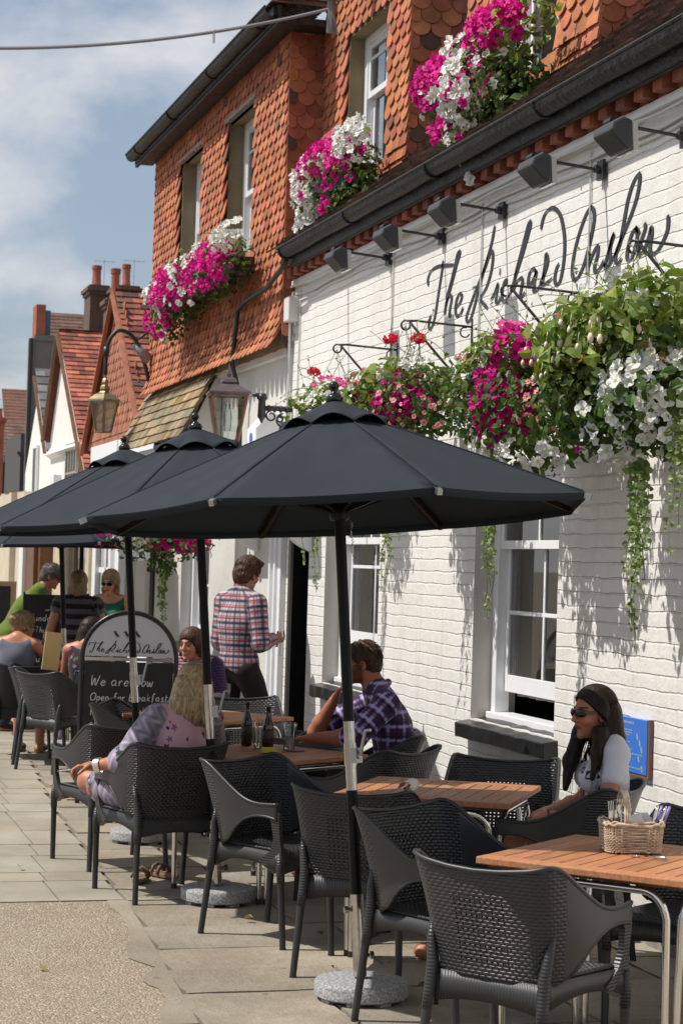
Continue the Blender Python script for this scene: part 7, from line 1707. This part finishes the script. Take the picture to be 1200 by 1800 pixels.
def extra(S, T):
    S.chain([T(-.076, .0, .03), T(-.092, .020, -.09), T(-.112, .045, -.17), T(-.125, .085, -.28)], [.030, .036, .030, .010]); S.chain([T(.075, -.005, .02), T(.088, .02, -.10), T(.085, .075, -.22), T(.07, .11, -.34)], [.030, .036, .034, .014])
    S.chain([T(0, -.085, .0), T(0, -.10, -.13), T(-.01, -.10, -.25)], [.055, .055, .03]); S.chain([T(-.055, -.06, .0), T(-.06, -.07, -.13), T(-.06, -.05, -.27)], [.045, .05, .022]); S.chain([T(.055, -.06, .0), T(.06, -.07, -.13), T(.06, -.05, -.27)], [.045, .05, .022])
hcap = hair_cap(P1, 'long_dark_hair', hc, HM, M_hbrown, front=.014, tilt=.64, nape=-.5, extra=extra, side=lambda q: np.where(q[:, 2] > -.40, -1, 1.)*.02, seed=4)
rs = random.Random(5); pths = []
for i in range(300):
    s = rs.choice((-1, -1, 1)); a = rs.uniform(-1.9, .1); T = lambda x, y, z: hc+HM@V3(x, y, z); x0, y0 = s*.088*math.cos(a*.7), .09*math.sin(a)
    ln = rs.uniform(.22, .36); fx = rs.uniform(-.03, .01); pths.append([T(x0*.6, y0*.6-.01, .115), T(x0*1.03, y0*.95-.01, .05), T(x0*1.2, y0+.0, -.06), T(x0*1.25, y0*.8+.05+fx, -.06-ln*.5), T(x0*1.34+rs.uniform(-.012, .012), y0*.6+.070+fx*2, -.06-ln)])
strands(P1, 'hair_strands', hc, HM, M_hbrown, pths, .0014, hcap); sunglasses(P1, hc, HM)
mb = MB(); mb.tube([tuple(V3(*J['wrL'])+V3(.028*math.cos(a), .012, .028*math.sin(a))) for a in np.linspace(0, 6.28, 14, endpoint=False)], .0035, 6, closed=True); mb.build('bracelet', M_blackw, P1)
mb = MB(); w_ = V3(*J['wrL']); 
for i in range(9): z0 = .66-.022*i; mb.box(-.185-.012, -.185+.008, .325, .333, z0-.022, z0, (1, .25, .05) if i % 3 == 1 else ((.8, .75, .6) if i % 3 == 2 else (.03, .03, .03)))
mb.build('lanyard', mat('lanyard_cloth', (.5, .5, .5), .7, vc=True), P1)

# ---- man in purple check
P2 = person((3.44, 10.77), (-.97, .25), 'seated bearded man in purple checked shirt resting his arm on the teak table')
J = seated((0.01, .155, 1.20), .10); J.update(pelvis=(0, -.08, .55), chest=(0, -.01, .86), neck=(0, .075, 1.055), shL=(-.19, .02, .985), shR=(.19, .05, .985), elL=(-.265, .20, .80), wrL=(-.18, .42, .785), elR=(.15, .40, .79), wrR=(.05, .31, .975), kneeL=(-.14, .42, .54), kneeR=(.14, .42, .54))
hc = V3(*J['head']); HM = frame((.05, 1, -.10), (0, .12, 1))
S = SDF(.022); head_prims(S, hc, HM, 1.03, True); S.cap(hc+HM@V3(0, -.03, -.05), J['neck'], .060, .064, .02, tag_=6); torso(S, J, 1.02)
arm(S, J['shL'], J['elL'], J['wrL'], (.055, .047, .029)); arm(S, J['shR'], J['elR'], J['wrR'], (.055, .047, .029)); hand_prims(S, J['wrL'], (.12, 1, -.05), (0, 0, -1), side=-1, curl=.45, sc=1.02); hand_prims(S, J['wrR'], (-.25, -.35, .75), (-.2, -1, -.1), side=1, curl=.9, sc=1.)
legs2(S, J, .0); skin(P2, S, SK2, .006, M=HM, c=hc, sc=1.03, brow=(.10, .04, .02), beard=(.27, .13, .08))
def plaid(base, bands, per=.085):
    """bands: (direction, offset, width, colour, strength) in a square repeat"""
    def f(uv, V, tg):
        C = np.tile(V3(*base), (len(V), 1))
        for (ax, o, w, col, st) in bands:
            t = ((uv[:, ax]/per-o+.5) % 1)-.5; m = np.clip(1.6-np.abs(t)/(w*.5), 0, 1)*st; C = C*(1-m[:, None])+V3(*col)*m[:, None]
        return C
    return f
purple = plaid((.17, .12, .30), [(1, .0, .19, (.72, .68, .85), .85), (0, .0, .18, (.72, .68, .85), .78), (1, .5, .10, (.28, .02, .10), .75), (0, .5, .12, (.20, .02, .10), .6), (1, .28, .16, (.03, .025, .07), .7)], .078)
S = SDF(.03); torso(S, J, 1.04, .018); arm(S, J['shL'], J['elL'], J['wrL'], (.062, .060, .04), .012, fore=.08); arm(S, J['shR'], J['elR'], J['wrR'], (.062, .060, .04), .012, upto=.75, fore=0)
nk = V3(*J['neck']); garment(P2, 'checked_shirt', S, J, purple, .0065, .007, 8, cut=lambda P: np.maximum(.062-np.linalg.norm((P-nk-V3(0, .05, .05)), axis=1), .44-P[:, 2]))
S = SDF(.015); S.chain([nk+V3(-.06, .04, .0), nk+V3(-.068, -.03, .028), nk+V3(0, -.07, .04), nk+V3(.068, -.03, .028), nk+V3(.06, .04, .0)], [.014, .017, .018, .017, .014]); garment(P2, 'collar', S, J, purple, .006, .001, 2)
S = SDF(.03); torso(S, dict(J, chest=(0, -.06, .70)), 1., .012, top=False); S.p = S.p[:1]; legs2(S, J, .016, foot=False); garment(P2, 'jeans', S, J, solid((.07, .10, .17), .25), .008, .006, 6)
hair_cap(P2, 'short_brown_hair', hc, HM, M_hmid, 1.0, front=.024, tilt=.66, nape=-.06, seed=3, rough=.004, puff=.965, side=lambda q: np.minimum(q[:, 1]+.012, -.0-q[:, 2]))

# ---- blonde woman, back to the camera
P3 = person((2.065, 10.33), (-.20, .98), 'seated woman with long blonde hair seen from behind, floral top, cigarette in her left hand')
J = seated((.155, -.01, 1.085)); J.update(pelvis=(0, -.04, .54), chest=(.075, -.05, .80), neck=(.13, -.02, .975), shL=(-.075, -.05, .925), shR=(.275, .0, .915), elL=(-.225, -.03, .70), wrL=(-.345, .10, .665), elR=(.365, .20, .775), wrR=(.27, .14, .99), hipL=(-.10, 0, .52), kneeL=(-.25, .40, .55), kneeR=(.14, .42, .53), ankL=(.10, .56, .42), ankR=(.10, .60, .42), toeL=(.20, .64, .38), toeR=(.15, .70, .38))
hc = V3(*J['head']); HM = frame((.25, 1, -.12), (.04, .08, 1))
S = SDF(.022); head_prims(S, hc, HM); S.cap(hc+HM@V3(0, -.02, -.06), J['neck'], .046, .050, .02, tag_=6); torso(S, J, .98, female=True)
arm(S, J['shL'], J['elL'], J['wrL'], (.048, .040, .026)); arm(S, J['shR'], J['elR'], J['wrR'], (.048, .040, .024)); hand_prims(S, J['wrL'], (-1, .35, -.05), (.2, -.2, -1), side=1, curl=.85, sc=.97); hand_prims(S, J['wrR'], (-.3, -.1, .9), (-.8, -.3, -.3), side=1, curl=.6, sc=.95)
legs2(S, J, r_=(.088, .060, .040)); skin(P3, S, SK1, .0055, M=HM, c=hc)
fr = np.random.default_rng(3); FL = [(fr.uniform(-.55, .55), fr.uniform(-.35, .3), fr.uniform(.008, .022), k) for k in range(150)]
def floral(uv, V, tg):
    C = np.tile(V3(.80, .62, .66), (len(V), 1)); lim = (tg >= 30) | (np.abs(uv[:, 0]) > .27) | (uv[:, 1] > .20); C[lim] = V3(.50, .49, .55)
    sw = np.sin(uv[:, 0]*95+np.sin(uv[:, 1]*70)*2.2)*np.sin(uv[:, 1]*60+uv[:, 0]*30); C[lim] *= (1+.22*sw[lim])[:, None]; C[lim] += (np.clip(sw[lim], 0, 1)*.10)[:, None]*V3(1, .2, .6)
    pal = [(.45, .06, .16), (.12, .10, .25), (.20, .34, .36), (.50, .28, .42), (.42, .22, .12), (.08, .16, .14)]
    for (u, v, r_, k) in FL:
        if abs(u) < .12 and v < .10 and k % 3: continue
        a = (uv[:, 0]-u); b = (uv[:, 1]-v if True else 0); b = ((b+.3) % .6)-.3 if True else b; d = np.hypot(a, b); an = np.arctan2(b, a); m = d < r_*(.75+.3*np.cos(5*an+k)); C[m] = V3(*pal[k % 6])*1.1
    return C
S = SDF(.03); torso(S, J, 1.0, .012, female=True); arm(S, J['shL'], J['elL'], J['wrL'], (.058, .062, .04), .012, fore=.12); arm(S, J['shR'], J['elR'], J['wrR'], (.058, .062, .04), .012, fore=.10)
nk = V3(*J['neck']); garment(P3, 'floral_top', S, J, floral, .0055, .005, 12, cut=lambda P: np.maximum(.078-np.linalg.norm((P-nk-V3(0, .0, .05))*V3(.8, .8, 1.1), axis=1), .42-P[:, 2]))
S = SDF(.03); torso(S, dict(J, chest=(0, -.04, .70)), 1., .014, top=False); S.p = S.p[:1]; legs2(S, J, .014, foot=False, upto=.7, r_=(.095, .085, .05)); garment(P3, 'skirt', S, J, floral, .008, .006, 13)
def extra(S, T):
    for x, xe in ((-.062, -.095), (-.03, -.05), (.01, .0), (.05, .05)): S.chain([T(x, -.07, .01), T((x+xe)/2*1.15, -.10, -.10), T(xe*1.15, -.10, -.19)], [.046, .044, .016])
    S.chain([T(-.075, -.0, .0), T(-.095, -.02, -.10), T(-.115, -.04, -.19)], [.03, .034, .014])
hcap = hair_cap(P3, 'long_blonde_hair', hc, HM, M_hblond, front=.035, tilt=.6, nape=-.4, extra=extra, side=lambda q: np.full(len(q), -.02), seed=6)
pths = []
for i in range(1300):
    a = rs.uniform(2.6, 6.9); T = lambda x, y, z: hc+HM@V3(x, y, z); ca, sa = math.cos(a), math.sin(a); x0, y0 = .090*ca, .100*sa; ln = rs.uniform(.12, .17)
    k = rs.uniform(1.0, 1.04); dx = -.035-.03*rs.random(); pths.append([T(.01, -.03, .128), T(x0*.6, y0*.6-.02, .112), T(x0*1.02*k, y0-.018, .04), T(x0*1.12*k, y0*1.06-.015, -.05), T(x0*1.12+dx*.5, y0*1.05-.02, -.05-ln*.6), T(x0*1.05+dx, y0-.02, -.05-ln)])
strands(P3, 'hair_strands', hc, HM, M_hblond, pths, .0014, hcap)
mb = MB(); w_ = V3(*J['wrL']); dW = V3(*J['elL'])-w_; dW /= np.linalg.norm(dW); cW = w_+dW*.03; e1 = np.cross(dW, V3(0, 0, 1)); e1 /= np.linalg.norm(e1); e2 = np.cross(dW, e1)
vs = []; n = 24
for k in range(n):
    a = 6.2832*k/n; r1 = e1*math.cos(a)+e2*math.sin(a); vs += [tuple(cW-dW*.016+r1*.036), tuple(cW+dW*.016+r1*.037), tuple(cW+dW*.016+r1*.040), tuple(cW-dW*.016+r1*.040)]
mb.add(vs, [(4*k+q, 4*k+(q+1) % 4, 4*((k+1) % n)+(q+1) % 4, 4*((k+1) % n)+q) for k in range(n) for q in range(4)]); mb.build('bangle', mat('silver', (.75, .74, .72), .25, 1.), P3, smooth=True, angle=40)
mb = MB(); hP = w_+V3(-.115, .03, -.02); mb.tube([tuple(hP), tuple(hP+V3(-.065, -.01, -.004))], .0038, 8); mb.tube([tuple(hP+V3(-.065, -.01, -.004)), tuple(hP+V3(-.075, -.0115, -.0046))], .0036, 8, col=(.3, .2, .15)); mb.build('cigarette', mat('cigarette_white', (.8, .78, .74), .8, vc=True), P3)

# ---- standing man in checked shirt
P4 = person((3.57, 15.0), (.86, .5), 'man in white, red and navy checked shirt standing by the doorway with a glass')
def standing(h=1.76): s = h/1.76; return {k: tuple(np.array(v)*s) for k, v in dict(pelvis=(0, 0, .95), chest=(0, -.01, 1.27), neck=(0, 0, 1.47), shL=(-.185, 0, 1.415), shR=(.185, 0, 1.415), hipL=(-.09, 0, .92), hipR=(.09, 0, .92), kneeL=(-.10, .06, .50), kneeR=(.10, -.02, .50), ankL=(-.11, .06, .09), ankR=(.11, -.12, .10), toeL=(-.12, .20, .035), toeR=(.12, .02, .035), head=(0, .05, 1.62), elL=(-.22, .0, 1.13), wrL=(-.2, .2, 1.0), elR=(.22, 0, 1.13), wrR=(.2, .2, 1.0)).items()}
J = standing(); J.update(elR=(.235, .0, 1.13), wrR=(.16, .225, 1.165), head=(.0, .07, 1.655), neck=(0, .01, 1.50), shL=(-.19, 0, 1.44), shR=(.19, 0, 1.44), chest=(0, -.02, 1.28), kneeR=(.10, .22, .52), ankR=(.11, .20, .10), toeR=(.12, .34, .035), kneeL=(-.1, -.02, .50), ankL=(-.11, -.22, .12), toeL=(-.11, -.09, .035))
hc = V3(*J['head']); HM = frame((-.05, 1, -.22), (0, .2, 1))
S = SDF(.025); head_prims(S, hc, HM, 1.02, True); S.cap(hc+HM@V3(0, -.03, -.05), J['neck'], .056, .06, .02, tag_=6); torso(S, J, .98); arm(S, J['shL'], J['elL'], J['wrL']); arm(S, J['shR'], J['elR'], J['wrR']); hand_prims(S, J['wrR'], (-.15, 1, .1), (-1, -.1, 0), side=-1, curl=1.3); hand_prims(S, J['wrL'], (0, 1, -.2), (1, 0, 0), side=1, curl=.6); legs2(S, J); skin(P4, S, SK1, .007, M=HM, c=hc, sc=1.02)
check = plaid((.66, .66, .70), [(1, 0, .22, (.03, .036, .09), .78), (0, 0, .20, (.03, .036, .09), .55), (1, .42, .14, (.50, .04, .08), .75), (0, .5, .12, (.50, .05, .09), .55), (1, .60, .08, (.50, .04, .08), .6), (0, .3, .06, (.1, .1, .2), .4)], .085)
S = SDF(.03); torso(S, J, 1.03, .022); S.ell((0, 0, .98), (.165, .125, .14), tag_=20); arm(S, J['shL'], J['elL'], J['wrL'], (.062, .052, .036), .014, fore=.85); arm(S, J['shR'], J['elR'], J['wrR'], (.062, .052, .036), .014, fore=.78)
nk = V3(*J['neck']); garment(P4, 'checked_shirt', S, J, check, .0065, .008, 15, cut=lambda P: np.maximum(.058-np.linalg.norm((P-nk-V3(0, .05, .05)), axis=1), .90+.03*np.cos(P[:, 0]*20)-P[:, 2]))
S = SDF(.015); S.chain([nk+V3(-.055, .04, .0), nk+V3(-.06, -.02, .03), nk+V3(0, -.06, .045), nk+V3(.06, -.02, .03), nk+V3(.055, .04, .0)], [.013, .016, .018, .016, .013]); garment(P4, 'collar', S, J, check, .006, .001, 2)
S = SDF(.03); S.ell((0, 0, .94), (.155, .118, .13), tag_=20); legs2(S, J, .020, foot=False); garment(P4, 'dark_trousers', S, J, solid((.008, .008, .010)), .008, .006, 16)
S = SDF(.02)
for a, t in (('ankL', 'toeL'), ('ankR', 'toeR')): S.cap(V3(*J[a]), V3(*J[t])+V3(0, .02, .01), .045, .04); S.cap(V3(*J[a])-V3(0, .04, .04), V3(*J[t])+V3(0, .02, .005), .042, .036)
garment(P4, 'shoes', S, J, solid((.02, .018, .016)), .009, 0, 2)
def extra(S, T): S.ell(T(0, -.01, .06), V3(.088, .10, .085)); S.ell(T(0, -.065, -.02), V3(.075, .06, .085)); S.ell(T(.02, .06, .09), V3(.06, .04, .03))
hair_cap(P4, 'tousled_brown_hair', hc, HM, M_hmid, 1.05, front=.036, tilt=.62, nape=-.10, seed=9, rough=.007, extra=extra)
wg = empty('wine_glass', (0, 0, 0), 0, 'wine glass held by the standing man in checked shirt', 'glass')
hw_ = P4.matrix_basis if False else Matrix.Translation((3.57, 15.0, 0)) @ Matrix.Rotation(math.atan2(-.86, .5), 4, 'Z'); q = hw_ @ Vector((.125, .325, 1.13)); wg.location = q
mb = MB(); n = 20; prof = [(.030, -.10), (.004, -.095), (.004, -.01), (.015, 0), (.033, .03), (.036, .05), (.029, .09)]; vs = [(r_*math.cos(6.2832*k/n), r_*math.sin(6.2832*k/n), z) for r_, z in prof for k in range(n)]; mb.add(vs, [(i*n+k, i*n+(k+1) % n, (i+1)*n+(k+1) % n, (i+1)*n+k) for i in range(len(prof)-1) for k in range(n)]); mb.build('glass_bowl', M_gl, wg, smooth=True)
mb = MB(); mb.lathe([(.013, .003), (.031, .03), (.033, .045)], n=16); mb.build('white_wine', mat('white_wine', (.6, .58, .25), .05), wg, smooth=True)

def quick_sit(loc_, face, label, hairm, top, sleeves, headf=(0, 1, -.05), skinc=SK1, J_up=None, male=False, legcol=(.05, .05, .07), long=0., shades=False, hd=(0, .0, 1.13), smile=False, fat=1., h=.009, sleeve_len=(.4, 0), vest=False, bare=False, puff=1., extra=None, name='top'):
    P = person(loc_, face, label); J = seated(hd); J.update(elL=(-.24, .02, .71), wrL=(-.18, .25, .72), elR=(.24, .02, .71), wrR=(.18, .25, .72)); J.update(J_up or {}); hc = V3(*J['head']); HM = frame(headf, (0, .05, 1))
    S = SDF(.022); head_prims(S, hc, HM, 1., male); S.cap(hc+HM@V3(0, -.02, -.06), J['neck'], .046, .050, .02, tag_=6); torso(S, J, fat, female=not male)
    for s in 'LR': arm(S, J['sh'+s], J['el'+s], J['wr'+s], (.046*fat, .038, .024)); hand_prims(S, J['wr'+s], V3(*J['wr'+s])-V3(*J['el'+s])+V3(0, .02, 0), (0, 0, -1), side=-1 if s == 'L' else 1, curl=.6, sc=.95)
    legs2(S, J); skin(P, S, skinc, h*.8, M=HM, c=hc, brow=(.08, .04, .03), smile=smile, eyes=not shades)
    S = SDF(.03); torso(S, J, fat, .014, female=not male, top=not vest)
    if sleeve_len[0]:
        for s in 'LR': arm(S, J['sh'+s], J['el'+s], J['wr'+s], (.052*fat, .048, .034), .012, upto=sleeve_len[0], fore=sleeve_len[1])
    nk = V3(*J['neck']); zc = J['shL'][2]
    garment(P, name, S, J, top, h*.85, .005, 5, cut=lambda P_: np.maximum((.105 if vest else .068)-np.linalg.norm((P_-nk-V3(0, .02, .03))*V3(.75, .8, 1), axis=1), .44-P_[:, 2]))
    if vest:
        mb = MB()
        for s in (-1, 1): mb.tube([(s*.075, -.13+J['chest'][1]*0, zc-.07), (s*.082, -.085, zc+.035), (s*.08, -.02, zc+.062), (s*.075, .04, zc-.0)], .006, 6)
        mb.build('shoulder_strap', mat('strap_cloth', (.35, .35, .4), .8), P)
    S = SDF(.03); S.ell((0, -.05, .54), (.16, .12, .11), tag_=20); legs2(S, J, .018, foot=False, shin=1. if not bare else .0, upto=1.); garment(P, 'trousers' if not bare else 'skirt', S, J, solid(legcol), .01, .005, 7)
    S = SDF(.02)
    for a, t in (('ankL', 'toeL'), ('ankR', 'toeR')): S.cap(V3(*J[a])-V3(0, .03, .045), V3(*J[t])+V3(0, .01, .0), .036, .034)
    garment(P, 'shoes', S, J, solid((.16, .10, .06)), .010, 0, 2)
    hair_cap(P, 'hair', hc, HM, hairm, 1.03, front=.036, tilt=.60, nape=-.09-long, seed=3, rough=.006, puff=puff, extra=extra, h=h*.8, side=(None if long == 0 else (lambda q: np.full(len(q), -.02))))
    if shades: sunglasses(P, hc, HM)
    return P, hc, HM, J
def stripes(c1, c2, w, arms=None, ax=1):
    def f(uv, V, tg):
        m = ((uv[:, ax]/w) % 1) > .5; C = np.where(m[:, None], V3(*c1), V3(*c2))
        if arms is not None: a = tg >= 30; C[a] = np.where(m[a][:, None], V3(*arms[0]), V3(*arms[1]))
        return C
    return f
quick_sit((3.10, 14.53), (-.42, -.9), 'smiling seated woman in pink striped top with purple sleeves, behind the second parasol pole', M_hmid, stripes((.62, .60, .64), (.45, .10, .20), .022, ((.10, .04, .14), (.24, .14, .30))), None, headf=(.35, 1, -.05), smile=True, hd=(0, .04, 1.125), sleeve_len=(1., .8), skinc=SK3, fat=1.03, J_up=dict(elR=(.30, .0, .74), wrR=(.26, .24, .75)), name='striped_top', h=.0075, extra=lambda S, T: (S.chain([T(-.074, -.005, .01), T(-.078, .0, -.07)], [.028, .02]), S.chain([T(.074, -.005, .01), T(.078, .0, -.07)], [.028, .02]), S.chain([T(0, -.08, .0), T(0, -.085, -.08)], [.05, .035])), long=.02)
def fl2(uv, V, tg):
    C = np.tile(V3(.10, .05, .12), (len(V), 1)); pal = [(.5, .03, .15), (.03, .25, .30), (.5, .45, .42), (.10, .08, .4), (.45, .12, .3), (.3, .35, .1)]
    for k in range(170):
        u, v, r_ = fr.uniform(-.45, .45), fr.uniform(-.4, .2), fr.uniform(.008, .02); m = np.hypot(uv[:, 0]-u, uv[:, 1]-v) < r_; C[m] = pal[k % 6]
    return C
def ex9(S, T):
    S.chain([T(-.06, -.05, 0), T(-.07, -.06, -.10), T(-.06, -.06, -.17)], [.045, .045, .02]); S.chain([T(.06, -.05, 0), T(.07, -.06, -.10), T(.06, -.06, -.17)], [.045, .045, .02]); S.chain([T(0, -.08, 0), T(0, -.09, -.10), T(0, -.09, -.18)], [.05, .045, .02])
p9, hc9, HM9, J9 = quick_sit((2.66, 16.5), (.55, .83), 'dark haired woman in bright floral vest, seated left of the arched sign', M_hbrown, fl2, None, headf=(.35, 1, -.08), hd=(0, .03, 1.12), vest=True, sleeve_len=(0, 0), extra=ex9, long=.14, name='floral_vest', h=.0075)
mb = MB(); T = lambda x, y, z: tuple(hc9+HM9@V3(x, y, z))
for s in (-1, 1): mb.tube([T(s*(.032+.022*math.cos(a)), .098, .004+.014*math.sin(a)) for a in np.linspace(0, 6.28, 12, endpoint=False)], .0018, 5, closed=True); mb.tube([T(s*.054, .096, .008), T(s*.08, .0, .006)], .0018, 5)
mb.build('spectacles', M_blackp, p9)
def ex10(S, T): S.ell(T(0, -.11, .05), V3(.05, .05, .05)); S.ell(T(.03, -.09, .07), V3(.04, .04, .04))
quick_sit((2.20, 17.5), (.42, .90), 'woman in grey vest with tied up fair hair at the left edge', M_hdb, solid((.34, .35, .40), .08), None, headf=(.75, 1, -.1), hd=(.02, .05, 1.13), vest=True, sleeve_len=(0, 0), extra=ex10, shades=True, J_up=dict(elR=(.34, .02, .80), wrR=(.40, .25, .80), elL=(-.28, .05, .72)), name='grey_vest', fat=1.05, legcol=(.03, .04, .08), bare=True)

def quick_stand(loc_, face, label, H, hairm, top, headf=(0, 1, 0), J_up=None, male=False, legcol=(.05, .05, .07), shades=False, sleeve_len=(.4, 0), vest=False, fat=1., long=0., extra=None, name='top', skinc=SK1, hem=.85, skirt=False, h=.009):
    P = person(loc_, face, label); J = standing(H); J.update(J_up or {}); hc = V3(*J['head']); HM = frame(headf, (0, .1, 1)); s_ = H/1.76
    S = SDF(.022); head_prims(S, hc, HM, 1., male); S.cap(hc+HM@V3(0, -.02, -.06), J['neck'], .05, .055, .02, tag_=6); torso(S, J, fat, female=not male)
    for s in 'LR': arm(S, J['sh'+s], J['el'+s], J['wr'+s], (.048*fat, .04, .026)); hand_prims(S, J['wr'+s], V3(*J['wr'+s])-V3(*J['el'+s]), (0, .3, -1), side=-1 if s == 'L' else 1, curl=.6)
    legs2(S, J); skin(P, S, skinc, h*.85, M=HM, c=hc, brow=(.08, .05, .04), eyes=not shades)
    S = SDF(.03); torso(S, J, fat, .016, female=not male, top=not vest); p_ = V3(*J['pelvis'])
    if skirt: S.cap(p_, p_-V3(0, 0, .30), .15*fat, .19*fat, tag_=20)
    if sleeve_len[0]:
        for s in 'LR': arm(S, J['sh'+s], J['el'+s], J['wr'+s], (.056*fat, .056, .05), .014, upto=sleeve_len[0], fore=sleeve_len[1])
    nk = V3(*J['neck']); garment(P, name, S, J, top, h*.85, .006, 5, cut=lambda P_: np.maximum((.11 if vest else .066)-np.linalg.norm((P_-nk-V3(0, .03, .03))*V3(.75, .8, 1), axis=1), hem*s_-P_[:, 2]))
    S = SDF(.03); S.ell(p_-V3(0, 0, .02), (.155*fat, .118*fat, .13), tag_=20); legs2(S, J, .020, foot=False); garment(P, 'trousers', S, J, solid(legcol, .1), .01, .006, 7)
    S = SDF(.02)
    for a, t in (('ankL', 'toeL'), ('ankR', 'toeR')): S.cap(V3(*J[a])-V3(0, .03, .045), V3(*J[t])+V3(0, .01, .005), .042, .036)
    garment(P, 'shoes', S, J, solid((.10, .06, .04)), .010, 0, 2)
    hair_cap(P, 'hair', hc, HM, hairm, 1.03, front=.030, tilt=.62, nape=-.085-long, seed=3, rough=.006, extra=extra, h=h*.85, side=(None if long == 0 else (lambda q: np.full(len(q), -.02))))
    if shades: sunglasses(P, hc, HM)
    return P, hc, HM, J
J6 = dict(pelvis=(0, -.10, .96), chest=(0, .06, 1.25), neck=(0, .20, 1.42), shL=(-.19, .15, 1.38), shR=(.19, .15, 1.38), head=(0, .29, 1.545), elL=(-.24, .22, 1.12), wrL=(-.12, .42, 1.02), elR=(.26, .2, 1.12), wrR=(.14, .42, 1.0))
quick_stand((2.52, 20.0), (.97, -.15), 'man in lime green polo shirt and sunglasses leaning forward', 1.8, M_hgrey, solid((.30, .38, .07), .06), headf=(.15, 1, -.35), J_up=J6, male=True, legcol=(.06, .10, .2), shades=True, sleeve_len=(.85, 0), name='polo_shirt', fat=1.08, skinc=SK2)
def ex7(S, T): S.ell(T(0, -.09, -.05), V3(.06, .05, .07)); S.ell(T(.02, -.11, -.0), V3(.035, .035, .03)); S.chain([T(-.05, -.06, -.05), T(-.06, -.06, -.14)], [.04, .015]); S.chain([T(.05, -.06, -.05), T(.06, -.06, -.14)], [.04, .015])
p7, hc7, HM7, J7 = quick_stand((2.86, 18.55), (.12, .99), 'standing woman seen from behind in a black and grey striped top', 1.62, M_hdb, stripes((.30, .27, .31), (.035, .03, .035), .095), headf=(.1, 1, -.05), J_up=dict(elL=(-.265, -.02, 1.0), wrL=(-.22, .14, .92), elR=(.27, .05, 1.02), wrR=(.2, .28, 1.0)), sleeve_len=(.10, 0), vest=False, fat=1.12, long=.07, extra=ex7, name='striped_tunic', hem=.72, skirt=True, legcol=(.45, .43, .48))
mb = MB(); mb.tube([(.13, .08, 1.30), (.16, -.02, 1.335), (.17, -.12, 1.27), (.22, -.15, 1.05)], .022, 8); mb.box(.13, .30, -.20, -.10, .83, 1.08); ob = mb.build('shoulder_bag', mat('black_leather', (.015, .014, .015), .4), None, bevel=.02)
tag(ob, 'black bag hanging from the shoulder of the striped woman', 'bag'); ob.location = (2.86, 18.55, 0); ob.rotation_euler = (0, 0, math.atan2(-.12, .99))
quick_stand((3.42, 20.0), (-.45, -.9), 'standing woman with fair bob, sunglasses and bright teal vest top', 1.63, M_hdb, solid((.01, .30, .20), .06), headf=(.2, 1, -.28), J_up=dict(elR=(.25, .02, 1.02), wrR=(.26, .26, 1.02), elL=(-.24, .02, 1.0), wrL=(-.12, .28, 1.0)), shades=True, vest=True, sleeve_len=(0, 0), name='teal_vest', long=.03, legcol=(.05, .05, .09), skinc=SK3, extra=lambda S, T: (S.chain([T(-.07, .0, .0), T(-.075, .01, -.09)], [.03, .025]), S.chain([T(.07, .0, .0), T(.075, .01, -.09)], [.03, .025])))

# ---- dry leaves blown under the tables
mbs = None
for i, (x, y) in enumerate(((2.70, 8.36), (2.33, 9.50), (2.60, 9.05), (2.95, 8.0), (2.2, 10.35), (3.3, 9.6), (1.45, 11.2), (1.2, 8.5), (2.75, 7.95), (1.0, 12.6))):
    mb = MB(); rl = random.Random(i); add_leaf(mb, Vector((0, 0, .008)), Vector((rl.uniform(-.4, .4), rl.uniform(-.4, .4), 1)), Vector((rl.uniform(-1, 1), rl.uniform(-1, 1), .2)), .05, .028, (1, 1, 1), .5)
    o = mb.build('fallen_leaf', M_dry); o.location = (x, y, .003); tag(o, 'small dry brown leaf lying on the paving', 'leaf', 'dry leaves scattered on the paving')
